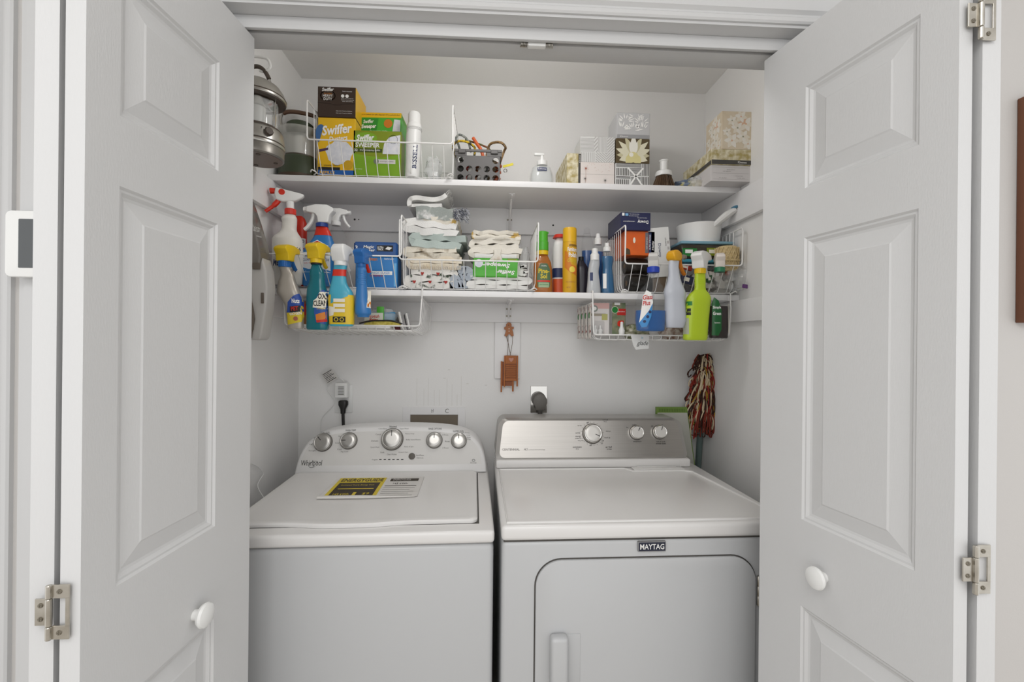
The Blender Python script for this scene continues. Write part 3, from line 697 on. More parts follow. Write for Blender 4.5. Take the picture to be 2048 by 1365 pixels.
patch(0, 0, 0, 0, Y0-0.0005, M_orange, o, shape=disc(W*0.2, h*0.85, W*0.10), name='printed_seal'); patch(0, 0, 0, 0, Y0-0.0005, M_puff, o, shape=[(W*0.30, h*0.74), (W*0.48, h*0.74), (W*0.48, h*0.9), (W*0.34, h*0.91)], name='printed_picture')
txt('dry sweeping cloths', -W*0.02, h*0.74, Y0-0.0006, M_pw, o, w=W*0.4, h=h*0.025); txt('Tape & Collect for safe disposal of household dust', 0, h-0.008, Y0-0.0008, M_ink, o, w=W*0.94, h=0.006)
o, W, h = carton('sweeper_cloth_box', 'olive green 32-count sweeper cloth box in front in the upper wire basket', 'box', 706.8, 803, 262, 1.672, FL1, 0.068, M_olive)
patch(-W/2+0.001, W*0.09, h*0.54, h*0.56, Y0, M_sgrn2, o)
patch(0, 0, 0, 0, Y0, M_sgrn, o, shape=[(-W*0.49, h*0.02), (W*0.49, h*0.02), (W*0.49, h*0.50), (W*0.1, h*0.42), (-W*0.3, h*0.46), (-W*0.49, h*0.5)], name='printed_field')
patch(0, 0, 0, 0, Y0-0.0004, M_sgrn, o, shape=disc(-W*0.24, h*0.84, W*0.235, 28, h*0.12), name='printed_oval')
txt('Swiffer', -W*0.25, h*0.845, Y0-0.0008, M_pw, o, w=W*0.37, h=h*0.13, shear=0.25, bold=0.03, ang=0.05); txt('SWEEPER', -W*0.20, h*0.685, Y0-0.0008, M_pw, o, w=W*0.50, h=h*0.10, bold=0.02)
patch(-W*0.49, W*0.10, h*0.53, h*0.61, Y0-0.0004, mat('print_dark_olive', '#3f4f12', 0.5), o); txt('32', -W*0.44, h*0.57, Y0-0.0008, M_pw, o, h=h*0.055, bold=0.02); txt('dry sweeping refills', -W*0.15, h*0.57, Y0-0.0008, M_pw, o, w=W*0.42, h=h*0.04)
patch(0, 0, 0, 0, Y0-0.0005, M_puff, o, shape=[(W*0.11, h*0.5), (W*0.47, h*0.5), (W*0.48, h*0.92), (W*0.38, h*0.9), (W*0.24, h*0.86), (W*0.14, h*0.72)], name='printed_cloth')
obj('printed_seal', tube([(W*0.33+W*0.09*math.cos(t), Y0-0.0008, h*0.82+W*0.09*math.sin(t)) for t in [2*PI*k/24 for k in range(24)]], 0.0006, 4, True), M_ink, o)
patch(-W*0.05, W*0.38, h*0.29, h*0.38, Y0-0.0006, M_paper, o, name='printed_tag'); patch(0, 0, 0, 0, Y0-0.0008, mat('print_grey', '#77806c', 0.5), o, shape=disc(-W*0.02, h*0.335, W*0.055), name='printed_coin')
txt('compatible', W*0.2, h*0.335, Y0-0.0009, M_inkg, o, w=W*0.28, h=h*0.03); txt('floor cleaning', -W*0.38, h*0.16, Y0-0.0009, M_pw, o, w=W*0.14, h=h*0.02)

# ------------------------------------------------------------------ bottles from silhouettes
def sil(rows, d, ratio=0.6, e=2.4, z0=None):
    """rows (py, left px, right px) from top to bottom -> base point and loft sections"""
    rows = sorted(rows, key=lambda r: -r[0]); y0, l0, r0 = rows[0]
    base = at((l0+r0)/2, y0, d); secs = []
    for (py, l, r, *ex) in rows:
        a, b = at(l, py, d), at(r, py, d)
        hx = (b.x-a.x)/2; k = ex[0] if ex else ratio
        secs.append(((a.z+b.z)/2-base.z, hx, hx*k, (a.x+b.x)/2-base.x, 0, e))
    if z0 is not None:
        dz = base.z-z0; base.z = z0; secs = [(s[0]+dz,)+s[1:] for s in secs]; secs[0] = (0.0,)+secs[0][1:]
    s0 = secs[0]; secs = [(s0[0], s0[1]*0.9, s0[2]*0.9)+s0[3:], (s0[0]+0.005, s0[1], s0[2])+s0[3:]]+secs[1:]
    return base, secs
def fine(secs, k=5):
    out = [secs[0]]
    P = [Vector((s[0], s[1], s[2], s[3])) for s in secs]
    for i in range(1, len(secs)-1):
        p0, p1, p2, p3 = P[max(i-1, 1)], P[i], P[i+1], P[min(i+2, len(P)-1)]
        for j in range(k):
            t = j/k; q = 0.5*((2*p1)+(p2-p0)*t+(2*p0-5*p1+4*p2-p3)*t*t+(3*p1-p0-3*p2+p3)*t**3)
            z = p1[0]+(p2[0]-p1[0])*t
            out.append((z, q[1], q[2], q[3], 0, secs[i][5]))
    out.append(secs[-1]); return out
def bottle(name, label, cat, rows, d, m, ratio=0.6, e=2.4, z0=None, group=None, rz=0, part='body', smooth=True):
    base, secs = sil(rows, d, ratio, e, z0)
    if smooth: secs = fine(secs)
    o = thing(name, label, cat, base, rz, group)
    obj(part, loft(secs), m, o, smooth=0.8)
    return o, secs
def liquid(o, secs, z1, m, k=0.93):
    s2 = [(max(s[0], 0.002), s[1]*k, s[2]*k)+tuple(s[3:]) for s in secs if s[0] < z1]
    l = s2[-1]; s2.append((z1,)+tuple(l[1:])); obj('liquid', loft(s2), m, o, smooth=0.8)
def collar(o, s, r, h, m, ridged=True, dz=0.0):
    z = s[0]+dz; g = lathe([(r*0.96, z), (r, z+0.001), (r, z+h-0.001), (r*0.92, z+h)], 24, s[3], 0)
    c = obj('collar', g, m, o)
    if ridged:
        rg = G()
        for k in range(24):
            a = 2*PI*k/24; rg.join(gbox(-0.0006, 0.0006, -0.0007, 0.0007, z+0.002, z+h-0.002).xf(Matrix.Translation((s[3]+r*math.cos(a), r*math.sin(a), 0))))
        obj('grip_ridges', rg, m, c, smooth=None)
    return z+h
HEAD = [(-0.016, 0), (0.013, 0), (0.015, 0.016), (0.022, 0.026), (0.044, 0.029), (0.047, 0.034), (0.046, 0.046), (0.020, 0.053), (-0.012, 0.052), (-0.028, 0.044), (-0.032, 0.036), (-0.020, 0.022)]
HEAD_ROUND = [(-0.015, 0), (0.013, 0), (0.014, 0.020), (0.024, 0.028), (0.046, 0.030), (0.047, 0.046), (0.030, 0.052), (0.0, 0.054), (-0.018, 0.052), (-0.026, 0.040), (-0.024, 0.022), (-0.018, 0.010)]
def spray_head(o, x, z, ang, s, mh, mt, mn, wid=0.024, poly=HEAD, trig=1.0, sx=1.0):
    R = Matrix.Translation((x, 0, z)) @ Matrix.Rotation(ang, 4, 'Z') @ Matrix.Diagonal((s*sx, s, s, 1))
    g = bev(prism(poly, -wid/2, wid/2), 0.005, 3, 0.4)
    # narrow towards the top like a moulded shroud
    g.mp(lambda a, b, c: (a, b*(1.0-0.22*max(0, (c-0.03)/0.025)), c))
    hd_ = obj('spray_head', g.xf(R), mh, o, smooth=0.7)
    t = smooth_path([(0.030, 0, 0.034), (0.030, 0, 0.018), (0.036, 0, 0.002), (0.048, 0, -0.014*trig), (0.056, 0, -0.020*trig)], 4)
    tg_ = tube(t, [0.0055]*(len(t)-1)+[0.003], 8); tg_.mp(lambda a, b, c: (a, b*1.3, c)); obj('trigger', tg_.xf(R), mt, o)
    nz = lathe([(0.0085, 0), (0.0085, 0.012), (0.006, 0.013)], 6).xf(Matrix.Translation((0.045, 0, 0.039)) @ Matrix.Rotation(PI/2, 4, 'Y')); obj('nozzle', nz.xf(R), mn, o)
    return hd_
M_yh = mat('yellow_plastic', '#e8c41c', 0.35); M_redp = mat('red_plastic', '#d5301b', 0.35); M_blueh = mat('blue_plastic', '#2468b0', 0.35)
M_navy = mat('navy_print', '#22305c', 0.45); M_green = mat('green_print', '#1f7d33', 0.45)
M_cream = mat('cream_print', '#ece6d6', 0.5)

# --- white bottle with vertical letters in the upper basket
o, s = bottle('white_bottle', 'tall white flip-cap bottle with vertical lettering beside the sweeper boxes', 'bottle', [(258, 814, 843), (275, 812, 842), (330, 811, 840), (358, 810, 839)], 1.675, M_white, 1.0, 2.0, FL1)
t = s[-1]; obj('cap', lathe([(0.026, t[0]), (0.0255, t[0]+0.012), (0.0225, t[0]+0.016), (0.022, t[0]+0.05), (0.019, t[0]+0.056), (0.008, t[0]+0.058)], 24, t[3], 0), M_white, o)
for k in range(3): obj('cap_ring', lathe([(0.0265, t[0]-0.004*k-0.002), (0.0275, t[0]-0.004*k-0.001), (0.0265, t[0]-0.004*k)], 24, t[3], 0, False), M_white, o)
fs = surf(s)
txt('BISSELL', s[0][3]+0.012, 0.07, 0, M_navy, o, w=0.085, h=0.014, ang=PI/2-0.05, fn=fs, bold=0.02)
# --- clear plastic pack behind it
def crumple(name, label, cat, loc, sx, sy, sz, m, seed, nseg=10, amp=0.22, group=None, extra=None):
    rd = random.Random(seed); o = thing(name, label, cat, loc, group=group)
    v = []; f = []; n = nseg*2
    ph = [(rd.uniform(2, 5), rd.uniform(0, 6.3), rd.uniform(3, 7), rd.uniform(0, 6.3)) for _ in range(5)]
    for i in range(nseg+1):
        th = PI*i/nseg
        for k in range(n):
            a = 2*PI*k/n
            r = 1+amp*sum(math.sin(p[0]*a+p[1]+i*0.6)*math.cos(p[2]*th+p[3]) for p in ph)/2.2+rd.uniform(-amp, amp)*0.25
            v.append((sx*r*spow(math.cos(a), 0.8)*math.sin(th)**0.7, sy*r*spow(math.sin(a), 0.8)*math.sin(th)**0.7, max(0.0, sz*(1-math.cos(th)*(1 if i in (0, nseg) else min(1.1, r))))))
    for i in range(nseg):
        for k in range(n): f.append((i*n+k, i*n+(k+1) % n, (i+1)*n+(k+1) % n, (i+1)*n+k))
    obj('wrapper', G().add(v, f), m, o, smooth=0.35)
    return o
p = at(866, 350, 1.72); o = crumple('plastic_pack', 'crumpled clear plastic pack inside the upper wire basket', 'plastic bag', (p.x, 1.73, FL1+0.001), 0.030, 0.035, 0.048, M_bag, 3)
obj('inner_card', rbox(-0.02, 0.02, -0.01, 0.01, 0.004, 0.05, 0.003), mat('pale_card', '#d9dad8', 0.6), o)

# ------------------------------------------------------------------ lanterns
M_lsil = mat('lantern_silver', '#b9b6b0', 0.3, 0.85); M_ldark = mat('lantern_dark_brown', '#4c4138', 0.45); M_lgreen = mat('lantern_green', '#3b4430', 0.5, bump=(200, 0.1)); M_base = mat('lantern_base_grey', '#7b716a', 0.5)
c = at(524, 325, 1.43); zb = 1.906; cx, cy = -0.694, 1.43
o = thing('silver_lantern', 'silver camping lantern hanging from a white hook on the left wall', 'lantern', (cx, cy, zb))
obj('base', lathe([(0.071, 0), (0.074, 0.004), (0.0745, 0.03), (0.072, 0.034)], 36), mat('lantern_gunmetal', '#8a8680', 0.35, 0.7), o)
obj('base_band', lathe([(0.0755, 0.031), (0.0765, 0.034), (0.0755, 0.040)], 36), M_lsil, o); obj('dark_band', lathe([(0.0735, 0.0405), (0.0735, 0.044)], 36), M_ldark, o)
obj('housing', lathe([(0.0745, 0.0445), (0.0745, 0.05), (0.072, 0.075), (0.066, 0.083)], 36), M_lsil, o)
obj('grommet', lathe([(0.064, 0.0835), (0.065, 0.087), (0.060, 0.092)], 36), M_ldark, o)
obj('globe', lathe([(0.056, 0.092), (0.056, 0.165)], 32, cap=False), mat('lantern_glass', '#eef0ef', 0.04, alpha=0.3, spec=0.9), o)
obj('tube', lathe([(0.022, 0.093), (0.022, 0.155), (0.018, 0.160)], 20), mat('frosted_tube', '#dcdcd8', 0.4), o)
obj('reflector', lathe([(0.03, 0.158), (0.056, 0.168), (0.03, 0.169)], 28), M_chr, o)
for k in range(4):
    a = PI/4+PI/2*k+0.5; obj('guard_rod', tube([(0.062*math.cos(a), 0.062*math.sin(a), 0.085), (0.062*math.cos(a), 0.062*math.sin(a), 0.172)], 0.0022, 6), M_chr, o)
obj('underside_plate', lathe([(0.068, -0.001), (0.068, 0)], 32), M_base, o)
for k in range(4):
    a = 0.5+PI/2*k; obj('foot', lathe([(0.006, -0.003), (0.006, -0.001)], 12, 0.05*math.cos(a), 0.05*math.sin(a)), M_ldark, o)
obj('cap_underside', lathe([(0.058, 0.170), (0.076, 0.171), (0.076, 0.174)], 36), M_ldark, o)
obj('dome', lathe([(0.0775, 0.174), (0.079, 0.178), (0.078, 0.184), (0.072, 0.20), (0.060, 0.217), (0.042, 0.229), (0.02, 0.234)], 36), M_lsil, o)
obj('dome_band', lathe([(0.0785, 0.181), (0.0792, 0.1825), (0.0778, 0.185)], 36, cap=False), M_ldark, o)
hp = smooth_path([(-0.055, 0, 0.212), (-0.05, 0, 0.25), (-0.025, 0, 0.272), (0.0, 0, 0.278), (0.022, 0, 0.262), (0.04, 0, 0.225)], 6)
obj('bail_handle', tube(hp, 0.003, 8), M_chr, o); obj('handle_grip', tube(hp[14:28], 0.0062, 10), M_ldark, o)
obj('switch_dial', lathe([(0.012, 0), (0.013, 0.006), (0.010, 0.012)], 8).xf(Matrix.Translation((0.055, -0.05, 0.062)) @ Matrix.Rotation(0.75, 4, 'Z') @ Matrix.Rotation(PI/2, 4, 'X')), M_ldark, o)
for k in range(4): obj('charge_light', lathe([(0.0018, 0), (0.0012, 0.001)], 8).xf(Matrix.Translation((0.042+0.005*k, -0.0625+0.0045*k, 0.07-0.005*(k % 2))) @ Matrix.Rotation(0.7, 4, 'Z') @ Matrix.Rotation(PI/2, 4, 'X')), M_ink, o)
hk = thing('wall_hook', 'white metal hook on the left closet wall carrying the silver lantern', 'hook', (XL, cy, zb+0.30))
obj('wall_plate', rbox(0.0002, 0.005, -0.012, 0.012, -0.04, 0.02, 0.002), M_white, hk)
obj('arm', tube(smooth_path([(0.004, 0, 0.004), (0.05, 0, 0.008), (0.095, 0, 0.004), (0.108, 0, -0.012), (0.106, 0, -0.028), (0.09, 0, -0.036), (0.078, 0, -0.034)], 5), 0.004, 8), M_white, hk)
c = at(601, 350, 1.735)
o = thing('green_lantern', 'dark green camping lantern with a clear globe standing on the upper shelf', 'lantern', (c.x-0.002, 1.735, S1+0.0003))
obj('base', lathe([(0.074, 0), (0.076, 0.012), (0.0765, 0.014)], 36), mat('lantern_brown_base', '#4a3a2c', 0.5), o)
obj('housing', lathe([(0.073, 0.0145), (0.072, 0.02), (0.069, 0.075), (0.064, 0.082)], 36), M_lgreen, o)
obj('globe_ring', lathe([(0.060, 0.0825), (0.060, 0.088)], 32), M_ldark, o)
obj('globe', lathe([(0.057, 0.088), (0.06, 0.16), (0.074, 0.178), (0.076, 0.182), (0.045, 0.186)], 36, cap=False), mat('lantern_glass_green', '#e6e6e0', 0.05, alpha=0.38, spec=0.9), o)
obj('tube', lathe([(0.02, 0.0885), (0.02, 0.165), (0.015, 0.17)], 16), MATS['frosted_tube'], o)
obj('cap', lathe([(0.046, 0.184), (0.046, 0.208), (0.04, 0.213), (0.01, 0.214)], 32), M_lgreen, o)
bp = smooth_path([(-0.062, -0.01, 0.186), (-0.060, -0.02, 0.23), (-0.035, -0.025, 0.246), (0.02, -0.022, 0.244), (0.062, -0.012, 0.232), (0.066, -0.006, 0.186)], 6)
obj('bail_handle', tube(bp, 0.0042, 8).mp(lambda a, b, c: (a, b*1.0, c)), M_lsil, o); obj('handle_grip', tube(bp[9:24], 0.0075, 8), mat('lantern_brown_grip', '#5d4433', 0.5), o)

# ------------------------------------------------------------------ grey crate with bungee cords
M_crate = mat('crate_grey', '#5d5b5a', 0.5)
a = at(908, 369, 1.672); b = at(1004, 303, 1.672)
CW = b.x-a.x; CHh = 0.128; CDp = 0.15; cxx = (a.x+b.x)/2
o = thing('grey_crate', 'small dark grey plastic crate with round holes on the upper shelf', 'crate', (cxx, 1.672, S1+0.0003))
def holed(w, h, t, cells, r):
    g = G(); nx = len(cells[0]); nz = len(cells); zt = h; N = 16
    cw = w/nx; chh = h/nz
    for j in range(nz):
        for i in range(nx):
            x0, z0 = -w/2+i*cw, j*chh; cxc, czc = x0+cw/2, z0+chh/2
            if not cells[j][i]:
                g.join(gbox(x0, x0+cw, 0, t, z0, z0+chh)); continue
            sq = []; ci = []
            for k in range(N):
                an = 2*PI*k/N+PI/4; c_, s_ = math.cos(an), math.sin(an); m_ = max(abs(c_), abs(s_))
                sq.append((cxc+c_/m_*cw/2, czc+s_/m_*chh/2)); ci.append((cxc+r*c_, czc+r*s_))
            v = [(x, 0, z) for x, z in sq]+[(x, 0, z) for x, z in ci]+[(x, t, z) for x, z in ci]+[(x, t, z) for x, z in sq]
            f = []
            for k in range(N):
                q = (k+1) % N; f += [(k, q, N+q, N+k), (N+k, N+q, 2*N+q, 2*N+k), (2*N+k, 2*N+q, 3*N+q, 3*N+k)]
            g.add(v, f)
    return g
cells = [[1]*5, [1]*5, [1, 0, 0, 0, 1]]
hw_ = holed(CW*0.92, 0.095, 0.003, cells, 0.0115)
obj('front_wall', hw_, M_crate, o, loc=(0, 0.002, 0)); obj('back_wall', holed(CW*0.92, 0.095, 0.003, cells, 0.0115), M_crate, o, loc=(0, CDp-0.004, 0))
for s in (-1, 1): obj('side_wall', holed(CDp-0.008, 0.095, 0.003, [[1]*4]*3, 0.0115), M_crate, o, loc=(s*(CW*0.46-0.0015)+0.0015, 0.074, 0), rot=(0, 0, PI/2))
obj('floor_panel', gbox(-CW*0.46, CW*0.46, 0.003, CDp-0.003, 0, 0.003), M_crate, o)
rimz = 0.095
g = G()
for x0, x1, y0_, y1_ in ((-CW/2, CW/2, -0.002, 0.004), (-CW/2, CW/2, CDp-0.004, CDp+0.002), (-CW/2, -CW/2+0.006, 0, CDp), (CW/2-0.006, CW/2, 0, CDp)): g.join(rbox(x0, x1, y0_, y1_, rimz+0.013, rimz+0.022, 0.001, 1))
for x0, x1 in ((-CW/2+0.001, -CW*0.24), (CW*0.18, CW/2-0.001)): g.join(gbox(x0, x1, 0.001, 0.004, rimz-0.001, rimz+0.014))
g.join(gbox(-CW/2+0.001, CW/2-0.001, CDp-0.004, CDp-0.001, rimz-0.001, rimz+0.014))
for s in (-1, 1): g.join(gbox(s*(CW/2-0.003)-0.001, s*(CW/2-0.003)+0.001, 0.002, CDp-0.002, rimz-0.001, rimz+0.014))
obj('rim', g, M_crate, o)
for s in (-1, 1): obj('latch', rbox(s*CW*0.34-0.013, s*CW*0.34+0.013, -0.006, -0.002, rimz+0.006, rimz+0.02, 0.002, 1), M_crate, o)
M_by = mat('bungee_yellow', '#d9b51e', 0.6, var=(90, 0.05), col2='#3a3322', kind='noise'); M_bo = mat('bungee_orange', '#d4612c', 0.5); M_bg = mat('cord_grey', '#5f6662', 0.5, var=(120, 0.1), col2='#9a9c96'); M_tan = mat('cord_tan', '#9a7a4a', 0.6, var=(120, 0.1), col2='#5d4526')
bz = S1+0.0003
def cord(name, label, cat, pts, r, m, extra=None):
    base = Vector(pts[0]); q = thing(name, label, cat, base)
    obj('cord', tube(smooth_path([tuple(Vector(p)-base) for p in pts], 6), r, 8), m, q)
    return q
def C(px, py, dy): return at(px, py, 1.672+dy)
q = cord('bungee_cord', 'yellow and black bungee cord looped over the left of the grey crate', 'cord', [C(915,318,.03), C(906,296,.02), C(913,284,.03), C(930,283,.04), C(944,290,.04), C(950,300,.05), C(945,330,.06)], 0.0045, M_by)
q = cord('bungee_cord', 'dark green bungee loop standing up at the back of the grey crate', 'cord', [C(925,320,.07), C(917,290,.06), C(912,278,.05), C(917,270,.05), C(926,272,.05), C(936,282,.06), C(942,305,.07)], 0.0042, M_bg)
q = cord('bungee_cord', 'tan braided cord arching out of the right of the grey crate', 'cord', [C(972,320,.06), C(978,292,.06), C(990,285,.05), C(1003,286,.05), C(1011,295,.05), C(1008,303,.06), C(1000,325,.06)], 0.0046, M_tan)
q = cord('bungee_cord', 'orange handled cord lying slanted across the top of the grey crate', 'cord', [C(946,276,.06), C(954,288,.055), C(962,300,.05), C(968,320,.05)], 0.006, M_bo)
q = cord('bungee_cord', 'thin red and green cord slanting over the crate rim', 'cord', [C(930,280,.08), C(948,285,.075), C(965,291,.07), C(980,300,.065), C(985,320,.07)], 0.0035, mat('cord_red', '#8d4a32', 0.6, var=(120, 0.1), col2='#59653a'))
p_ = at(1012, 332, 1.73)
q = thing('strap_end', 'bright yellow strap end poking out of the side of the grey crate', 'strap', p_)
obj('strap', rbox(-0.012, 0.028, -0.001, 0.001, -0.0045, 0.0045, 0.0006, 1).xf(Matrix.Rotation(-0.28, 4, 'Y')), mat('strap_yellow', '#e0d020', 0.5), q)
obj('ring', tube([(-0.002+0.006*math.cos(t), 0, -0.018+0.006*math.sin(t)) for t in [2*PI*k/16 for k in range(16)]], 0.0016, 6, True), M_chr, q)
rd = random.Random(4)
cols = ['#3b3a36', '#b43a2c', '#c9c7c2', '#7b4c2c', '#e3e2de', '#8d8f8c', '#5a4a33', '#a9522f']
for k in range(8):
    q = thing('tool_roll', ['black coiled tie-down inside the crate', 'red coiled tie-down inside the crate', 'pale grey packet inside the crate', 'brown strap roll inside the crate', 'white packet at the crate floor', 'grey cord bundle inside the crate', 'olive strap bundle inside the crate', 'rust coloured coil inside the crate'][k]+' seen through its holes', 'tie-down', (cxx+(-0.068+0.0195*k)*0.95, 1.672+0.03+0.03*(k % 2), bz+0.0045), group='things packed inside the grey crate')
    m = mat('crate_item_%d' % k, cols[k], 0.6)
    obj('roll', tube([(0.0085*math.cos(t)+0.0004*t, 0.0085*math.sin(t), 0.006+0.0118*t/PI) for t in [PI/5*j for j in range(36)]], 0.0072, 6), m, q)

# ------------------------------------------------------------------ soap, tissue boxes, brush and parcels on the upper shelf
o, s = bottle('soap_pump_bottle', 'clear hand soap pump bottle with a small printed label on the upper shelf', 'bottle', [(331, 1072, 1096), (336, 1065, 1101), (350, 1060, 1106), (365, 1059, 1107), (372, 1060, 1105)], 1.69, M_clear, 0.6, 2.4, S1+0.0003)
liquid(o, s, s[-1][0]*0.86, mat('clear_soap', '#e9eceb', 0.15, alpha=0.55), 0.9)
t = s[-1]; obj('cap', lathe([(0.019, t[0]-0.002), (0.019, t[0]+0.014), (0.008, t[0]+0.018), (0.006, t[0]+0.034)], 20, t[3], 0), M_white, o)
obj('pump_spout', rbox(-0.027, 0.009, -0.006, 0.006, t[0]+0.034, t[0]+0.044, 0.003), M_white, o)
patch(-0.017, 0.017, 0.045, 0.058, 0, M_navy, o, fn=surf(s)); txt('Softsoap', 0, 0.0515, 0, M_pw, o, w=0.03, h=0.008, fn=surf(s, 0.0016))
M_gold = mat('tissue_gold_swirl', '#b3a268', 0.5, var=(45, 0.12), col2='#e6dfc6'); M_pink = mat('tissue_pale_pink', '#e3dbd6', 0.55); M_twhite = mat('tissue_white', '#dcdcda', 0.55); M_strip = mat('tissue_dark_strip', '#4a4744', 0.5)
TG = 'tissue boxes on the upper shelf'
o, W, h = carton('tissue_box', 'gold swirl tissue box standing on its end beside the pink dandelion box', 'tissue box', 1134, 1163, 307, 1.672, S1, 0.215, M_gold, TG, rz=0.045)
patch(W/2-0.011, W/2-0.001, 0.001, h-0.001, Y0, M_strip, o, name='printed_strip'); txt('Kleenex', W/2-0.006, h*0.83, Y0-0.0005, M_pw, o, w=0.028, h=0.005, ang=PI/2)
patch(0, 0, 0, 0, Y0, M_twhite, o, shape=[(-W*0.3, 0.001), (W*0.25, 0.001), (W*0.25, 0.004), (-W*0.3, 0.004)], name='printed_edge')
def face_left(W, depth): return Matrix.Translation((-W/2, depth/2, 0)) @ Matrix.Rotation(-PI/2, 4, 'Z')
def face_right(W, depth): return Matrix.Translation((W/2, depth/2, 0)) @ Matrix.Rotation(PI/2, 4, 'Z')
o, W, h = carton('tissue_box', 'pale pink tissue box printed with dandelions under the white line-pattern box', 'tissue box', 1161, 1229, 325, 1.672, S1, 0.118, M_pink, TG)
hp_ = h; M_rust = mat('print_rust', '#a8624e', 0.5); M_lgrey = mat('print_light_grey', '#b5b2b0', 0.55)
obj('printed_line', gbox(-W/2, W/2, Y0-0.0001, Y0+0.0003, h*0.47, h*0.475), M_lgrey, o)
for (x, z, r, m) in ((-W*0.34, h*0.72, 0.012, M_rust), (W*0.23, h*0.22, 0.012, M_inkg), (-W*0.36, h*0.28, 0.009, M_inkg)):
    g = G()
    for k in range(14):
        a = 2*PI*k/14; g.add([(x-math.sin(a)*0.0003, Y0-0.0002, z+math.cos(a)*0.0003), (x+math.sin(a)*0.0003, Y0-0.0002, z-math.cos(a)*0.0003), (x+math.cos(a)*r, Y0-0.0002, z+math.sin(a)*r)], [(0, 1, 2)])
    g.add([(q0, Y0-0.0003, q1) for q0, q1 in disc(x, z, r*0.28, 10)], [tuple(range(10))])
    g.add([(x-0.0004, Y0-0.0002, max(0.002, z-0.05)), (x+0.0004, Y0-0.0002, max(0.002, z-0.05)), (x+0.0004, Y0-0.0002, z), (x-0.0004, Y0-0.0002, z)], [(0, 1, 2, 3)])
    obj('printed_dandelion', g, m, o, smooth=None)
rd = random.Random(5); g = G()
for k in range(26):
    x, z, a = rd.uniform(-W*0.3, W*0.4), rd.uniform(h*0.55, h*0.95), rd.uniform(0, 3.1)
    g.add([(x, Y0-0.0002, z), (x+0.003*math.cos(a), Y0-0.0002, z+0.003*math.sin(a)), (x+0.002*math.cos(a+0.5), Y0-0.0002, z+0.002*math.sin(a+0.5))], [(0, 1, 2)])
obj('printed_seeds', g, M_rust, o, smooth=None)
def stripes(W, h, regions, m, o, y=Y0, nm='printed_stripes'):
    """regions: (x0,x1,z0,z1,angle,n) as shares of the face; hatch lines clipped to the rectangle"""
    g = G()
    for x0, x1, z0, z1, ang, n, duty in regions:
        ax, bx, az, bz_ = (x0-0.5)*W, (x1-0.5)*W, z0*h, z1*h
        cx, cz = (ax+bx)/2, (az+bz_)/2; dx, dz = math.cos(ang), math.sin(ang); nx, nz = -dz, dx
        ext = abs(nx)*(bx-ax)/2+abs(nz)*(bz_-az)/2
        for k in range(n):
            off = -ext+2*ext*(k+0.5)/n; hw = ext/n*duty
            poly = [(cx+nx*(off+s*hw)+dx*t, cz+nz*(off+s*hw)+dz*t) for s, t in ((-1, -1), (-1, 1), (1, 1), (1, -1))]
            for axis, lim, sg in ((0, ax, 1), (0, bx, -1), (1, az, 1), (1, bz_, -1)):
                out = []
                for i in range(len(poly)):
                    p, q = poly[i], poly[(i+1) % len(poly)]; ip, iq = (p[axis]-lim)*sg >= 0, (q[axis]-lim)*sg >= 0
                    if ip: out.append(p)
                    if ip != iq:
                        t = (lim-p[axis])/(q[axis]-p[axis]); out.append((p[0]+(q[0]-p[0])*t, p[1]+(q[1]-p[1])*t))
                poly = out
                if len(poly) < 3: break
            if len(poly) >= 3: g.add([(a_, y-0.0001, c_) for a_, c_ in poly], [tuple(range(len(poly)))])
    return obj(nm, g, m, o, smooth=None)
o, W, h = carton('tissue_box', 'white tissue box with fine grey line pattern stacked on the pink box', 'tissue box', 1161, 1230, 274, 1.674, S1+hp_+0.0006, 0.118, M_twhite, TG)
stripes(W, h, [(0, 0.4, 0.4, 0.95, 0, 11, 0.35), (0.5, 0.78, 0.4, 1, PI/2, 7, 0.35), (0.4, 0.5, 0.4, 1, 0.9, 5, 0.35), (0.78, 1, 0.4, 1, 0.8, 8, 0.35), (0, 0.42, 0, 0.38, PI/2, 8, 0.35), (0.44, 0.75, 0, 0.38, -0.7, 8, 0.35), (0.75, 1, 0, 0.38, 0.8, 7, 0.35)], M_lgrey, o)
o, W, h = carton('tissue_box', 'black and white striped tissue box at the bottom of the stack under the lily', 'tissue box', 1231, 1299, 327, 1.672, S1, 0.118, M_twhite, TG)
hs = h
stripes(W, h, [(0.02, 0.76, 0.82, 1.0, 0, 4, 0.5), (0.78, 0.99, 0.46, 1.0, PI/2, 5, 0.5), (0.02, 0.40, 0.46, 0.78, PI/2, 8, 0.5), (0.02, 0.44, 0.32, 0.43, 0, 2, 0.5), (0.02, 0.40, 0.02, 0.29, PI/2, 7, 0.5), (0.42, 0.76, 0.46, 0.80, 0, 7, 0.5), (0.46, 0.74, 0.02, 0.42, 0, 8, 0.5), (0.76, 0.99, 0.02, 0.42, PI/2, 5, 0.5)], mat('print_charcoal', '#55524f', 0.5), o)
for (p, q) in (((0.36, 0.80), (0.60, 0.44)), ((0.82, 0.80), (0.60, 0.44)), ((0.42, 0.02), (0.60, 0.44)), ((0.80, 0.02), (0.60, 0.44))):
    x0, z0_, x1, z1_ = (p[0]-0.5)*W, p[1]*h, (q[0]-0.5)*W, q[1]*h; L = math.hypot(x1-x0, z1_-z0_); nx, nz = -(z1_-z0_)/L*0.003, (x1-x0)/L*0.003
    patch(0, 0, 0, 0, Y0-0.0005, M_pw, o, shape=[(x0-nx, z0_-nz), (x1-nx, z1_-nz), (x1+nx, z1_+nz), (x0+nx, z0_+nz)], name='printed_diagonal')
o, W, h = carton('tissue_box', 'tissue box printed with a large cream water lily in the middle of the stack', 'tissue box', 1232, 1299.5, 277.5, 1.674, S1+hs+0.0006, 0.118, mat('lily_dark', '#57492f', 0.55), TG)
hl = h
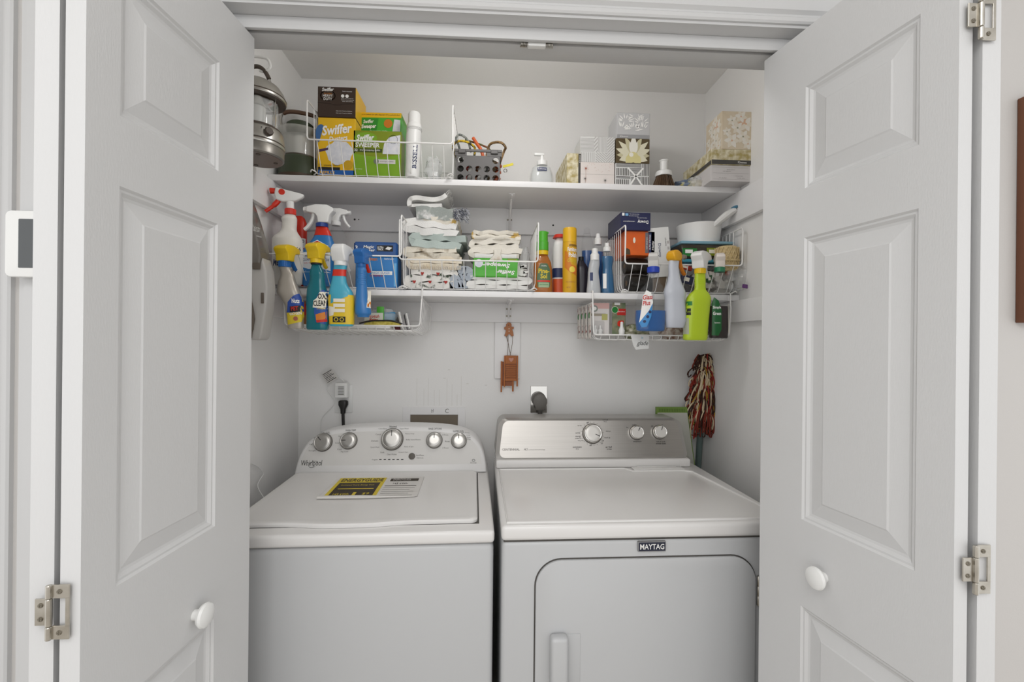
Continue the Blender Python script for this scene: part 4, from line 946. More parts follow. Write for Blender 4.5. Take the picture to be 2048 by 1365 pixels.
def petal(cx, cz, L, wd, a):
    pts = []
    for k in range(9): t = k/8; pts.append((t*L, wd*math.sin(PI*t**0.8)))
    for k in range(7, 0, -1): t = k/8; pts.append((t*L, -wd*math.sin(PI*t**0.8)))
    ca, sa = math.cos(a), math.sin(a); return [(cx+x*ca-z*sa, cz+x*sa+z*ca) for x, z in pts]
def clampp(pts, W, h): return [(min(W/2-0.0005, max(-W/2+0.0005, x)), min(h-0.0005, max(0.0005, z))) for x, z in pts]
pm = [mat('petal_cream', '#ddd8bf', 0.6), mat('petal_white', '#ebe8de', 0.6), mat('petal_shade', '#c6bf9d', 0.6), mat('petal_yellow', '#d9cf94', 0.6)]
for k, (a, L, wd, mi) in enumerate(((0.0, .5, .10, 2), (PI, .5, .10, 2), (0.35, .55, .10, 0), (2.8, .55, .10, 0), (0.75, .6, .09, 0), (2.4, .6, .09, 0), (1.15, .62, .085, 2), (2.0, .62, .085, 2), (1.57, .66, .09, 1), (-0.35, .45, .12, 0), (3.5, .45, .12, 0), (-0.9, .35, .13, 3), (4.0, .35, .13, 3), (1.3, .42, .07, 1), (1.85, .42, .07, 1))):
    patch(0, 0, 0, 0, Y0-0.0001*(k+1), pm[mi], o, shape=clampp(petal(0.002, h*0.32, L*W, wd*W, a), W, h), name='printed_petal')
patch(0, 0, 0, 0, Y0-0.002, pm[1], o, shape=disc(-0.006, h*0.34, 0.008), name='printed_petal'); patch(0, 0, 0, 0, Y0-0.0019, pm[3], o, shape=disc(0.0, h*0.32, 0.018, 20, 0.012), name='printed_petal')
o, W, h = carton('tissue_box', 'silvery tissue box with white leaf sprays on top of the lily box', 'tissue box', 1234, 1300, 226, 1.676, S1+hs+hl+0.0012, 0.118, mat('tissue_silver', '#c3c3c4', 0.5), TG)
patch(-W/2+0.001, W/2-0.001, 0.001, h*0.15, Y0, mat('print_mid_grey', '#9d9d9f', 0.5), o, name='printed_strip'); txt('Kleenex', -W*0.28, h*0.075, Y0-0.0005, M_pw, o, w=W*0.25, h=h*0.06, shear=0.2)
rd = random.Random(9); k = 0
for (x0, z0_) in ((-0.03, 0.06), (0.0, 0.03), (0.03, 0.055), (0.035, 0.03), (-0.045, 0.03), (0.01, 0.075)):
    for j in range(9):
        a = 0.35*j+rd.uniform(0, 0.3); L = 0.016+rd.uniform(0, 0.012)
        pts = clampp(petal(x0+0.012*math.cos(a), z0_+0.012*math.sin(a), L, 0.002, a), W, h)
        if max(p[1] for p in pts) < h*0.98 and min(p[1] for p in pts) > h*0.16 and min(p[0] for p in pts) > -W/2+0.002 and max(p[0] for p in pts) < W/2-0.002: patch(0, 0, 0, 0, Y0-0.0002-0.00005*(k % 5), M_pw, o, shape=pts, name='printed_leaf'); k += 1
# brush
c = at(1327, 380, 1.69)
o = thing('shelf_brush', 'white handled round brush with brown bristles standing on the upper shelf', 'brush', (c.x, 1.69, S1+0.0003))
M_br = mat('bristle_brown', '#6b5138', 0.7, var=(220, 0.15), col2='#3f2f22', sx=(1, 1, 0.1))
g = G(); rd = random.Random(2)
for k in range(420):
    a = rd.uniform(0, 2*PI); q = math.sqrt(rd.random()); r0, r1 = 0.024*q, 0.044*q
    a2 = a+rd.uniform(-0.05, 0.05); p0 = Vector((r1*math.cos(a2), r1*math.sin(a2)*0.8, rd.uniform(0, 0.004))); p1 = Vector((r0*math.cos(a), r0*math.sin(a), 0.052))
    s_ = Vector((-math.sin(a), math.cos(a), 0))*0.0012; t_ = Vector((math.cos(a), math.sin(a), 0))*0.0012
    g.add([p0+s_, p0-s_, p0+t_, p1+s_, p1-s_, p1+t_], [(0, 1, 4, 3), (1, 2, 5, 4), (2, 0, 3, 5)])
obj('bristles', g, M_br, o, smooth=None, kind='stuff')
obj('ferrule', lathe([(0.030, 0.045), (0.031, 0.05), (0.028, 0.062), (0.014, 0.068)], 28), M_white, o)
obj('handle_socket', lathe([(0.0135, 0.066), (0.0145, 0.098), (0.017, 0.101), (0.017, 0.104), (0.0125, 0.104), (0.0115, 0.075)], 24, cap=False), M_white, o)
# stack by the right wall
o, W, h = carton('tissue_box', 'long white tissue box with its printed underside facing out at the right wall', 'tissue box', 1422, 1501, 331, 1.592, S1, 0.225, mat('tissue_lilac_white', '#d6d2d1', 0.55), TG)
hw2 = h
for z in (0.85, 0.5, 0.12): obj('printed_rule', gbox(-W*0.45, W*0.45, Y0-0.0001, Y0+0.0002, h*z, h*z+0.0005), M_lgrey, o)
for z, x, s_ in ((0.72, 0.0, 'facial tissue'), (0.62, -0.1, '160 tissues'), (0.33, 0.2, 'recycle'), (0.2, -0.2, '2-ply'), (0.2, 0.25, 'thank you')): txt(s_, x*W, h*z, Y0-0.0004, M_inkg, o, w=W*0.2, h=h*0.045)
Ml = face_left(W, 0.225); patch(-0.03, 0.03, h*0.15, h*0.75, Y0, M_pw, o, M=Ml); patch(0, 0, 0, 0, Y0-0.0004, M_orange, o, M=Ml, shape=disc(0.0, h*0.45, 0.008, 10), name='printed_icon')
o, W, h = carton('tissue_box', 'flat gold swirl tissue box with a dark strip under the cream flower box', 'tissue box', 1423, 1503, 299, 1.588, S1+hw2+0.0006, 0.235, M_gold, TG)
patch(-W/2+0.001, W/2-0.001, 0.001, h*0.3, Y0, M_strip, o, name='printed_strip'); txt('Kleenex', W*0.27, h*0.17, Y0-0.0005, M_pw, o, w=W*0.22, h=h*0.15)
Ml = face_left(W, 0.235); patch(-0.117, 0.117, 0.001, h*0.28, Y0, M_strip, o, M=Ml, name='printed_strip')
hg_ = h
o, W, h = carton('tissue_box', 'tall cream tissue box printed with pale flowers at the top of the right stack', 'tissue box', 1444, 1506.5, 223, 1.588, S1+hw2+hg_+0.0012, 0.118, mat('tissue_cream', '#e6dac5', 0.55, var=(14, 0.3), col2='#d6c4a6'), TG)
rd = random.Random(12); fm = [mat('flower_cream', '#ece4d4', 0.6), mat('flower_white', '#f0ebe1', 0.6), mat('flower_peach', '#dfb89a', 0.6), mat('flower_green', '#a7a48a', 0.6)]
Ml = face_left(W, 0.118)
for j, (fx, fz, r) in enumerate(((-0.02, 0.03, 0.020), (0.02, 0.045, 0.018), (0.03, 0.09, 0.02), (0.0, 0.075, 0.017), (0.012, 0.115, 0.016), (-0.02, 0.10, 0.014), (0.038, 0.02, 0.016), (-0.038, 0.06, 0.012))):
    for side in (None, Ml):
        for k in range(6):
            a = 2*PI*k/6+j; patch(0, 0, 0, 0, Y0-0.0001*(j*0.3+k*0.2+1), fm[(k+j) % 2 if j != 2 or k > 1 else 2], o, shape=clampp(petal(fx, fz, r*1.45, r*0.42, a), W if side is None else 0.116, h), name='printed_petal', M=side)
        patch(0, 0, 0, 0, Y0-0.0007, fm[3 if j % 2 else 2], o, shape=disc(fx, fz, r*0.18, 8), name='printed_flower_eye', M=side)
# parcels between brush and boxes
c = at(1372, 381, 1.70)
o = crumple('snack_packet', 'blue and yellow packet lying beside the brush on the upper shelf', 'packet', (c.x, 1.71, S1+0.0005), 0.040, 0.035, 0.018, mat('packet_blue', '#6d7c94', 0.3, var=(25, 0.05), col2='#c9c07a', bump=(80, 0.4)), 21)
c = at(1402, 383, 1.64)
o = crumple('plastic_parcel', 'clear plastic parcel with white contents beside the white tissue box', 'plastic bag', (c.x, 1.685, S1+0.0005), 0.030, 0.03, 0.022, M_bag, 33)
obj('contents', rbox(-0.02, 0.02, -0.02, 0.02, 0.003, 0.03, 0.006), mat('pale_contents', '#dcdad2', 0.6, var=(60, 0.2), col2='#c6b78d'), o)
# ------------------------------------------------------------------ hand vacuum on the left wall
M_vac = mat('vacuum_grey', '#b9b6b2', 0.35); M_vacd = mat('vacuum_dust_bowl', '#77726c', 0.15, alpha=0.9); M_vact = mat('vacuum_taupe_grip', '#5f554b', 0.45)
dV = 1.47
dF = dV+0.028
vb_ = at(524, 682, dF)
o = thing('hand_vacuum', 'grey cordless hand vacuum mounted upright on the left closet wall', 'vacuum cleaner', (vb_.x, dV, vb_.z))
def VP(pts, d=dF): return [((at(a, b, d).x-vb_.x), (at(a, b, d).z-vb_.z)) for a, b in pts]
body = VP([(516, 680), (537, 681), (541, 672), (549, 620), (552, 580), (549, 545), (541, 520), (536, 538), (500, 540), (490, 560), (492, 590), (516, 610), (526, 640), (522, 660), (516, 672)])
bowl = VP([(500, 541), (537, 540), (540, 519), (535, 490), (523, 450), (510, 412), (503, 392), (497, 388), (490, 400), (490, 530)])
obj('motor_body', bev(prism(body, -0.03, 0.03), 0.010, 3, 0.35), M_vac, o)
obj('dust_bowl', bev(prism(bowl, -0.034, 0.034), 0.010, 3, 0.35), M_vacd, o)
grip = [VP([(a, b)])[0] for a, b in ((503, 575), (515, 600), (522, 630), (521, 655), (519, 676))]
obj('handle_grip', tube(smooth_path([(a, -0.031, b) for a, b in grip], 5), [0.004]*3+[0.0085]*14+[0.006]*4, 10), M_vact, o)
q = VP([(543, 600)])[0]; obj('power_switch', rbox(q[0]-0.004, q[0]+0.004, -0.0335, -0.0285, q[1]-0.016, q[1]+0.016, 0.0015), M_vact, o)
q = VP([(537, 539)])[0]; obj('release_button', rbox(q[0]-0.018, q[0]+0.004, -0.038, -0.031, q[1]-0.010, q[1]+0.010, 0.002), M_vact, o)
q = VP([(515, 459)], 1.435)[0]; txt('BLACK+\nDECKER', q[0]-0.002, q[1], -0.0346, M_pw, o, w=0.018, h=0.014, ang=-0.25)
q = VP([(518, 473)], 1.435)[0]; txt('dustbuster', q[0], q[1], -0.0346, M_pw, o, w=0.016, h=0.004, ang=-0.25)
q = VP([(527, 503)], 1.435)[0]; txt('LITHIUM\nEXTREME', q[0]-0.002, q[1], -0.0346, M_inkg, o, w=0.018, h=0.009, ang=-0.15)
obj('wall_mount', gbox(XL-vb_.x+0.0005, XL-vb_.x+0.05, -0.02, 0.02, 0.10, 0.25), M_vact, o)

# ------------------------------------------------------------------ basket with the red-trigger bottle
B2F = S2+0.0085
SG = 'spray bottles standing in the left basket'
o, s = bottle('spray_bottle', 'off-white spray bottle with a red trigger and red collar in the left basket', 'spray bottle', [(430, 571, 590), (437, 564, 593), (446, 565, 593), (462, 563, 593), (477, 549, 602), (486, 547, 604), (520, 547, 605), (566, 549, 603)], 1.625, mat('offwhite_plastic', '#e3e0d9', 0.4), 0.8, 2.3, B2F, SG, rz=0.3)
t = s[-1]; z1 = collar(o, t, 0.0175, 0.020, M_redp)
R = (t[3], z1)
neck = loft([(z1, 0.012, 0.012, t[3]), (z1+0.032, 0.013, 0.011, t[3]-0.002)]); obj('head_stem', neck, M_white, o)
hp2 = [(a_*1.22, b_*1.0) for a_, b_ in [(-0.036, 0.026), (-0.020, 0.020), (0.012, 0.026), (0.030, 0.040), (0.037, 0.050), (0.030, 0.054), (0.0, 0.060), (-0.030, 0.066), (-0.038, 0.066), (-0.040, 0.046)]]
obj('spray_head', bev(prism([(a+t[3], b+z1) for a, b in hp2], -0.013, 0.013), 0.005, 3, 0.35), M_white, o)
obj('nozzle', lathe([(0.009, 0), (0.010, 0.016), (0.008, 0.018)], 14).xf(Matrix.Translation((t[3]-0.046, 0, z1+0.057)) @ Matrix.Rotation(-PI/2-0.1, 4, 'Y')), M_redp, o)
tp = smooth_path([(t[3]-0.026, 0, z1+0.052), (t[3]-0.034, 0, z1+0.030), (t[3]-0.050, 0, z1+0.008), (t[3]-0.076, 0, z1-0.016)], 6)
g = tube(tp, [0.010]*6+[0.0085]*7+[0.006]*6, 10); obj('trigger', g, M_redp, o)
obj('pivot_disc', lathe([(0.010, -0.014), (0.010, 0.014)], 16).xf(Matrix.Translation((t[3]-0.026, 0, z1+0.052)) @ Matrix.Rotation(PI/2, 4, 'X')), M_redp, o)
fs = surf(s)
txt('MEAN', s[0][3]-0.022, 0.07, 0, M_navy, o, w=0.045, h=0.022, shear=0.2, bold=0.02, fn=fs); txt('GREEN', s[0][3]+0.004, 0.045, 0, M_navy, o, w=0.05, h=0.010, shear=0.2, fn=fs)
patch(s[0][3]+0.008, s[0][3]+0.044, 0.112, 0.128, 0, M_cream, o, fn=fs); txt('66', s[0][3]+0.034, 0.119, 0, M_ink, o, h=0.013, w=0.014, fn=surf(s, 0.0016))
o, s = bottle('drain_bottle', 'red bottle with a white label behind the red-trigger spray', 'bottle', [(433, 592, 605), (437, 588, 609), (447, 586, 613), (500, 587, 613), (552, 588, 612)], 1.76, M_redp, 0.7, 2.6, B2F)
patch(s[0][3]-0.01, s[0][3]+0.022, 0.15, 0.185, 0, M_pw, o, fn=surf(s)); txt('GOO\nIS', s[0][3]+0.009, 0.168, 0, M_ink, o, w=0.02, h=0.024, fn=surf(s, 0.0016), bold=0.02)
M_clx = mat('bleach_blue', '#2f78b8', 0.35)
o, s = bottle('spray_bottle', 'blue bleach spray bottle with a white head and red neck label', 'spray bottle', [(455, 633, 655), (462, 632, 659), (475, 628, 664), (490, 617, 669), (502, 608, 670), (515, 604, 669), (545, 603, 667), (563, 606, 664)], 1.66, M_clx, 0.55, 2.6, B2F, SG)
t = s[-1]; obj('neck_ring', lathe([(0.0205, t[0]), (0.0205, t[0]+0.012), (0.018, t[0]+0.014)], 24, t[3], 0), mat('dark_blue_plastic', '#1f3f8a', 0.35), o)
spray_head(o, t[3]+0.006, t[0]+0.014, PI, 1.2, M_white, M_white, M_white, 0.03)
fs = surf(s, 0.001)
band = [q for q in s if q[0] > t[0]-0.033]
obj('neck_label', loft([(q[0], q[1]*1.02+0.0005, q[2]*1.02+0.0005)+tuple(q[3:]) for q in band], cap=False), M_redp, o)
c0 = s[0][3]
patch(c0-0.05, c0+0.05, 0.045, 0.115, 0, mat('label_white', '#dfe4ea', 0.45), o, fn=fs)
patch(0, 0, 0, 0, 0, M_clx, o, fn=surf(s, 0.0013), shape=[(c0-0.05, 0.046), (c0+0.05, 0.046), (c0+0.05, 0.052), (c0+0.02, 0.058), (c0-0.02, 0.056), (c0-0.05, 0.064)], name='printed_wave')
patch(0, 0, 0, 0, 0, M_pw, o, fn=surf(s, 0.0016), shape=[(c0-0.032, 0.137), (c0+0.006, 0.158), (c0+0.045, 0.137), (c0+0.006, 0.116)], name='printed_diamond'); patch(0, 0, 0, 0, 0, M_red, o, fn=surf(s, 0.0019), shape=[(c0-0.028, 0.137), (c0+0.006, 0.155), (c0+0.041, 0.137), (c0+0.006, 0.119)], name='printed_diamond')
txt('CLOROX', c0+0.007, 0.137, 0, M_pw, o, w=0.05, h=0.013, bold=0.02, fn=surf(s, 0.0023)); txt('MULTI-SURFACE\nCLEANER + BLEACH', c0+0.002, 0.094, 0, M_navy, o, w=0.088, h=0.020, fn=surf(s, 0.0018)); txt('kills 99.9% of germs', c0, 0.076, 0, M_red, o, w=0.07, h=0.005, fn=surf(s, 0.0018))
o, s = bottle('spray_bottle', 'clear empty spray bottle with a white head behind the bleach spray', 'spray bottle', [(452, 664, 680), (460, 662, 686), (470, 660, 691), (482, 660, 694), (520, 661, 696), (556, 663, 694)], 1.73, M_clear, 0.7, 2.2, B2F, SG)
t = s[-1]; collar(o, t, 0.0155, 0.016, M_white); spray_head(o, t[3], t[0]+0.014, 0.05, 0.92, M_white, M_white, M_white, 0.028)
p = at(712, 520, 1.84); o = thing('paper_sheet', 'white paper sheet leaning on the back of the left basket', 'paper', (p.x, 1.835, B2F+0.002), rot=(-0.12, 0.0, 0.0))
obj('sheet', rbox(-0.07, 0.05, 0, 0.0016, 0, 0.175, 0.0004, 1).mp(lambda a, b, c: (a, b, c-0.25*(a+0.01) if c > 0.1 else c)), M_paper, o)
o, W, h = carton('sponge_box', 'blue sponge box standing under the three-pack in the left basket', 'box', 711, 795, 514, 1.68, B2F, 0.08, mat('sponge_blue', '#2f7fc4', 0.4), bevr=0.003)
hb = h
txt('Clean', -W*0.10, h*0.93, Y0-0.0006, M_orange, o, w=W*0.24, h=h*0.12, bold=0.02); txt('Bathroom', W*0.3, h*0.94, Y0-0.0006, M_pw, o, w=W*0.22, h=h*0.06)
patch(-W*0.12, W*0.38, h*0.42, h*0.54, Y0-0.0003, M_pw, o); txt('EXTREME &', -W*0.0, h*0.39, Y0-0.0006, M_red, o, w=W*0.3, h=h*0.06)
txt('MAGIC ERASER', W*0.1, h*0.48, Y0-0.0008, mat('sponge_print_blue', '#2f7fc4', 0.5), o, w=W*0.44, h=h*0.07)
patch(W*0.42, W*0.48, h*0.05, h*0.8, Y0-0.0003, mat('print_sky', '#6db4e4', 0.5), o, name='printed_band')
o, W, h = carton('sponge_box', 'dark blue three-pack sponge box lying on top of the blue sponge box', 'box', 707, 795, 484, 1.675, B2F+hb+0.0006, 0.10, mat('sponge_navy', '#23457f', 0.4, var=(6, 0.5), col2='#2b63a8'), bevr=0.006)
txt('3', -W*0.43, h*0.56, Y0-0.0006, M_pw, o, h=h*0.3, bold=0.02); txt('Magic\nEraser', -W*0.15, h*0.53, Y0-0.0006, M_pw, o, w=W*0.28, h=h*0.42, shear=0.15, bold=0.02)
patch(W*0.03, W*0.40, h*0.34, h*0.76, Y0-0.0003, M_ink, o); txt('ULTRA\nTHICK', W*0.115, h*0.55, Y0-0.0007, M_pw, o, w=W*0.14, h=h*0.28, bold=0.02); patch(0, 0, 0, 0, Y0-0.0007, M_pw, o, shape=[(W*0.22, h*0.5), (W*0.32, h*0.44), (W*0.38, h*0.6), (W*0.28, h*0.68)], name='printed_sponge')

# --- bottles hung by their triggers on the left rail
dH = 1.525
HG = 'spray bottles hung on the left basket rail'
M_sil = mat('silver_plastic', '#b3aca2', 0.35, 0.35)
o, s = bottle('spray_bottle', 'silver pet stain spray bottle with a yellow head hung on the basket rail', 'spray bottle', [(535, 558, 581), (542, 561, 583), (551, 562, 588), (562, 558, 591), (574, 556, 596), (586, 555, 601), (597, 562, 605), (612, 571, 607), (635, 574, 607), (658, 576, 607)], dH, M_sil, 0.62, 2.6, None, HG)
t = s[-1]; z1 = collar(o, t, 0.0185, 0.020, M_blueh); spray_head(o, t[3]+0.002, z1-0.001, 1.38, 1.0, M_yh, M_blueh, M_yh, 0.046)
fs = surf(s, 0.001); c0 = s[0][3]+0.002
shp = [(c0-0.022, 0.012), (c0+0.02, 0.022), (c0+0.024, 0.04), (c0+0.024, 0.085), (c0+0.012, 0.112), (c0-0.002, 0.104), (c0-0.02, 0.084), (c0-0.025, 0.06)]
patch(0, 0, 0, 0, 0, M_yel, o, fn=lambda a, b: fs(a, b), shape=shp); shp2 = [(c0-0.025, 0.05), (c0+0.024, 0.055), (c0+0.024, 0.085), (c0+0.012, 0.112), (c0-0.002, 0.104), (c0-0.02, 0.084)]
patch(0, 0, 0, 0, 0, mat('label_royal', '#2a4da0', 0.4), o, fn=surf(s, 0.0014), shape=shp2, name='printed_field')
txt('Nuts', c0+0.004, 0.088, 0, M_pw, o, w=0.022, h=0.014, bold=0.03, fn=surf(s, 0.002)); patch(0, 0, 0, 0, 0, M_ink, o, fn=surf(s, 0.0017), shape=[(c0-0.014, 0.05), (c0+0.022, 0.055), (c0+0.022, 0.075), (c0-0.014, 0.07)], name='printed_field')
txt('PET', c0+0.001, 0.064, 0, M_red, o, w=0.022, h=0.013, bold=0.03, ang=0.08, fn=surf(s, 0.0022)); txt('OXYGEN', c0+0.003, 0.048, 0, M_pw, o, w=0.034, h=0.009, bold=0.02, ang=0.12, fn=surf(s, 0.0022)); patch(0, 0, 0, 0, 0, M_rust, o, fn=surf(s, 0.002), shape=disc(c0+0.004, 0.032, 0.007), name='printed_picture')
M_teal = mat('teal_liquid_plastic', '#17707c', 0.2, alpha=0.93)
o, s = bottle('spray_bottle', 'teal see-through stain remover spray bottle with a yellow head on the rail', 'spray bottle', [(530, 624, 641), (538, 622, 645), (548, 620, 649), (556, 621, 649), (566, 619, 650), (580, 615, 653), (600, 614, 657), (640, 614, 658), (660, 614, 657)], dH, M_teal, 0.65, 2.8, None, HG)
t = s[-1]; obj('seal_ring', lathe([(0.0165, t[0]), (0.0165, t[0]+0.005)], 20, t[3], 0), M_ink, o); z1 = collar(o, t, 0.0185, 0.014, M_yh, False, 0.005); spray_head(o, t[3], z1-0.001, 1.32, 1.0, M_yh, M_yh, M_yh, 0.044)
c0 = s[0][3]; fs = surf(s, 0.001)
lab = [(c0+0.002, 0.024), (c0+0.034, 0.016), (c0+0.034, 0.125), (c0+0.020, 0.128), (c0+0.010, 0.118), (c0-0.002, 0.09), (c0-0.004, 0.055)]
patch(0, 0, 0, 0, 0, mat('label_royal2', '#24509c', 0.4), o, fn=fs, shape=lab)
patch(0, 0, 0, 0, 0, M_cream, o, fn=surf(s, 0.0013), shape=[(c0-0.008, 0.070), (c0+0.034, 0.066), (c0+0.034, 0.122), (c0+0.012, 0.12), (c0+0.004, 0.10), (c0-0.006, 0.092)], name='printed_field')
txt('OXI', c0+0.020, 0.106, 0, M_ink, o, w=0.026, h=0.018, bold=0.03, fn=surf(s, 0.0018)); txt('CLEAN', c0+0.014, 0.084, 0, M_ink, o, w=0.04, h=0.018, bold=0.03, ang=0.05, fn=surf(s, 0.0018))
txt('LAUNDRY', c0+0.018, 0.067, 0, M_yel, o, w=0.026, h=0.006, fn=surf(s, 0.0018)); patch(0, 0, 0, 0, 0, M_orange, o, fn=surf(s, 0.0015), shape=[(c0+0.003, 0.03), (c0+0.033, 0.034), (c0+0.033, 0.058), (c0+0.001, 0.048)], name='printed_picture'); patch(0, 0, 0, 0, 0, M_red, o, fn=surf(s, 0.0016), shape=[(c0+0.005, 0.022), (c0+0.034, 0.026), (c0+0.033, 0.034), (c0+0.003, 0.03)], name='printed_band')
M_lbl = mat('light_blue_plastic', '#4aa9c2', 0.35)
o, s = bottle('spray_bottle', 'light blue and yellow spray bottle with a white head and red neck band', 'spray bottle', [(532, 668, 694), (542, 667, 692), (556, 665, 692), (570, 662, 695), (585, 659, 705), (600, 658, 708), (630, 659, 708), (653, 660, 707)], dH, M_lbl, 0.55, 3.0, None, HG)
t = s[-1]; z1 = collar(o, t, 0.0200, 0.014, M_white, False); spray_head(o, t[3], z1-0.001, 1.4, 1.05, M_white, M_white, M_white, 0.044, HEAD_ROUND)
band = [q for q in s if t[0]-0.036 < q[0] < t[0]-0.012]
obj('neck_band', loft([(q[0], q[1]*1.02+0.0006, q[2]*1.02+0.0006)+tuple(q[3:]) for q in band], cap=False), M_redp, o)
c0 = s[0][3]; low = [q for q in s if q[0] < 0.10]
obj('yellow_label', loft([(max(q[0], 0.006), q[1]*1.01+0.0004, q[2]*1.01+0.0004)+tuple(q[3:]) for q in low[1:]], cap=False), mat('label_yellow', '#e3c128', 0.4), o)
patch(0, 0, 0, 0, 0, M_lbl, o, fn=surf(s, 0.0016), shape=[(c0-0.041, 0.066), (c0-0.038, 0.10), (c0+0.034, 0.10)], name='printed_field')
patch(0, 0, 0, 0, 0, M_cream, o, fn=surf(s, 0.0016), shape=[(c0-0.041, 0.03), (c0-0.02, 0.034), (c0-0.015, 0.06), (c0-0.041, 0.064)], name='printed_glow')
for k in range(3): patch(c0-0.020, c0+0.016, 0.044+0.016*k, 0.055+0.016*k, 0, M_cream, o, fn=surf(s, 0.0021), name='printed_icon')
patch(c0-0.022, c0+0.018, 0.012, 0.030, 0, M_ink, o, fn=surf(s, 0.0019))
for k in (-1, 1): obj('recycle_mark', tube([(c0-0.002+k*0.009+0.006*math.cos(a), 0, 0.021+0.006*math.sin(a)) for a in [2*PI*j/6 for j in range(6)]], 0.0012, 4, True).mp(lambda a, b, c_: surf(s, 0.0026)(a, c_)), M_yel, o)
o, s = bottle('spray_bottle', 'solid blue spray bottle with a ribbed neck and blue head hung on the rail', 'spray bottle', [(535, 715, 731), (541, 714, 733), (548, 714, 732), (575, 713, 734), (600, 711, 736), (618, 710, 741), (628, 711, 742), (635, 714, 739)], dH, mat('bottle_mid_blue', '#2f74b5', 0.35), 0.8, 2.3, None, HG)
t = s[-1]; z1 = collar(o, t, 0.0135, 0.012, M_blueh, False); spray_head(o, t[3], z1-0.001, 1.35, 0.95, M_blueh, M_redp, M_redp, 0.036)
for k in range(6):
    z_ = t[0]-0.022-0.007*k; q = min(s, key=lambda a: abs(a[0]-z_)); obj('grip_rib', loft([(z_-0.001, q[1]*1.0, q[2], q[3]), (z_, q[1]*1.04+0.0003, q[2]*1.04, q[3]), (z_+0.001, q[1], q[2], q[3])], cap=False), MATS['bottle_mid_blue'], o)
patch(s[0][3]+0.014, s[0][3]+0.024, 0.03, 0.085, 0, M_cream, o, fn=surf(s, 0.0008)); patch(s[0][3]+0.016, s[0][3]+0.024, 0.034, 0.05, 0, M_orange, o, fn=surf(s, 0.0014), name='printed_picture')

# ------------------------------------------------------------------ towels
def cloth(name, W, D, T, m, folds, seed, lean=0.0, amp=0.004, frin=0):
    """folded cloth: its strip path runs back and forth in XZ (folds passes), carried along Y"""
    rd = random.Random(seed); path = []
    t = T/folds; r = t*0.5
    for k in range(folds):
        z = r+t*k; xs = (-W/2+r, W/2-r*rd.uniform(0.6, 2.0)) if k % 2 == 0 else (W/2-r, -W/2+r*1.2)
        if k % 2 == 1: xs = (W/2-r*rd.uniform(0.5, 2.5), -W/2+r)
        if k % 2 == 0 and k > 0: xs = (-W/2+r, W/2-r*rd.uniform(0.5, 3))
        if k == 0: xs = (W/2-r*rd.uniform(0, 2), -W/2+r) if folds > 1 else (-W/2, W/2)
        n = 14
        seg = [(xs[0]+(xs[1]-xs[0])*j/n, z) for j in range(n+1)]
        if k % 2 == 0 and k > 0: pass
        path.append(seg)
    pts = []
    d = -1 if folds > 1 else 1
    for k in range(folds):
        z = r+t*k; a, b = (W/2-r*rd.uniform(0.2, 1.6), -W/2+r*rd.uniform(0.9, 1.3)) if k % 2 == 0 else (-W/2+r*rd.uniform(0.9, 1.3), W/2-r*rd.uniform(0.2, 1.6))
        n = 12
        pts += [(a+(b-a)*j/n, z+lean*(a+(b-a)*j/n)+amp*0.5*math.sin(5*j/n*PI+seed)) for j in range(n+1)]
        if k < folds-1:
            for j in range(1, 5):
                th = PI*j/5; sg = -1 if k % 2 == 0 else 1
                pts.append((b+sg*r*1.15*math.sin(th), z+r-r*math.cos(th)+lean*b))
    half = t*0.46; up = []; dn = []
    for i, (x, z) in enumerate(pts):
        p, q = pts[max(i-1, 0)], pts[min(i+1, len(pts)-1)]; dx, dz = q[0]-p[0], q[1]-p[1]; L = math.hypot(dx, dz) or 1
        up.append((x-dz/L*half, z+dx/L*half)); dn.append((x+dz/L*half, z-dx/L*half))
    loop = dn+list(reversed(up)); n = len(loop); ny = 7; v = []; f = []
    for j in range(ny+1):
        y = D*j/ny
        for i, (x, z) in enumerate(loop):
            w_ = amp*(math.sin(x*70+j*1.3+seed)+math.sin(z*160+j*0.9+seed*2))*0.5
            yy = y+(w_*1.2 if j in (0, ny) else 0)
            sh = 0.86 if j in (0, ny) else 1.0
            zc = T/2; v.append((x+w_*0.5, yy, max(0.0002, zc+(z-zc)*(1.0 if sh == 1 else 0.985)+w_*0.5)))
    for j in range(ny):
        for i in range(n): f.append((j*n+i, j*n+(i+1) % n, (j+1)*n+(i+1) % n, (j+1)*n+i))
    m_ = len(pts)
    for base in (0, ny*n):
        for i in range(m_-1): f.append((base+i, base+i+1, base+n-2-i, base+n-1-i))
    return G().add(v, f)
TW = 'folded towels in the middle basket'
def towel(label, xl, xr, yt, yb, m, folds, seed, dep=0.20, d=1.662, lean=0.0, amp=0.004, name='folded_towel', z0=None):
    a = at(xl, yb, d); b = at(xr, yt, d); W = b.x-a.x; T = b.z-a.z
    o = thing(name, label, 'towel', ((a.x+b.x)/2, d, a.z if z0 is None else z0), group=TW)
    obj('cloth', cloth(name, W, dep, T, m, folds, seed, lean, amp), m, o, smooth=1.2)
    return o, W, T
TB = dict(bump=(350, 0.5))
M_t_white = mat('towel_white', '#e4e3e0', 0.9, **TB); M_t_sage = mat('towel_sage', '#b4c0bb', 0.9, **TB); M_t_grey = mat('towel_print_grey', '#dedddb', 0.9, var=(22, 0.05, 0.42), col2='#9aa09c', **TB)
M_t_gold = mat('towel_print_gold', '#e2dccf', 0.9, var=(28, 0.04, 0.62), col2='#c4a35a', **TB); M_t_rust = mat('towel_print_rust', '#8d7b62', 0.9, var=(26, 0.08, 0.40), col2='#e0d9ca', **TB)
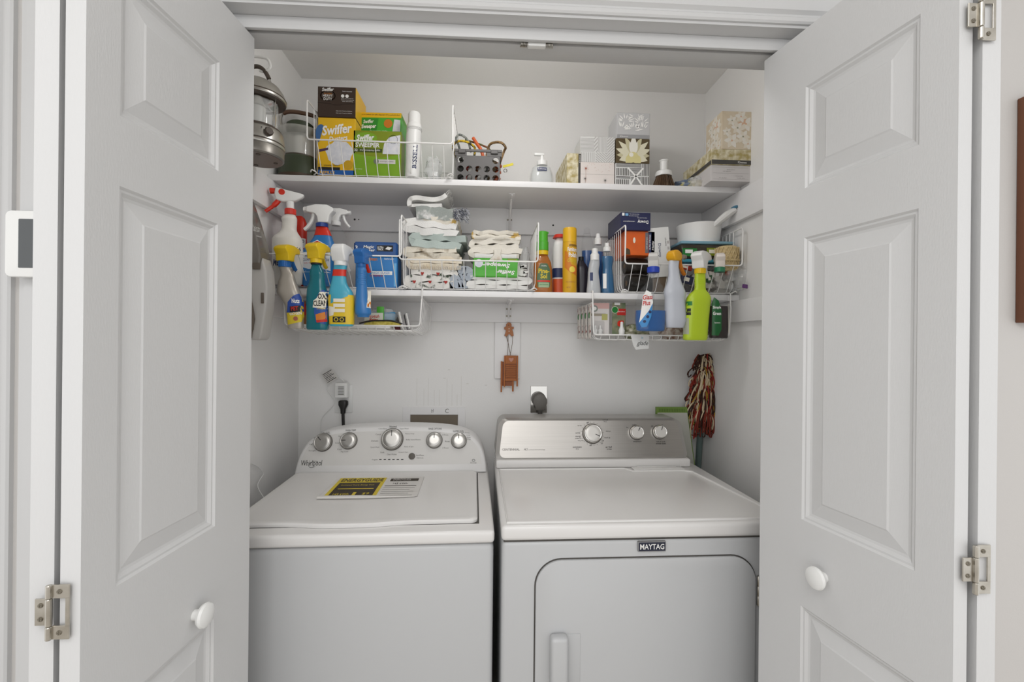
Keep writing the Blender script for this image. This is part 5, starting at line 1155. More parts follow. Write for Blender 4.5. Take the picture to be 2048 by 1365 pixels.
M_t_beige = mat('towel_beige', '#ddcfb6', 0.9, var=(40, 0.2), col2='#e6dfd2', **TB); M_t_holly = mat('towel_holly', '#3e4a3c', 0.9, var=(34, 0.05, 0.40), col2='#e6e4df', **TB); M_t_blue = mat('towel_slate', '#9fa9b6', 0.9, var=(40, 0.2), col2='#b9c0c8', **TB); M_t_cream = mat('towel_cream', '#e2ddd2', 0.9, var=(16, 0.06, 0.66), col2='#cdb49c', **TB); M_t_navy = mat('towel_navy_fringe', '#3c4152', 0.9, var=(90, 0.2), col2='#c7c8cc', **TB)
o, W, T = towel('white dish towel with holly and heart print at the bottom of the left stack', 812, 905, 537, 577, M_t_holly, 3, 1)
rd = random.Random(3)
for k in range(5):
    x, z = -W/2+W*(0.18+0.17*k), T*(0.32+0.4*(k % 2)); hr = 0.007
    hp_s = [(x+hr*0.8*math.sin(t)**3*1.1, z+hr*(0.8*math.cos(t)-0.32*math.cos(2*t)-0.12*math.cos(3*t))) for t in [2*PI*j/18 for j in range(18)]]
    patch(0, 0, 0, 0, -0.005, mat('print_heart_red', '#a5342d', 0.8), o, shape=hp_s, name='printed_heart')
o, W, T = towel('slate blue towel rolled beside the holly print towel', 906, 942, 532, 577, M_t_blue, 3, 2, dep=0.19)
o, W, T = towel('beige fringed towel above the holly print towel', 815, 925, 514, 539, M_t_beige, 2, 3)
g = G()
for k in range(46):
    x = -W/2+0.006+(W-0.012)*k/45; g.join(tube([(x, -0.004, T*0.34), (x+0.001*math.sin(k), -0.009, T*0.2), (x+0.002*math.sin(k*3), -0.008, 0.001)], 0.0012, 4))
obj('fringe', g, M_t_beige, o, kind='stuff')
o, W, T = towel('rust and olive autumn print towel under the sage towel', 811, 922, 494, 516, M_t_rust, 2, 4)
o, W, T = towel('sage green terry towel in the middle of the left stack', 824, 934, 468, 497, M_t_sage, 2, 5, lean=-0.06, amp=0.006)
o, W, T = towel('thick white terry towel folded over the sage green towel', 812, 921, 441, 471, M_t_white, 2, 6, lean=-0.08, amp=0.006)
o, W, T = towel('thin white towel with a gold stripe under the grey print towel', 831, 920, 434, 448, M_t_gold, 1, 7, lean=-0.09)
o, W, T = towel('grey and white print towel with a dark fringed end near the top', 819, 934, 415, 440, M_t_grey, 1, 8, lean=-0.06, amp=0.006)
g = G(); rd = random.Random(6)
for k in range(110):
    x0 = W/2-rd.uniform(0.0, 0.05); z0_ = T*rd.uniform(0.2, 0.9)-0.005; p0 = Vector((x0, -0.002-rd.uniform(0, 0.01), z0_)); p1 = p0+Vector((rd.uniform(0.004, 0.018), rd.uniform(-0.012, 0), rd.uniform(-0.018, 0.004)))
    g.join(tube([p0, (p0+p1)/2+Vector((0, -0.004, 0.004)), p1], 0.0014, 4))
obj('fringe', g, M_t_navy, o, kind='stuff')
a = at(878, 415, 1.675)
o = thing('rolled_cloth', 'white cloth with a frayed end curled on top of the left towel stack', 'towel', (a.x, 1.675, a.z), group=TW)
rp = [(-0.10, 0.0), (-0.106, 0.014), (-0.10, 0.028), (-0.08, 0.033), (-0.05, 0.030), (-0.015, 0.028), (0.012, 0.036), (0.025, 0.046)]
v = []; f = []
pth = smooth_path([(x, 0, z) for x, z in [(0.01, 0.006), (-0.04, 0.004), (-0.085, 0.003)]+rp], 4)
n = len(pth); ny = 6; hw_c = 0.0080
for j in range(ny+1):
    for i, p in enumerate(pth):
        q0, q1 = pth[max(0, i-1)], pth[min(n-1, i+1)]; tx, tz = q1.x-q0.x, q1.z-q0.z; L = math.hypot(tx, tz) or 1; w_ = 0.003*math.sin(i*0.8+j)
        for sg in (-1, 1): v.append((p.x-sg*tz/L*hw_c, 0.17*j/ny+w_, max(0.0003, p.z+sg*tx/L*hw_c+w_*0.4)))
for j in range(ny):
    for i in range(n-1):
        A = (j*n+i)*2; B = A+2; C_ = ((j+1)*n+i)*2; D_ = C_+2
        f += [(A, B, D_, C_), (A+1, C_+1, D_+1, B+1)]
for i in range(n-1):
    for j in (0, ny): A = (j*n+i)*2; f.append((A, A+1, A+3, A+2))
for i in (0, n-1):
    for j in range(ny): A = (j*n+i)*2; C_ = ((j+1)*n+i)*2; f.append((A, C_, C_+1, A+1))
obj('cloth', G().add(v, f), M_t_white, o, smooth=1.2)
g = G(); rd = random.Random(8)
for k in range(60):
    p0 = Vector((0.022+rd.uniform(-.004, .004), rd.uniform(0, 0.17), 0.044+rd.uniform(-.006, .006))); g.join(tube([p0, p0+Vector((0.008, rd.uniform(-.006, .004), 0.010)), p0+Vector((0.016, rd.uniform(-.012, .006), rd.uniform(0.008, 0.024)))], 0.0011, 4))
obj('frayed_end', g, M_t_white, o, kind='stuff')
# right stack
o, W, T = towel('white cotton cloth at the bottom of the right stack', 937, 1060, 553, 578, M_t_white, 3, 11)
pk, W, h = carton('sweeper_cloth_pack', 'bright green sweeper cloth pack turned upside down between the white cloths', 'pack', 946, 1037, 517, 1.655, at(990, 555, 1.655).z, 0.12, M_sgrn2, bevr=0.004)
txt('Sweeper', -W*0.06+0.012, h*0.66, Y0-0.0006, M_pw, pk, w=W*0.6, h=h*0.30, shear=0.2, bold=0.03, ang=PI-0.05); txt('Swiffer', W*0.22, h*0.27, Y0-0.0006, M_pw, pk, w=W*0.4, h=h*0.22, shear=0.2, bold=0.03, ang=PI-0.05)
patch(0, 0, 0, 0, Y0-0.0005, M_puff, pk, shape=disc(-W*0.37, h*0.72, W*0.09), name='printed_flower'); patch(W*0.26, W*0.46, h*0.86, h*0.99, Y0-0.0003, M_olive, pk, name='printed_band')
obj('top_sheets', rbox(-W*0.47, W*0.47, 0.004, 0.118, h+0.0005, h+0.016, 0.004), M_t_white, pk)
o, W, T = towel('rolled white cloth beside the green sweeper pack', 1038, 1054, 529, 553, M_t_white, 2, 12, dep=0.14, d=1.69)
o, W, T = towel('cream cloth with a beige bow above the green sweeper pack', 942, 1046, 497, 517, M_t_cream, 2, 13, dep=0.15, d=1.665, amp=0.005)
g = bev(prism([(-0.03, -0.024), (0.0, -0.02), (0.02, -0.022), (0.012, 0.0), (0.016, 0.018), (-0.014, 0.016), (-0.012, 0.0)], -0.014, -0.006), 0.003, 2, 0.5); obj('bow', g.mp(lambda a, b, c: (a, b+0.004*math.sin(a*300), c+0.014)), M_t_cream, o)
o, W, T = towel('cream floral cloth loosely folded near the top of the right stack', 943, 1046, 478, 499, M_t_cream, 2, 14, dep=0.16, d=1.67, lean=0.03, amp=0.006)
o, W, T = towel('cream cloth with a small orange motif on top of the right stack', 945, 1043, 462, 479, M_t_gold, 2, 15, dep=0.15, d=1.67, amp=0.006)
p = at(1050, 545, 1.76); o = crumple('plastic_wrap', 'crumpled clear plastic wrap behind the right towel stack', 'plastic bag', (p.x-0.01, 1.77, S2+0.009), 0.035, 0.05, 0.085, M_bag, 44)

# ------------------------------------------------------------------ bottles between the baskets
Z2 = S2+0.0004
M_amber = mat('amber_cleaner', '#b06a2b', 0.12, alpha=0.86)
o, s = bottle('pine_cleaner_bottle', 'amber pine cleaner bottle with a tall green cap beside the towel basket', 'bottle', [(510, 1075, 1095), (517, 1072, 1098), (526, 1068, 1102), (540, 1067, 1104), (581, 1067, 1105)], 1.69, M_amber, 0.65, 2.6, Z2)
t = s[-1]; obj('yellow_ring', lathe([(0.0215, t[0]-0.001), (0.0215, t[0]+0.013), (0.0205, t[0]+0.014)], 24, t[3], 0), M_yh, o)
obj('cap', lathe([(0.022, t[0]+0.0145), (0.022, t[0]+0.045), (0.0195, t[0]+0.048), (0.0185, t[0]+0.082), (0.016, t[0]+0.084)], 24, t[3], 0).join(rbox(t[3]+0.012, t[3]+0.021, -0.006, 0.006, t[0]+0.076, t[0]+0.084, 0.002)), mat('cap_green', '#4fae2e', 0.35), o)
c0 = s[0][3]; fs = surf(s, 0.0008)
patch(0, 0, 0, 0, 0, mat('label_forest', '#4f6b4b', 0.45), o, fn=fs, shape=[(c0-0.022, 0.02), (c0+0.022, 0.02), (c0+0.025, 0.05), (c0+0.022, 0.085), (c0+0.012, 0.105), (c0-0.012, 0.105), (c0-0.022, 0.085), (c0-0.025, 0.05)])
txt('Pine-\nSol', c0, 0.068, 0, M_yel, o, w=0.04, h=0.036, bold=0.03, fn=surf(s, 0.0014)); patch(c0-0.023, c0+0.023, 0.038, 0.044, 0, M_redp, o, fn=surf(s, 0.0012), name='printed_band'); patch(c0-0.019, c0+0.019, 0.018, 0.036, 0, mat('label_pale_green', '#9fb690', 0.45), o, fn=surf(s, 0.0011), name='printed_band'); txt('cleans & deodorizes', c0, 0.029, 0, M_green, o, w=0.032, h=0.006, fn=surf(s, 0.0016)); txt('ORIGINAL', c0, 0.096, 0, M_pw, o, w=0.02, h=0.005, fn=surf(s, 0.0014))
o, s = bottle('cleaner_jug', 'white cleaner bottle with red shoulder and blue bands behind the polish can', 'bottle', [(478, 1112, 1128), (488, 1107, 1132), (500, 1105, 1134), (540, 1105, 1134), (579, 1106, 1133)], 1.76, M_white, 0.8, 2.6, Z2)
low = [q for q in s]; 
for z0_, z1_, m in ((0.0, 0.06, mat('jug_orange', '#d8592a', 0.4)), (0.062, 0.10, M_navy)):
    sec = [q for q in s if z0_ < q[0] < z1_]
    obj('label_band', loft([(q[0], q[1]*1.01+0.0005, q[2]*1.01+0.0005)+tuple(q[3:]) for q in [(z0_+0.003,)+sec[0][1:]]+sec+[(z1_,)+sec[-1][1:]]], cap=False), m, o)
t = s[-1]; obj('cap', lathe([(0.018, t[0]), (0.028, t[0]+0.002), (0.022, t[0]+0.014), (0.012, t[0]+0.016)], 20, t[3], 0), M_redp, o)
o, s = bottle('polish_can', 'orange yellow furniture polish spray can on the lower shelf', 'spray can', [(486, 1125.5, 1153), (500, 1125, 1153.5), (540, 1125, 1153.5), (582, 1125.5, 1153)], 1.675, mat('can_yellow', '#d9a51f', 0.35), 1.0, 2.0, Z2, smooth=False)
t = s[-1]; obj('cap', lathe([(t[1]*1.0, t[0]+0.0005), (t[1]*1.0, t[0]+0.045), (t[1]*0.92, t[0]+0.052), (t[1]*0.6, t[0]+0.054)], 28, t[3], 0), mat('can_cap_yellow', '#e2b01f', 0.35), o)
fs = surf(s, 0.0008); c0 = s[0][3]
patch(0, 0, 0, 0, 0, mat('label_brown', '#6d3d14', 0.45), o, fn=fs, shape=[(c0-0.008, 0.165), (c0+0.022, 0.165), (c0+0.022, 0.172), (c0-0.008, 0.172)]); patch(0, 0, 0, 0, 0, M_orange, o, fn=fs, shape=[(c0-0.022, 0.09), (c0-0.008, 0.075), (c0+0.022, 0.06), (c0+0.022, 0.09), (c0+0.0, 0.10), (c0-0.014, 0.145), (c0-0.022, 0.15)], name='printed_swirl')
txt('Power House', c0+0.006, 0.1685, 0, M_yel, o, w=0.027, h=0.004, fn=surf(s, 0.0013)); txt('Furniture', c0+0.004, 0.154, 0, M_pw, o, w=0.034, h=0.016, bold=0.03, fn=surf(s, 0.0014)); txt('Polish', c0+0.006, 0.134, 0, M_pw, o, w=0.030, h=0.017, bold=0.03, fn=surf(s, 0.0014)); txt('Orange', c0+0.004, 0.113, 0, M_yel, o, w=0.034, h=0.018, shear=0.2, bold=0.02, fn=surf(s, 0.0014))
patch(0, 0, 0, 0, 0, mat('print_fruit', '#e2742a', 0.45), o, fn=surf(s, 0.0012), shape=disc(c0+0.009, 0.083, 0.013)); patch(0, 0, 0, 0, 0, mat('print_citrus', '#ecd24f', 0.45), o, fn=surf(s, 0.0016), shape=disc(c0+0.004, 0.082, 0.011), name='printed_slice')
txt('cleans and shines wood', c0, 0.038, 0, M_rust, o, w=0.035, h=0.004, fn=surf(s, 0.0014)); txt('NET WT', c0-0.008, 0.018, 0, M_rust, o, w=0.014, h=0.004, fn=surf(s, 0.0014))
M_dish = mat('dish_soap_blue', '#1c4f8e', 0.12, alpha=1.0); M_dish2 = mat('dish_soap_teal', '#22628f', 0.12)
DG = 'dish soap bottles by the right basket'
o, s = bottle('cleaner_bottle', 'dark handled cleaner bottle right beside the orange polish can', 'bottle', [(522, 1156, 1168), (535, 1153, 1174), (560, 1153, 1176), (580, 1154, 1175)], 1.72, mat('dark_bottle', '#26222b', 0.25), 0.7, 2.6, Z2)
t = s[-1]; obj('cap', lathe([(0.010, t[0]), (0.010, t[0]+0.014)], 16, t[3], 0), M_black, o); obj('handle', tube(smooth_path([(t[3]+0.008, 0, t[0]-0.004), (t[3]+0.026, 0, t[0]-0.03), (t[3]+0.028, 0, t[0]-0.06), (t[3]+0.016, 0, t[0]-0.075)], 5), 0.003, 8), MATS['dark_bottle'], o)
o, s = bottle('dish_soap_bottle', 'tall clear bottle half full of blue dish soap at the back', 'bottle', [(467, 1167, 1181), (478, 1165, 1184), (500, 1163, 1190), (540, 1163, 1192), (575, 1164, 1192)], 1.80, M_clear, 0.6, 2.4, Z2, DG)
liquid(o, s, s[-1][0]*0.72, M_dish); t = s[-1]; obj('cap', lathe([(0.012, t[0]), (0.012, t[0]+0.014), (0.006, t[0]+0.022)], 16, t[3], 0), M_clear, o)
o, s = bottle('dish_soap_bottle', 'clear capped blue dish soap bottle standing behind the silver grey one', 'bottle', [(490, 1189, 1203), (498, 1186, 1206), (520, 1184, 1208), (578, 1185, 1208)], 1.75, M_clear, 0.6, 2.4, Z2, DG)
liquid(o, s, s[-1][0]*0.86, M_dish); t = s[-1]; obj('cap', lathe([(0.0135, t[0]), (0.0135, t[0]+0.022), (0.010, t[0]+0.026), (0.007, t[0]+0.042)], 18, t[3], 0), M_white, o)
o, s = bottle('dish_soap_bottle', 'silver grey clear bottle with a white pull cap in front by the basket', 'bottle', [(521, 1180, 1199), (530, 1178, 1199), (545, 1176, 1197), (562, 1175, 1199), (582, 1173, 1201)], 1.68, mat('milky_clear', '#c9cccf', 0.15, alpha=0.8), 0.7, 2.4, Z2, DG)
t = s[-1]; obj('cap', lathe([(0.0165, t[0]), (0.0165, t[0]+0.020), (0.0115, t[0]+0.026), (0.0110, t[0]+0.042), (0.006, t[0]+0.044)], 20, t[3], 0), M_white, o)
patch(s[0][3]-0.016, s[0][3]-0.006, 0.045, 0.075, 0, M_navy, o, fn=surf(s))
o, s = bottle('dish_soap_bottle', 'blue dish soap bottle with a white cap touching the right basket', 'bottle', [(503, 1207, 1221), (510, 1204, 1225), (520, 1203, 1227), (535, 1205, 1225), (555, 1203, 1227), (582, 1201, 1229)], 1.70, M_clear, 0.65, 2.4, Z2, DG)
liquid(o, s, s[-1][0]*0.88, M_dish2); t = s[-1]; obj('cap', lathe([(0.0145, t[0]-0.001), (0.0145, t[0]+0.014), (0.009, t[0]+0.018), (0.009, t[0]+0.03)], 20, t[3], 0), M_white, o)
patch(s[0][3]-0.020, s[0][3]-0.008, 0.02, 0.075, 0, M_pw, o, fn=surf(s))

# ------------------------------------------------------------------ right basket
B4F = S2+0.0085
M_bagb = mat('black_bag_plastic', '#221f1b', 0.3, bump=(70, 0.9))
def roll(label, x, y, z, L, r, m):
    o = thing('trash_bag_roll', label, 'trash bags', (x, y, z), group='trash bag rolls')
    rd = random.Random(int(x*1000)+int(z*1e4)); v = []; f = []; n = 20; k_ = 12
    for j in range(k_+1):
        for i in range(n):
            a = 2*PI*i/n; rr = r*(1+0.06*math.sin(3*a+j)+rd.uniform(-.03, .03))
            v.append((-L/2+L*j/k_, rr*math.cos(a), r*1.04+rr*math.sin(a)*0.95))
    for j in range(k_):
        for i in range(n): f.append((j*n+i, j*n+(i+1) % n, (j+1)*n+(i+1) % n, (j+1)*n+i))
    f += [tuple(range(n)), tuple(k_*n+i for i in range(n))]
    obj('roll', G().add(v, f), m, o, smooth=0.5); obj('core', lathe([(r*0.3, -L/2-0.001), (r*0.3, -L/2)], 14).xf(Matrix.Translation((0, 0, r*1.04)) @ Matrix.Rotation(PI/2, 4, 'Y')), mat('card_core', '#7b6a55', 0.7), o)
bx_ = at(1296, 560, 1.70).x
roll('black trash bag roll lying at the bottom of the right basket', bx_, 1.705, B4F, 0.16, 0.033, M_bagb); roll('black trash bag roll stacked under the orange box', bx_-0.005, 1.715, B4F+0.068, 0.16, 0.030, mat('black_bag_plastic_brown', '#2b2620', 0.32, bump=(70, 0.9)))
ztop = B4F+0.068+0.0635
M_hef = mat('carton_orange', '#e0671c', 0.4, var=(14, 0.2), col2='#d3551a')
o, W, h = carton('trash_bag_box', 'orange trash bag box under the dark blue dryer sheet box', 'box', 1249, 1310, 463, 1.665, ztop, 0.13, M_hef)
hh = h; stripe = [(-0.5, -0.47), (0.15, 0.24), (0.26, 0.36)]
patch(W*0.18, W*0.28, h*0.1, h*0.95, Y0-0.0003, mat('print_slate', '#6d6b70', 0.5), o, name='printed_band'); patch(W*0.29, W*0.38, h*0.1, h*0.95, Y0-0.0003, M_navy, o, name='printed_band')
txt('ULTRA STRONG', W*0.335, h*0.55, Y0-0.0007, M_pw, o, w=h*0.62, h=W*0.05, ang=PI/2, bold=0.01); txt('Hefty', W*0.44, h*0.42, Y0-0.0007, M_pw, o, w=h*0.4, h=W*0.075, ang=PI/2, shear=0.2, bold=0.02); txt('tall kitchen', W*0.23, h*0.5, Y0-0.0007, M_pw, o, w=h*0.5, h=W*0.04, ang=PI/2)
patch(0, 0, 0, 0, Y0-0.0004, mat('print_dark_bag', '#4a3a22', 0.5), o, shape=[(-W*0.48, h*0.02), (-W*0.3, h*0.02), (-W*0.32, h*0.22), (-W*0.42, h*0.3), (-W*0.48, h*0.2)], name='printed_picture'); patch(0, 0, 0, 0, Y0-0.0004, M_cream, o, shape=disc(-W*0.18, h*0.62, W*0.04, 12, h*0.12), name='printed_picture')
o, W, h = carton('dryer_sheet_box', 'dark blue dryer sheet box turned upside down on the orange box', 'box', 1241.5, 1301.5, 425.5, 1.655, ztop+hh+0.0006, 0.165, mat('carton_navy', '#23264d', 0.4), rz=0.02)
txt('Downy', W*0.24, h*0.50, Y0-0.0006, M_pw, o, w=W*0.36, h=h*0.24, bold=0.02, ang=PI)
for k in range(3): txt('fabric softener dryer sheets', -W*0.05-0.002*k+W*(0.3 if k == 2 else 0), h*(0.9-0.1*k), Y0-0.0006, M_pw, o, w=W*0.32, h=h*0.06)
patch(-W*0.46, -W*0.38, h*0.8, h*0.96, Y0-0.0004, M_pw, o, name='printed_icon'); patch(-W*0.35, -W*0.25, h*0.8, h*0.94, Y0-0.0004, mat('print_sky2', '#7fb0d8', 0.5), o, name='printed_icon'); txt('conditioner', -W*0.22, h*0.5, Y0-0.0006, M_pw, o, w=W*0.4, h=h*0.06, shear=0.3)
p0, p1 = at(1322, 512, 1.66), at(1352, 455, 1.66)
o = thing('dryer_sheet_box', 'white dryer sheet box leaning beside the orange box', 'box', (p0.x+0.008, 1.665, B4F+0.055), rot=(0, -0.10, 0))
Wd, hd2 = 0.078, p1.z-B4F-0.055
obj('box', rbox(-Wd/2, Wd/2, 0, 0.10, 0, hd2, 0.0012, 1), M_twhite, o); txt('Downy', -0.002, hd2*0.54, Y0-0.0005, M_navy, o, w=0.05, h=0.013, ang=-PI/2); txt('sheets', 0.024, hd2*0.7, Y0-0.0005, M_inkg, o, w=0.03, h=0.006, ang=-PI/2)
for k in range(4): patch(0.028, 0.036, hd2*(0.3+0.12*k), hd2*(0.36+0.12*k), Y0, M_lgrey, o, name='printed_block')
obj('propped_carton', rbox(-0.035, 0.035, 0.004, 0.09, -0.054, -0.0008, 0.002), mat('brown_card', '#6a5a48', 0.7), o)
# white pan with a ring handle
c = at(1398, 490, 1.74)
M_pan = mat('pan_white', '#e9e8e6', 0.35)
o = thing('white_pan', 'white handled scoop pan with a blue tipped handle on top of the food container', 'pan', (c.x, 1.745, at(1398, 489, 1.70).z))
pr = [(0.066, 0), (0.074, 0.006), (0.082, 0.075), (0.083, 0.078), (0.0805, 0.078), (0.072, 0.008), (0.03, 0.006)]
obj('bowl', lathe(pr, 36), M_pan, o)
hpth = smooth_path([(0.02, -0.06, 0.058), (0.045, -0.078, 0.082), (0.07, -0.090, 0.104), (0.092, -0.10, 0.118)], 6)
def flat_tube(path, w_, t_, m, nm, parent, dz=0.0):
    g = tube(path, 1.0, 10); c_ = []
    vs = []
    for i, p in enumerate(path):
        for k in range(10):
            d_ = Vector(g.v[i*10+k])-p; ww = w_[i] if isinstance(w_, list) else w_
            vs.append(tuple(p+Vector((d_.x*ww, d_.y*ww, d_.z*t_+dz))))
    g.v = vs; return obj(nm, g, m, parent)
flat_tube(hpth, [0.012+0.011*math.sin(PI*(i/18)**1.6) for i in range(len(hpth))], 0.009, M_pan, 'handle', o)
obj('handle_tip', lathe([(0.012, -0.004), (0.014, 0.002), (0.010, 0.006)], 18).xf(Matrix.Translation((0.088, -0.1, 0.124)) @ Matrix.Rotation(-0.35, 4, 'Y')), mat('tip_blue', '#4d7f99', 0.35), o)
# food container and what lies under it
a, b = at(1362, 524, 1.66), at(1470, 483, 1.66)
M_cont = mat('container_dark', '#39342b', 0.2); M_lid = mat('container_lid_blue', '#7fa9bb', 0.35)
o = thing('food_container', 'dark plastic container with a pale blue lid behind the twine ball', 'container', ((a.x+b.x)/2, 1.665, a.z+0.012))
Wc = b.x-a.x; hc = b.z-a.z-0.012
obj('tub', bev(prism([(-Wc*0.46, 0), (Wc*0.46, 0), (Wc*0.49, hc-0.012), (-Wc*0.49, hc-0.012)], 0.0, 0.14), 0.006, 2), M_cont, o)
obj('lid', rbox(-Wc/2, Wc/2, -0.004, 0.144, hc-0.0118, hc, 0.005), M_lid, o); obj('base_rim', rbox(-Wc*0.47, Wc*0.3, -0.003, 0.1, -0.012, -0.0005, 0.003), mat('container_teal', '#3a90a8', 0.35), o)
patch(-Wc*0.47, -Wc*0.2, hc*0.14, hc*0.58, -0.003, M_green, o); patch(-Wc*0.42, -Wc*0.28, hc*0.3, hc*0.5, -0.0036, M_pw, o, name='printed_block'); patch(-Wc*0.02, Wc*0.42, hc*0.2, hc*0.62, -0.003, M_olive, o); patch(Wc*0.02, Wc*0.38, hc*0.32, hc*0.52, -0.0036, M_cream, o, name='printed_block')
M_tw = mat('jute_twine', '#e2cfa2', 0.9, var=(160, 0.3), col2='#c8ad78', bump=(300, 0.8))
c = at(1454, 541, 1.645)
o = thing('twine_ball', 'spool of tan jute twine in the right basket near the wall', 'twine', (c.x, 1.648, at(1454, 543, 1.645).z))
R0, H0 = 0.042, 0.092
obj('core', lathe([(0.03, 0), (R0-0.004, 0.006), (R0-0.003, H0-0.01), (0.03, H0-0.003)], 28), M_tw, o)
for k in range(34):
    a0 = 2*PI*k/34
    g = tube([((R0-0.0015)*math.cos(a0+sg*0.9*(t-0.5)), (R0-0.0015)*math.sin(a0+sg*0.9*(t-0.5)), 0.006+(H0-0.014)*t) for sg in ((1 if k % 2 else -1),) for t in [j/7 for j in range(8)]], 0.0017, 5)
    obj('twine_strand', g, M_tw, o)
obj('twine_wrap', tube([((R0+0.001)*math.cos(t), (R0+0.001)*math.sin(t), 0.036+0.004*math.sin(t)+t*0.0004) for t in [2*PI*k/24 for k in range(60)]], 0.0019, 5), M_tw, o)
prop = crumple('cloth_bundle', 'crumpled dark and white oddments bundle on the basket floor under the twine', 'bundle', (c.x-0.03, 1.70, B4F), 0.085, 0.045, 0.044, mat('bundle_mix', '#5a5148', 0.7, var=(30, 0.05), col2='#d4d0c8'), 51, amp=0.15)
for (px, py, lab, colr, w_, h_) in ((1376, 560, 'small navy printed packet in the right basket beneath the container', '#2a2c48', 0.05, 0.03), (1420, 558, 'small green and white card in the right basket under the twine', '#3a5a3c', 0.022, 0.026), (1372, 535, 'small red packet under the blue rimmed container', '#a8362a', 0.05, 0.016), (1456, 547, 'small red cap between the twine and the plastic bag', '#c2412b', 0.012, 0.014)):
    q_ = at(px, py, 1.645); o = thing('packet', lab, 'packet', q_, rot=(0.1, 0.25 if w_ > 0.03 else -0.2, 0)); obj('wrapper', rbox(-w_/2, w_/2, 0, 0.012, -h_/2, h_/2, 0.003, 2), mat('pk'+colr, colr, 0.4), o)
    obj('printed_label', gbox(-w_*0.3, w_*0.1, -0.0006, 0.0, -h_*0.2, h_*0.25), M_cream, o)
p = at(1488, 545, 1.62)
o = crumple('plastic_bag', 'crumpled clear plastic bag stuffed at the right end of the basket', 'plastic bag', (p.x-0.01, 1.66, B4F+0.006), 0.042, 0.05, 0.058, M_bag, 61, 14, 0.3)
p = at(1508, 573, 1.58)
o = thing('purple_strip', 'purple plastic strip poking out beside the right wall', 'strip', (p.x-0.002, 1.60, p.z))
obj('strip', rbox(-0.028, 0.022, 0, 0.004, -0.007, 0.007, 0.002).xf(Matrix.Rotation(0.14, 4, 'Y')), mat('purple_plastic', '#6a3f7c', 0.4), o)
# --- bottles hung on the right rail
dR = 1.565
HR = 'spray bottles hung on the right basket rail'
o, s = bottle('spray_bottle', 'clear glass cleaner spray bottle with blue liquid and a blue collar', 'spray bottle', [(546, 1296, 1317), (556, 1296, 1318), (566, 1293, 1320), (577, 1284, 1327), (590, 1277, 1331), (610, 1272, 1331), (640, 1270, 1330), (664, 1272, 1329)], dR, M_clear, 0.55, 2.8, None, HR)
liquid(o, s, 0.072, mat('glass_cleaner_blue', '#2560a4', 0.1), 0.95)
t = s[-1]; z1 = collar(o, t, 0.0195, 0.020, mat('collar_blue', '#2746b4', 0.35)); spray_head(o, t[3], z1-0.001, 1.2, 0.95, mat('head_clear_white', '#dedcd8', 0.25, alpha=0.85), M_white, M_white, 0.036)
obj('dip_tube', tube([(t[3], 0, t[0]), (t[3]+0.004, 0, 0.01)], 0.003, 6), M_clear, o)
c0 = s[0][3]; fs = surf(s, 0.001)
lab = [(c0-0.046, 0.03), (c0-0.038, 0.014), (c0-0.022, 0.016), (c0-0.008, 0.05), (c0-0.002, 0.10), (c0-0.008, 0.132), (c0-0.022, 0.14), (c0-0.034, 0.12)]
patch(0, 0, 0, 0, 0, M_pw, o, fn=fs, shape=lab); patch(0, 0, 0, 0, 0, mat('label_sky', '#3f8fd0', 0.4), o, fn=surf(s, 0.0014), shape=[(c0-0.046, 0.03), (c0-0.038, 0.014), (c0-0.022, 0.016), (c0-0.008, 0.05), (c0-0.003, 0.095), (c0-0.016, 0.07), (c0-0.032, 0.05)], name='printed_wave')
txt('Glass', c0-0.019, 0.116, 0, M_red, o, w=0.032, h=0.016, shear=0.3, bold=0.02, ang=0.1, fn=surf(s, 0.002)); txt('Plus', c0-0.024, 0.096, 0, M_red, o, w=0.026, h=0.016, shear=0.3, bold=0.02, ang=0.1, fn=surf(s, 0.002))
for x, z in ((-0.012, 0.066), (-0.02, 0.05), (-0.03, 0.034)): patch(0, 0, 0, 0, 0, M_navy, o, fn=surf(s, 0.0019), shape=disc(c0+x, z, 0.005), name='printed_icon')
o, s = bottle('spray_bottle', 'translucent white spray bottle with a golden yellow head', 'spray bottle', [(522, 1338, 1358), (535, 1337, 1357), (550, 1337, 1359), (566, 1334, 1363), (585, 1328, 1370), (600, 1330, 1369), (640, 1329, 1372), (656, 1331, 1368)], dR, mat('milky_white', '#c9cdd6', 0.3, alpha=0.95), 0.6, 2.4, None, HR)
t = s[-1]; spray_head(o, t[3]+0.001, t[0]-0.022, 0.55, 1.05, mat('head_golden', '#e6aa1f', 0.35), M_orange, mat('nozzle_grey', '#8a8275', 0.4), 0.036, [(-0.015, 0.02), (0.012, 0.02), (0.018, 0.028), (0.022, 0.034), (0.020, 0.048), (0.004, 0.056), (-0.014, 0.054), (-0.023, 0.044), (-0.022, 0.030)])
M_lime = mat('lime_plastic', '#b7d02b', 0.35)
o, s = bottle('spray_bottle', 'lime green spray bottle with a ribbed neck and white head', 'spray bottle', [(548, 1390, 1410), (560, 1389.5, 1410.5), (580, 1389, 1411), (588, 1380, 1417), (598, 1374, 1420), (615, 1372, 1418), (650, 1369, 1415), (681, 1367, 1413)], dR-0.005, M_lime, 0.55, 3.0, None, HR)
t = s[-1]; z1 = collar(o, t, 0.0180, 0.018, M_yh); spray_head(o, t[3], z1-0.001, 0.75, 1.15, M_white, M_white, M_yh, 0.036)
for k in range(7):
    z_ = t[0]-0.004-0.0075*k; q = min(s, key=lambda a: abs(a[0]-z_)); obj('grip_rib', loft([(z_-0.0016, q[1], q[2], q[3]), (z_, q[1]*1.05+0.0003, q[2]*1.05, q[3]), (z_+0.0016, q[1], q[2], q[3])], cap=False), M_lime, o)
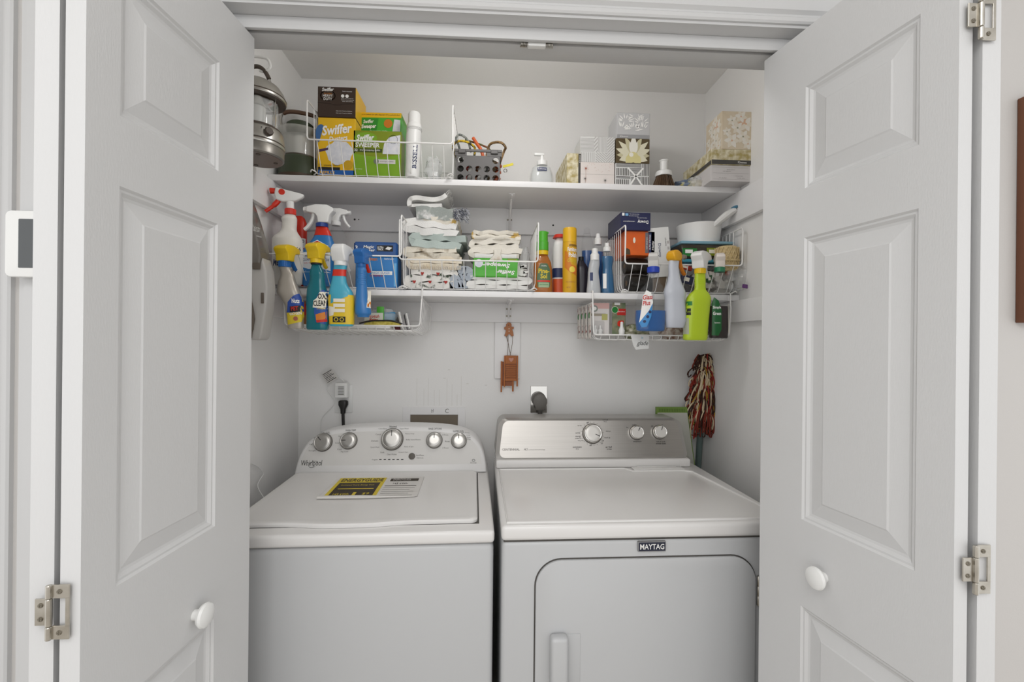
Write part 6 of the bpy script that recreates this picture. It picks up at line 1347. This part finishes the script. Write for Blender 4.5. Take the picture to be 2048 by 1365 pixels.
c0 = s[0][3]; patch(c0-0.042, c0-0.030, 0.02, 0.075, 0, mat('label_silver', '#a9ad98', 0.45), o, fn=surf(s)); patch(c0-0.036, c0-0.024, 0.085, 0.108, 0, M_ink, o, fn=surf(s)); patch(c0-0.032, c0-0.020, 0.118, 0.132, 0, M_green, o, fn=surf(s)); txt('weed', c0-0.030, 0.097, 0, M_lime, o, w=0.011, h=0.006, fn=surf(s, 0.0015))
o, s = bottle('spray_bottle', 'clear spray bottle of dark brown cleaner with a green collar and label', 'spray bottle', [(545, 1429, 1449), (560, 1427, 1450), (575, 1425, 1452), (590, 1421, 1454), (620, 1418, 1455), (655, 1417, 1456), (678, 1418, 1455)], dR, M_clear, 0.6, 2.8, None, HR)
liquid(o, s, 0.112, mat('brown_cleaner', '#24110a', 0.2, spec=0.3), 0.94)
t = s[-1]; z1 = collar(o, t, 0.0180, 0.017, mat('collar_green', '#2a7a55', 0.35), False); spray_head(o, t[3], z1-0.001, 1.25, 0.95, mat('head_pinkish_white', '#e9dfd8', 0.35), M_white, M_white, 0.032)
c0 = s[0][3]; patch(0, 0, 0, 0, 0, mat('label_deep_green', '#155c2b', 0.4), o, fn=surf(s, 0.001), shape=[(c0-0.030, 0.012), (c0-0.010, 0.010), (c0+0.000, 0.03), (c0+0.000, 0.10), (c0-0.010, 0.13), (c0-0.024, 0.142), (c0-0.030, 0.12)])
for k, w_ in enumerate(('Simple', 'Green')): txt(w_, c0-0.015, 0.106-0.02*k, 0, M_pw, o, w=0.026, h=0.012, bold=0.02, fn=surf(s, 0.0016))
txt('lemon', c0-0.014, 0.055, 0, M_pw, o, w=0.018, h=0.006, fn=surf(s, 0.0016)); patch(c0+0.027, c0+0.032, 0.02, 0.12, 0, M_cream, o, fn=surf(s, 0.001))

# ------------------------------------------------------------------ hung baskets
def pack(name, label, x0, x1, yt, yb_, d, m, dep, rz=0, tilt=0, group=None):
    a, b = at(x0, yb_, d), at(x1, yt, d); o = thing(name, label, 'packet', ((a.x+b.x)/2, d, a.z), group=group, rot=(tilt, 0, rz)); W, h = b.x-a.x, b.z-a.z
    obj('card', rbox(-W/2, W/2, 0, dep, 0, h, 0.0015, 1), m, o); return o, W, h
AG = 'air freshener packs in the right hung basket'
for k in range(4):
    a = at(1168, 672, 1.70)
    o = thing('air_freshener_pack', ['nearest', 'second', 'third', 'farthest'][k]+' of the upright floral freshener packs at the left basket side', 'packet', (a.x+0.010-0.005*k+0.006, 1.665+0.042*k, 1.3815), group=AG)
    obj('card', rbox(-0.0015, 0.0015, 0, 0.036, 0, 0.125, 0.0006, 1), mat('pack_floral', '#8d4a44', 0.5, var=(55, 0.06, 0.42), col2='#dcd6cf'), o); obj('printed_seal', lathe([(0.011, 0), (0.011, 0.0006)], 16).xf(Matrix.Translation((-0.0016, 0.018, 0.085)) @ Matrix.Rotation(-PI/2, 4, 'Y')), M_green, o)
    obj('blister', rbox(0.0018, 0.010, 0.006, 0.03, 0.01, 0.05, 0.003), M_clear, o)
o, W, h = pack('air_freshener_pack', 'white air freshener pack facing out at the front of the right hung basket', 1180, 1219, 606, 672, 1.69, mat('pack_white', '#dad5d2', 0.5), 0.004, group=AG)
patch(-W/2+0.001, W/2-0.001, h*0.82, h-0.001, Y0, mat('pack_pink', '#cfa7a2', 0.5), o, name='printed_band'); patch(0, 0, 0, 0, Y0-0.0004, mat('seal_grey', '#8a8f88', 0.5), o, shape=disc(-W*0.28, h*0.82, 0.0125)); patch(0, 0, 0, 0, Y0-0.0008, M_pw, o, shape=disc(-W*0.28, h*0.82, 0.007)); patch(-W*0.48, W*0.3, h*0.60, h*0.67, Y0-0.0004, mat('print_taupe', '#a09788', 0.5), o, name='printed_band'); patch(W*0.1, W*0.4, h*0.48, h*0.66, Y0-0.0006, mat('print_olive2', '#b5b26a', 0.5), o, name='printed_picture')
obj('blister', rbox(-W*0.42, W*0.2, -0.022, -0.0008, h*0.03, h*0.45, 0.006), M_clear, o)
for k in range(2): obj('refill', lathe([(0.008, 0), (0.009, 0.014), (0.004, 0.02), (0.004, 0.032)], 14, -W*0.26+W*0.26*k, -0.011).mp(lambda a, b, c: (a, b, c+h*0.05)), M_white, o)
o, W, h = pack('air_freshener_pack', 'green and red holiday air freshener pack leaning in the right hung basket', 1224, 1252, 606, 672, 1.695, mat('pack_green', '#6c7a5c', 0.5, var=(40, 0.1), col2='#8f8a72'), 0.004, rz=0.1, group=AG)
patch(-W*0.15, W*0.5, h*0.62, h*0.82, Y0-0.0004, M_red, o, name='printed_band'); txt('apple cinnamon', W*0.17, h*0.73, Y0-0.0007, M_pw, o, w=W*0.5, h=h*0.05); patch(0, 0, 0, 0, Y0-0.0008, M_green, o, shape=disc(-W*0.32, h*0.78, 0.0125)); obj('printed_ring', tube([(-W*0.32+0.0125*math.cos(t), Y0-0.001, h*0.78+0.0125*math.sin(t)) for t in [2*PI*k/24 for k in range(24)]], 0.0009, 4, True), M_cream, o)
patch(0, 0, 0, 0, Y0-0.0004, M_redp, o, shape=petal(-W*0.1, h*0.3, 0.03, 0.012, 0.7), name='printed_flower'); obj('refill', lathe([(0.010, 0.004), (0.0115, 0.02), (0.006, 0.034), (0.005, 0.05), (0.003, 0.052)], 16, W*0.1, -0.014), M_white, o)
patch(-W*0.36, W*0.06, h*0.93, h*1.0, Y0-0.0005, M_white, o, name='hang_tab')
for k, (px, lab, colr, col2) in enumerate(((1270, 'clear packet of green potpourri in the right hung basket', '#5d6b3c', '#b9b59f'), (1345, 'clear packet of brown potpourri behind the white spray bottle', '#7d5c4a', '#c9bfb4'), (1390, 'clear packet of dark potpourri behind the lime bottle', '#4b4038', '#a89c92'))):
    q_ = at(px, 672, 1.72); o = crumple('potpourri_packet', lab, 'packet', (q_.x, 1.72, 1.3815), 0.048, 0.04, 0.028-0.003*k, mat('potpourri_%d' % k, colr, 0.25, var=(50, 0.15), col2=col2, bump=(60, 0.6)), 70+k, group='potpourri packets')
q_ = at(1279, 672, 1.632)
o = thing('freshener_card', 'white air freshener card hooked over the front rim of the right hung basket', 'card', (q_.x, 1.6275, at(1279, 700, 1.63).z))
Wg = S(38, 1.63); Hg = at(1279, 670, 1.63).z-at(1279, 700, 1.63).z
obj('card', prism([(-Wg*0.22, 0), (Wg*0.48, 0.004), (Wg*0.5, Hg), (-Wg*0.5, Hg), (-Wg*0.46, Hg*0.8), (-Wg*0.36, Hg*0.3)], 0, 0.0008), M_twhite, o, smooth=None)
txt('glade', Wg*0.14, Hg*0.40, -0.0006, M_ink, o, w=Wg*0.62, h=Hg*0.40, shear=0.35); patch(0, 0, 0, 0, -0.0004, mat('print_ice', '#a9c4cc', 0.5), o, shape=[(Wg*0.12+0.006*math.cos(t)*(1 if k % 2 else 0.4), Hg*0.8+0.006*math.sin(t)*(1 if k % 2 else 0.4)) for k, t in enumerate([2*PI*j/10 for j in range(10)])], name='printed_star')
# left hung basket
zL = 1.4075
a = at(760, 640, 1.72)
o = thing('paper_tray', 'white tray of folded paper lying in the left hung basket', 'tray', (at(705, 640, 1.7).x, 1.665, zL+0.002), rot=(-0.055, 0, 0))
obj('tray', rbox(-0.17, 0.14, 0, 0.19, 0, 0.010, 0.003), M_t_white, o)
o = thing('sponge', 'yellow sponge with a black scrubbing edge lying in the left hung basket', 'sponge', (at(763, 640, 1.67).x, 1.672, zL+0.0135), rz=0.03)
Ws = S(72, 1.67)
obj('foam', bev(prism([(-Ws/2, 0), (Ws/2, 0), (Ws/2-0.004, 0.010), (Ws*0.2, 0.016), (-Ws*0.2, 0.015), (-Ws/2+0.004, 0.008)], 0, 0.07), 0.003, 2), mat('sponge_yellow', '#d6c866', 0.9, var=(90, 0.15), col2='#b5a544', bump=(220, 1.0)), o)
obj('scrub_edge', tube(smooth_path([(-Ws/2-0.012, -0.001, 0.006), (-Ws*0.3, -0.002, 0.015), (0, -0.002, 0.017), (Ws*0.3, -0.002, 0.016), (Ws/2+0.008, -0.001, 0.006)], 5), 0.0030, 6), M_black, o)
o = crumple('sponge_pack', 'clear pack of blue sponges with a green printed strip in the left hung basket', 'packet', (at(765, 630, 1.74).x, 1.752, zL+0.0145), 0.064, 0.045, 0.032, M_bag, 80, amp=0.12)
Wq = 0.055
for k in range(2): obj('sponge', rbox(-0.05+0.055*k, 0.0+0.05*k, -0.03, 0.03, 0.006, 0.05, 0.005), mat('sponge_sky', '#4f9ccb', 0.8, bump=(200, 0.5)), o)
obj('printed_strip', rbox(-0.012, 0.014, -0.052, -0.048, 0.004, 0.068, 0.002), M_sgrn2, o); obj('printed_panel', rbox(-0.055, 0.012, -0.056, -0.053, 0.010, 0.045, 0.002), mat('pack_pale', '#d8d9cf', 0.5), o)
txt('Scotch\nBrite', -0.022, 0.026, -0.0566, M_red, o, w=0.042, h=0.024, shear=0.2, bold=0.02)
for k in range(2):
    q_ = at(806+13*k, 640, 1.70); o = thing('mesh_bag', ['grey folded mesh laundry bag beside the sponge pack', 'grey zip-edged mesh laundry bag at the right end of the left hung basket'][k], 'mesh bag', (q_.x, 1.70+0.01*k, zL+0.0005), rot=(0, -0.22, 0.2), group='mesh laundry bags')
    obj('cloth', rbox(-0.007, 0.007, 0, 0.12, 0.001, 0.066-0.004*k, 0.003), mat('mesh_grey', '#b5b3b4', 0.8, var=(300, 0.1), col2='#8f8e90'), o)
    obj('zip_edge', tube([(0, -0.001, 0.004), (0, -0.0015, 0.034), (0, -0.001, 0.064-0.004*k)], 0.0032, 6), M_white, o)
o = thing('red_cloth', 'dark red folded cloth between the sponge pack and the mesh bags', 'cloth', (at(795, 640, 1.76).x, 1.76, zL+0.0005)); obj('cloth', rbox(-0.012, 0.010, 0, 0.05, 0, 0.052, 0.006).mp(lambda a, b, c: (a-0.2*c, b, c)), mat('cloth_dark_red', '#7b3f42', 0.85, bump=(150, 0.4)), o)
o = thing('orange_carton', 'small orange brown carton behind the teal bottle in the left hung basket', 'box', (at(607, 640, 1.70).x, 1.74, zL+0.0005)); obj('box', rbox(-0.03, 0.03, 0, 0.06, 0, 0.10, 0.001, 1), mat('carton_rust', '#a4683c', 0.5), o); patch(-0.028, 0.028, 0.05, 0.09, -0.0006, M_red, o, name='printed_band')
# ------------------------------------------------------------------ things on the back wall
YBW = YB
def wl(px, py, y=YBW): return at(px, py, y)
a = wl(688, 797); o = thing('wall_outlet', 'white duplex outlet plate on the back wall left of the washer box', 'outlet', (a.x, YB, wl(688, 826).z))
hpl = wl(688, 770).z-wl(688, 826).z
obj('plate', rbox(-0.036, 0.036, -0.005, -0.0002, 0, hpl, 0.002), M_white, o)
for z in (0.3, 0.7): obj('socket', bev(prism(rrect(-0.016, 0.016, hpl*z-0.014, hpl*z+0.014, 0.010), -0.0065, -0.005), 0.0005, 1, 0.9), M_white, o)
a = wl(682, 797, 1.90); b = wl(682, 766, 1.90)
o = thing('power_adapter', 'white plug-in power adapter with a printed label in the upper socket', 'power adapter', (wl(681.5, 780, 1.90).x, 1.9335, a.z))
ha = b.z-a.z; obj('body', rbox(-0.025, 0.025, -0.035, 0, 0, ha, 0.005, 3), M_white, o)
patch(-0.020, 0.016, 0.010, ha-0.012, -0.0356, M_twhite, o)
for k in range(6): patch(-0.010, 0.013, 0.014+0.006*k, 0.0165+0.006*k, -0.036, M_inkg, o, name='printed_line')
pts = [wl(688, 766, 1.915), wl(685, 760, 1.912), wl(672, 754, 1.92), wl(660, 768, 1.93), wl(655, 780, 1.932), wl(667, 800, 1.932), wl(666, 812, 1.932), wl(645, 835, 1.932), wl(641, 860, 1.932), wl(640, 900, 1.932)]
base = pts[0]; o = thing('adapter_cord', 'thin white cord looping down the back wall from the power adapter', 'cord', base); obj('cord', tube(smooth_path([p-base for p in pts], 6), 0.0016, 6), M_white, o)
q_ = wl(660, 752, 1.918); o = thing('cord_tag', 'white printed paper tag wrapped round the adapter cord', 'tag', (q_.x, 1.915, q_.z), rot=(0, -0.55, 0))
obj('tag', rbox(-0.026, 0.022, 0, 0.0008, -0.024, 0.022, 0.0002, 1), M_paper, o)
for k in range(7): patch(-0.022, 0.018-0.006*(k % 3), -0.020+0.006*k, -0.0175+0.006*k, -0.0005, M_inkg if k % 3 else M_ink, o, name='printed_line')
a = wl(685, 815, 1.91)
o = thing('black_plug', 'black power plug and cord in the lower socket behind the washer', 'plug', (a.x, 1.935, wl(685, 822, 1.91).z))
obj('plug_head', loft([(-0.012, 0.009, 0.010, 0, -0.018), (0.006, 0.011, 0.012, 0, -0.016), (0.022, 0.019, 0.014, 0, -0.015), (0.036, 0.019, 0.014, 0, -0.015), (0.040, 0.015, 0.012, 0, -0.015)]), M_black, o)
obj('cord', tube(smooth_path([(0, -0.018, -0.010), (0.001, -0.018, -0.04), (0.003, -0.016, -0.10), (0.004, -0.012, -0.2)], 5), 0.0062, 8), M_black, o)
# cord at the left side
pts = [wl(503, 928, 1.55), wl(518, 936, 1.60), wl(527, 948, 1.62), wl(520, 960, 1.60), wl(516, 975, 1.58), wl(530, 1000, 1.57)]; base = pts[0]
o = thing('coiled_cable', 'thin white cord curling down between the washer and the left wall', 'cord', base); obj('cable', tube(smooth_path([p-base for p in pts], 6), 0.0014, 6), M_white, o)
# washer supply box
x0, x1 = wl(806, 815).x, wl(931, 815).x; zt_ = wl(868, 814.5).z; i0, i1 = wl(821, 830).x, wl(916, 830).x; zi = wl(868, 830).z
o = thing('washer_supply_box', 'white recessed washer supply box with H and C marks on the back wall', 'supply box', ((x0+x1)/2, YB, zt_-0.20)); cxm = (x0+x1)/2
g = G().join(rbox(x0-cxm, i0-cxm, -0.005, -0.0002, 0, 0.20, 0.001, 1)).join(rbox(i1-cxm, x1-cxm, -0.005, -0.0002, 0, 0.20, 0.001, 1)).join(rbox(i0-cxm, i1-cxm, -0.005, -0.0002, zi-zt_+0.20, 0.20, 0.001, 1))
obj('frame', g, M_shelf, o); obj('recess', gbox(i0-cxm, i1-cxm, -0.0012, -0.0004, 0.0, zi-zt_+0.2), mat('recess_tan', '#7b7163', 0.8), o)
zz = 0.2+(wl(868, 822).z-zt_)
txt('H', wl(865, 822).x-cxm, zz, -0.0056, M_inkg, o, w=0.010, h=0.016, shear=0.2); txt('C', wl(894, 822).x-cxm, zz, -0.0056, M_inkg, o, w=0.014, h=0.018)
# dryer outlet
x0, x1 = wl(1061, 800).x, wl(1094, 800).x; z0_, z1_ = wl(1078, 826).z, wl(1078, 772.5).z
o = thing('dryer_outlet', 'square chrome dryer outlet plate on the back wall behind the dryer', 'outlet', ((x0+x1)/2, YB, z0_)); obj('plate', rbox(-(x1-x0)/2, (x1-x0)/2, -0.004, -0.0002, 0, z1_-z0_, 0.001, 1), M_chr, o)
o2 = thing('dryer_plug', 'round grey dryer plug pushed into the chrome outlet', 'plug', ((x0+x1)/2+0.002, YB-0.0045, z0_+0.012)); M_plug = mat('plug_grey', '#6a6661', 0.5)
obj('plug_back', lathe([(0.030, 0), (0.030, 0.020), (0.028, 0.022)], 28).xf(Matrix.Translation((-0.004, 0, 0.046)) @ Matrix.Rotation(PI/2, 4, 'X')), M_plug, o2)
obj('plug_cap', bev(prism([(-0.018, 0.004), (0.018, 0.004), (0.022, 0.02), (0.028, 0.034), (0.028, 0.048), (0.020, 0.062), (0.006, 0.069), (-0.010, 0.068), (-0.024, 0.058), (-0.030, 0.044), (-0.028, 0.03), (-0.022, 0.02)], -0.044, -0.0225), 0.004, 2, 0.6), M_plug, o2)
obj('cord', tube(smooth_path([(0.0, -0.03, 0.006), (0.0, -0.032, -0.03), (0.0, -0.03, -0.10)], 4), 0.010, 10), mat('cord_dark_grey', '#4a4743', 0.5), o2)
# hanging ornament
M_ging = mat('ginger_brown', '#b07550', 0.7, bump=(120, 0.3)); M_wood = mat('ornament_wood', '#b0641f', 0.5, var=(40, 0.4), col2='#9a5317', sx=(1, 1, 0.1)); M_woodd = mat('ornament_wood_dark', '#8a4715', 0.5)
yo = YB-0.024
bp_ = wl(1018, 785, yo); o = thing('hanging_ornament', 'gingerbread man ornament with a tiny wooden washboard hanging on the back wall', 'ornament', (bp_.x, yo, bp_.z))
L = lambda px, py: (wl(px, py, yo).x-bp_.x, wl(px, py, yo).z-bp_.z)
gx_, gz_ = L(1018, 660); sc_ = S(1, yo)
gp = [(-9, -13), (-4, -13.5), (-1, -9), (2, -9), (5, -13.5), (9.5, -12), (8, -4), (6, 1), (9.5, 2), (9.5, 6), (4.5, 6), (5, 10), (3, 14), (-2, 14.5), (-6, 11), (-6, 6.5), (-10, 5), (-9.5, 0), (-6, 0), (-7, -5)]
obj('gingerbread_man', bev(prism([(gx_+a*sc_, gz_+b*sc_) for a, b in gp], -0.008, 0.0), 0.002, 2, 0.3), M_ging, o)
for k, (a, b) in enumerate(((0, 2), (0, -3))): obj('button', lathe([(0.0022, 0), (0.0015, 0.001)], 8).xf(Matrix.Translation((gx_+a*sc_, -0.008, gz_+b*sc_)) @ Matrix.Rotation(PI/2, 4, 'X')), M_pw, o)
obj('face', lathe([(0.0018, 0), (0.0012, 0.001)], 8).xf(Matrix.Translation((gx_-0.002, -0.008, gz_+9*sc_)) @ Matrix.Rotation(PI/2, 4, 'X')), M_ink, o)
for pp in (((1013, 672), (1017, 690), (1021, 711)), ((1025, 672), (1024, 690), (1020, 711)), ((1016, 672), (1016, 690), (1015, 711)), ((1008, 671), (1012, 671), (1017, 690))):
    obj('string', tube(smooth_path([(L(*q)[0], -0.004, L(*q)[1]) for q in pp], 4), 0.0009, 5), mat('string_brown', '#6b5a48', 0.8), o)
def slab(px0, px1, py0, py1, y0, y1, m, nm):
    a, b = L(px0, py1), L(px1, py0); obj(nm, rbox(a[0], b[0], y0, y1, a[1], b[1], 0.0006, 1), m, o)
slab(1007.5, 1010.5, 711.5, 774, -0.012, -0.004, M_wood, 'side_rail'); slab(1032.5, 1036, 711.5, 773, -0.012, -0.004, M_wood, 'side_rail'); slab(1010.5, 1032.5, 711.5, 728, -0.011, -0.005, M_wood, 'top_board'); slab(1010.5, 1032.5, 728, 757, -0.008, -0.005, M_woodd, 'wash_panel'); slab(1010.5, 1032.5, 757, 762, -0.011, -0.005, M_wood, 'bottom_board')
for k in range(7): slab(1010.8, 1032.2, 730+3.8*k, 732.2+3.8*k, -0.0098, -0.0078, M_wood, 'rib')
slab(1001, 1004.5, 723, 785, -0.0035, 0.003, M_wood, 'rear_rail'); slab(1024, 1027.5, 760, 783.5, -0.0035, 0.003, M_wood, 'rear_rail'); slab(1004.5, 1026, 762, 772, -0.0025, 0.002, M_woodd, 'rear_board'); slab(1004, 1007.5, 724, 772, -0.002, 0.001, M_woodd, 'rear_board')
hx_, hz_ = L(1022, 719.5); hr = 0.0105
obj('heart', prism([(hx_+hr*0.95*math.sin(t)**3, hz_+hr*(0.8*math.cos(t)-0.32*math.cos(2*t)-0.12*math.cos(3*t))) for t in [-2*PI*j/24 for j in range(24)]], -0.0125, -0.0112), mat('heart_pink', '#c08a78', 0.6), o)
# mop
M_my = [mat('yarn_cream', '#d8c6a6', 0.9), mat('yarn_rust', '#7d2f1f', 0.9), mat('yarn_brown', '#3f241a', 0.9), mat('yarn_ochre', '#b08a34', 0.9), mat('yarn_red', '#94291f', 0.9)]
ym = 1.886
c = wl(1403, 790, ym); hb_ = wl(1396, 938, ym)
o = thing('yarn_mop', 'multicoloured yarn mop standing head up in the corner behind the dryer', 'mop', (hb_.x, ym, 0.02))
ct = wl(1405, 712, ym); 
obj('handle', tube([(0, 0, 0), (hb_.x-hb_.x, 0, hb_.z-0.02), (wl(1402, 840, ym).x-hb_.x, 0.0, wl(1402, 840, ym).z-0.02), (wl(1404, 730, ym).x-hb_.x, 0.0, wl(1404, 730, ym).z-0.02)], 0.0125, 14), mat('handle_green_grey', '#5f6f6c', 0.4), o)
rd = random.Random(17); g = G()
for k in range(620):
    t = rd.random()**0.9; py = 712+120*t; px = 1405-3*t+rd.uniform(-10, 10)
    p0 = wl(px, py, ym); a = rd.uniform(-2.9, 0.25)   # direction round the spine (towards viewer and the sides)
    wmax = 0.074+0.022*t if t > 0.2 else 0.062+0.06*t
    rr = wmax*rd.uniform(0.45, 1.0); drop = rd.uniform(0.03, 0.085)*(0.6+0.6*t); ex = math.cos(a)*rr*(0.72 if math.cos(a) > 0 else 1.0); ey = math.sin(a)*rr*0.6
    lift = rd.uniform(0.0, 0.018)
    pts = [p0, p0+Vector((ex*0.55, ey*0.8-0.012, lift)), p0+Vector((ex, ey-0.012, -drop*0.45)), p0+Vector((ex*rd.uniform(0.85, 1.12), ey*0.9-0.01, -drop))]
    if rd.random() < 0.55: pts.append(p0+Vector((ex*rd.uniform(0.5, 0.8), ey*0.6-0.008, -drop*rd.uniform(0.6, 1.1))))
    pts = [(p.x-hb_.x, min(p.y-ym, YB-ym-0.008), p.z-0.02) for p in pts]
    mi = rd.choices(range(5), (34, 22, 30, 9, 10))[0]
    g.join(tube(smooth_path(pts, 3), 0.0025, 5), mi)
obj('yarn_head', g, M_my, o, kind='stuff')
g = lathe([(0.01, 0), (0.036, 0.02), (0.04, 0.10), (0.03, 0.19), (0.01, 0.21)], 14).mp(lambda a, b, c_: (a+wl(1404, 800, ym).x-hb_.x, b*0.6, c_+wl(1404, 835, ym).z-0.02)); obj('yarn_core', g, M_my[2], o)
# green panel behind the dryer
yg = 1.840
a, b = wl(1313, 815, yg), wl(1376, 815, yg)
o = thing('green_board', 'green edged board with a grey face standing behind the dryer console', 'board', ((a.x+b.x)/2, yg, 0.001)); Wg = b.x-a.x
zt_ = a.z-0.001
poly = [(-Wg/2, 0), (Wg/2+0.045, 0), (Wg/2+0.036, zt_-0.26), (Wg/2-0.004, zt_), (-Wg/2, zt_)]
obj('board', prism(poly, 0, 0.014), mat('board_green', '#6f8c3c', 0.5), o, smooth=None)
obj('face', prism([(-Wg/2+0.004, 0.0), (Wg/2+0.03, zt_-0.25), (Wg/2-0.004, zt_-0.022), (-Wg/2+0.004, zt_-0.022)], -0.002, -0.0001), mat('board_grey', '#b9b9b0', 0.5), o, smooth=None)
for k in range(16): obj('bristle_notch', gbox(-Wg/2+0.010+k*(Wg-0.02)/16, -Wg/2+0.013+k*(Wg-0.02)/16, -0.001, 0.0, zt_-0.018, zt_-0.006), mat('board_olive', '#55702c', 0.5), o)
# drip stains on the wall above the supply box
M_mark = mat('wall_drip', '#e0deda', 0.8); rd = random.Random(31); wb = bpy.data.objects['wall_back']
for k in range(9):
    px = 838+11*k+rd.uniform(-4, 4); t_ = wl(px, rd.uniform(752, 790)); b_ = wl(px, 812)
    obj('drip_stain', gbox(-0.0008, 0.0008, -0.0003, 0.0, b_.z, t_.z), M_mark, wb, loc=(t_.x, YB, 0))
for px, py in ((889, 757), (972, 771), (935, 768), (898, 740)): obj('scuff_mark', gbox(-0.005, 0.005, -0.0003, 0.0, -0.0015, 0.0015), M_mark, wb, loc=(wl(px, py).x, YB, wl(px, py).z))
# ------------------------------------------------------------------ front wall: wall panel and picture
a, b = at(27, 556, YF), at(27, 424, YF)
x0 = at(26, 490, YF-0.02).x; z0_, z1_ = at(40, 556, YF-0.02).z, at(40, 425, YF-0.02).z
o = thing('wall_panel', 'white wall control panel with a dark screen beside the left door', 'control panel', (x0+0.055, YF-0.0225, z0_))
H_ = z1_-z0_
obj('bezel', bev(prism(rrect(-0.055, 0.055, 0, H_, 0.011), -0.014, 0.0), 0.003, 2, 0.9), M_white, o)
obj('screen', prism(rrect(-0.055+0.026, 0.029, H_*0.135, H_*0.87, 0.001, 1), -0.0146, -0.0141), mat('screen_grey', '#55585a', 0.12), o)
obj('mount', gbox(-0.045, 0.045, 0.0001, 0.0125, 0.01, H_-0.01), M_white, o)
xr = at(2042, 400, YF-0.01).x
o = thing('picture_frame', 'brown wooden frame hanging on the room wall at the right edge', 'picture frame', (xr+0.15, YF-0.022, at(2042, 646, YF-0.01).z))
Hf = at(2042, 194, YF-0.01).z-at(2042, 646, YF-0.01).z
M_fr = mat('frame_wood', '#7a4a30', 0.5, var=(30, 0.4), col2='#5c3723', sx=(1, 1, 0.1))
for nm, (p, q, r, s_) in (('side_rail', (-0.15, -0.12, 0, Hf)), ('side_rail', (0.12, 0.15, 0, Hf)), ('top_rail', (-0.12, 0.12, Hf-0.03, Hf)), ('bottom_rail', (-0.12, 0.12, 0, 0.03))): obj(nm, rbox(p, q, 0, 0.0215, r, s_, 0.002), M_fr, o)
obj('backing', gbox(-0.12, 0.12, 0.012, 0.0213, 0.03, Hf-0.03), M_paper, o)
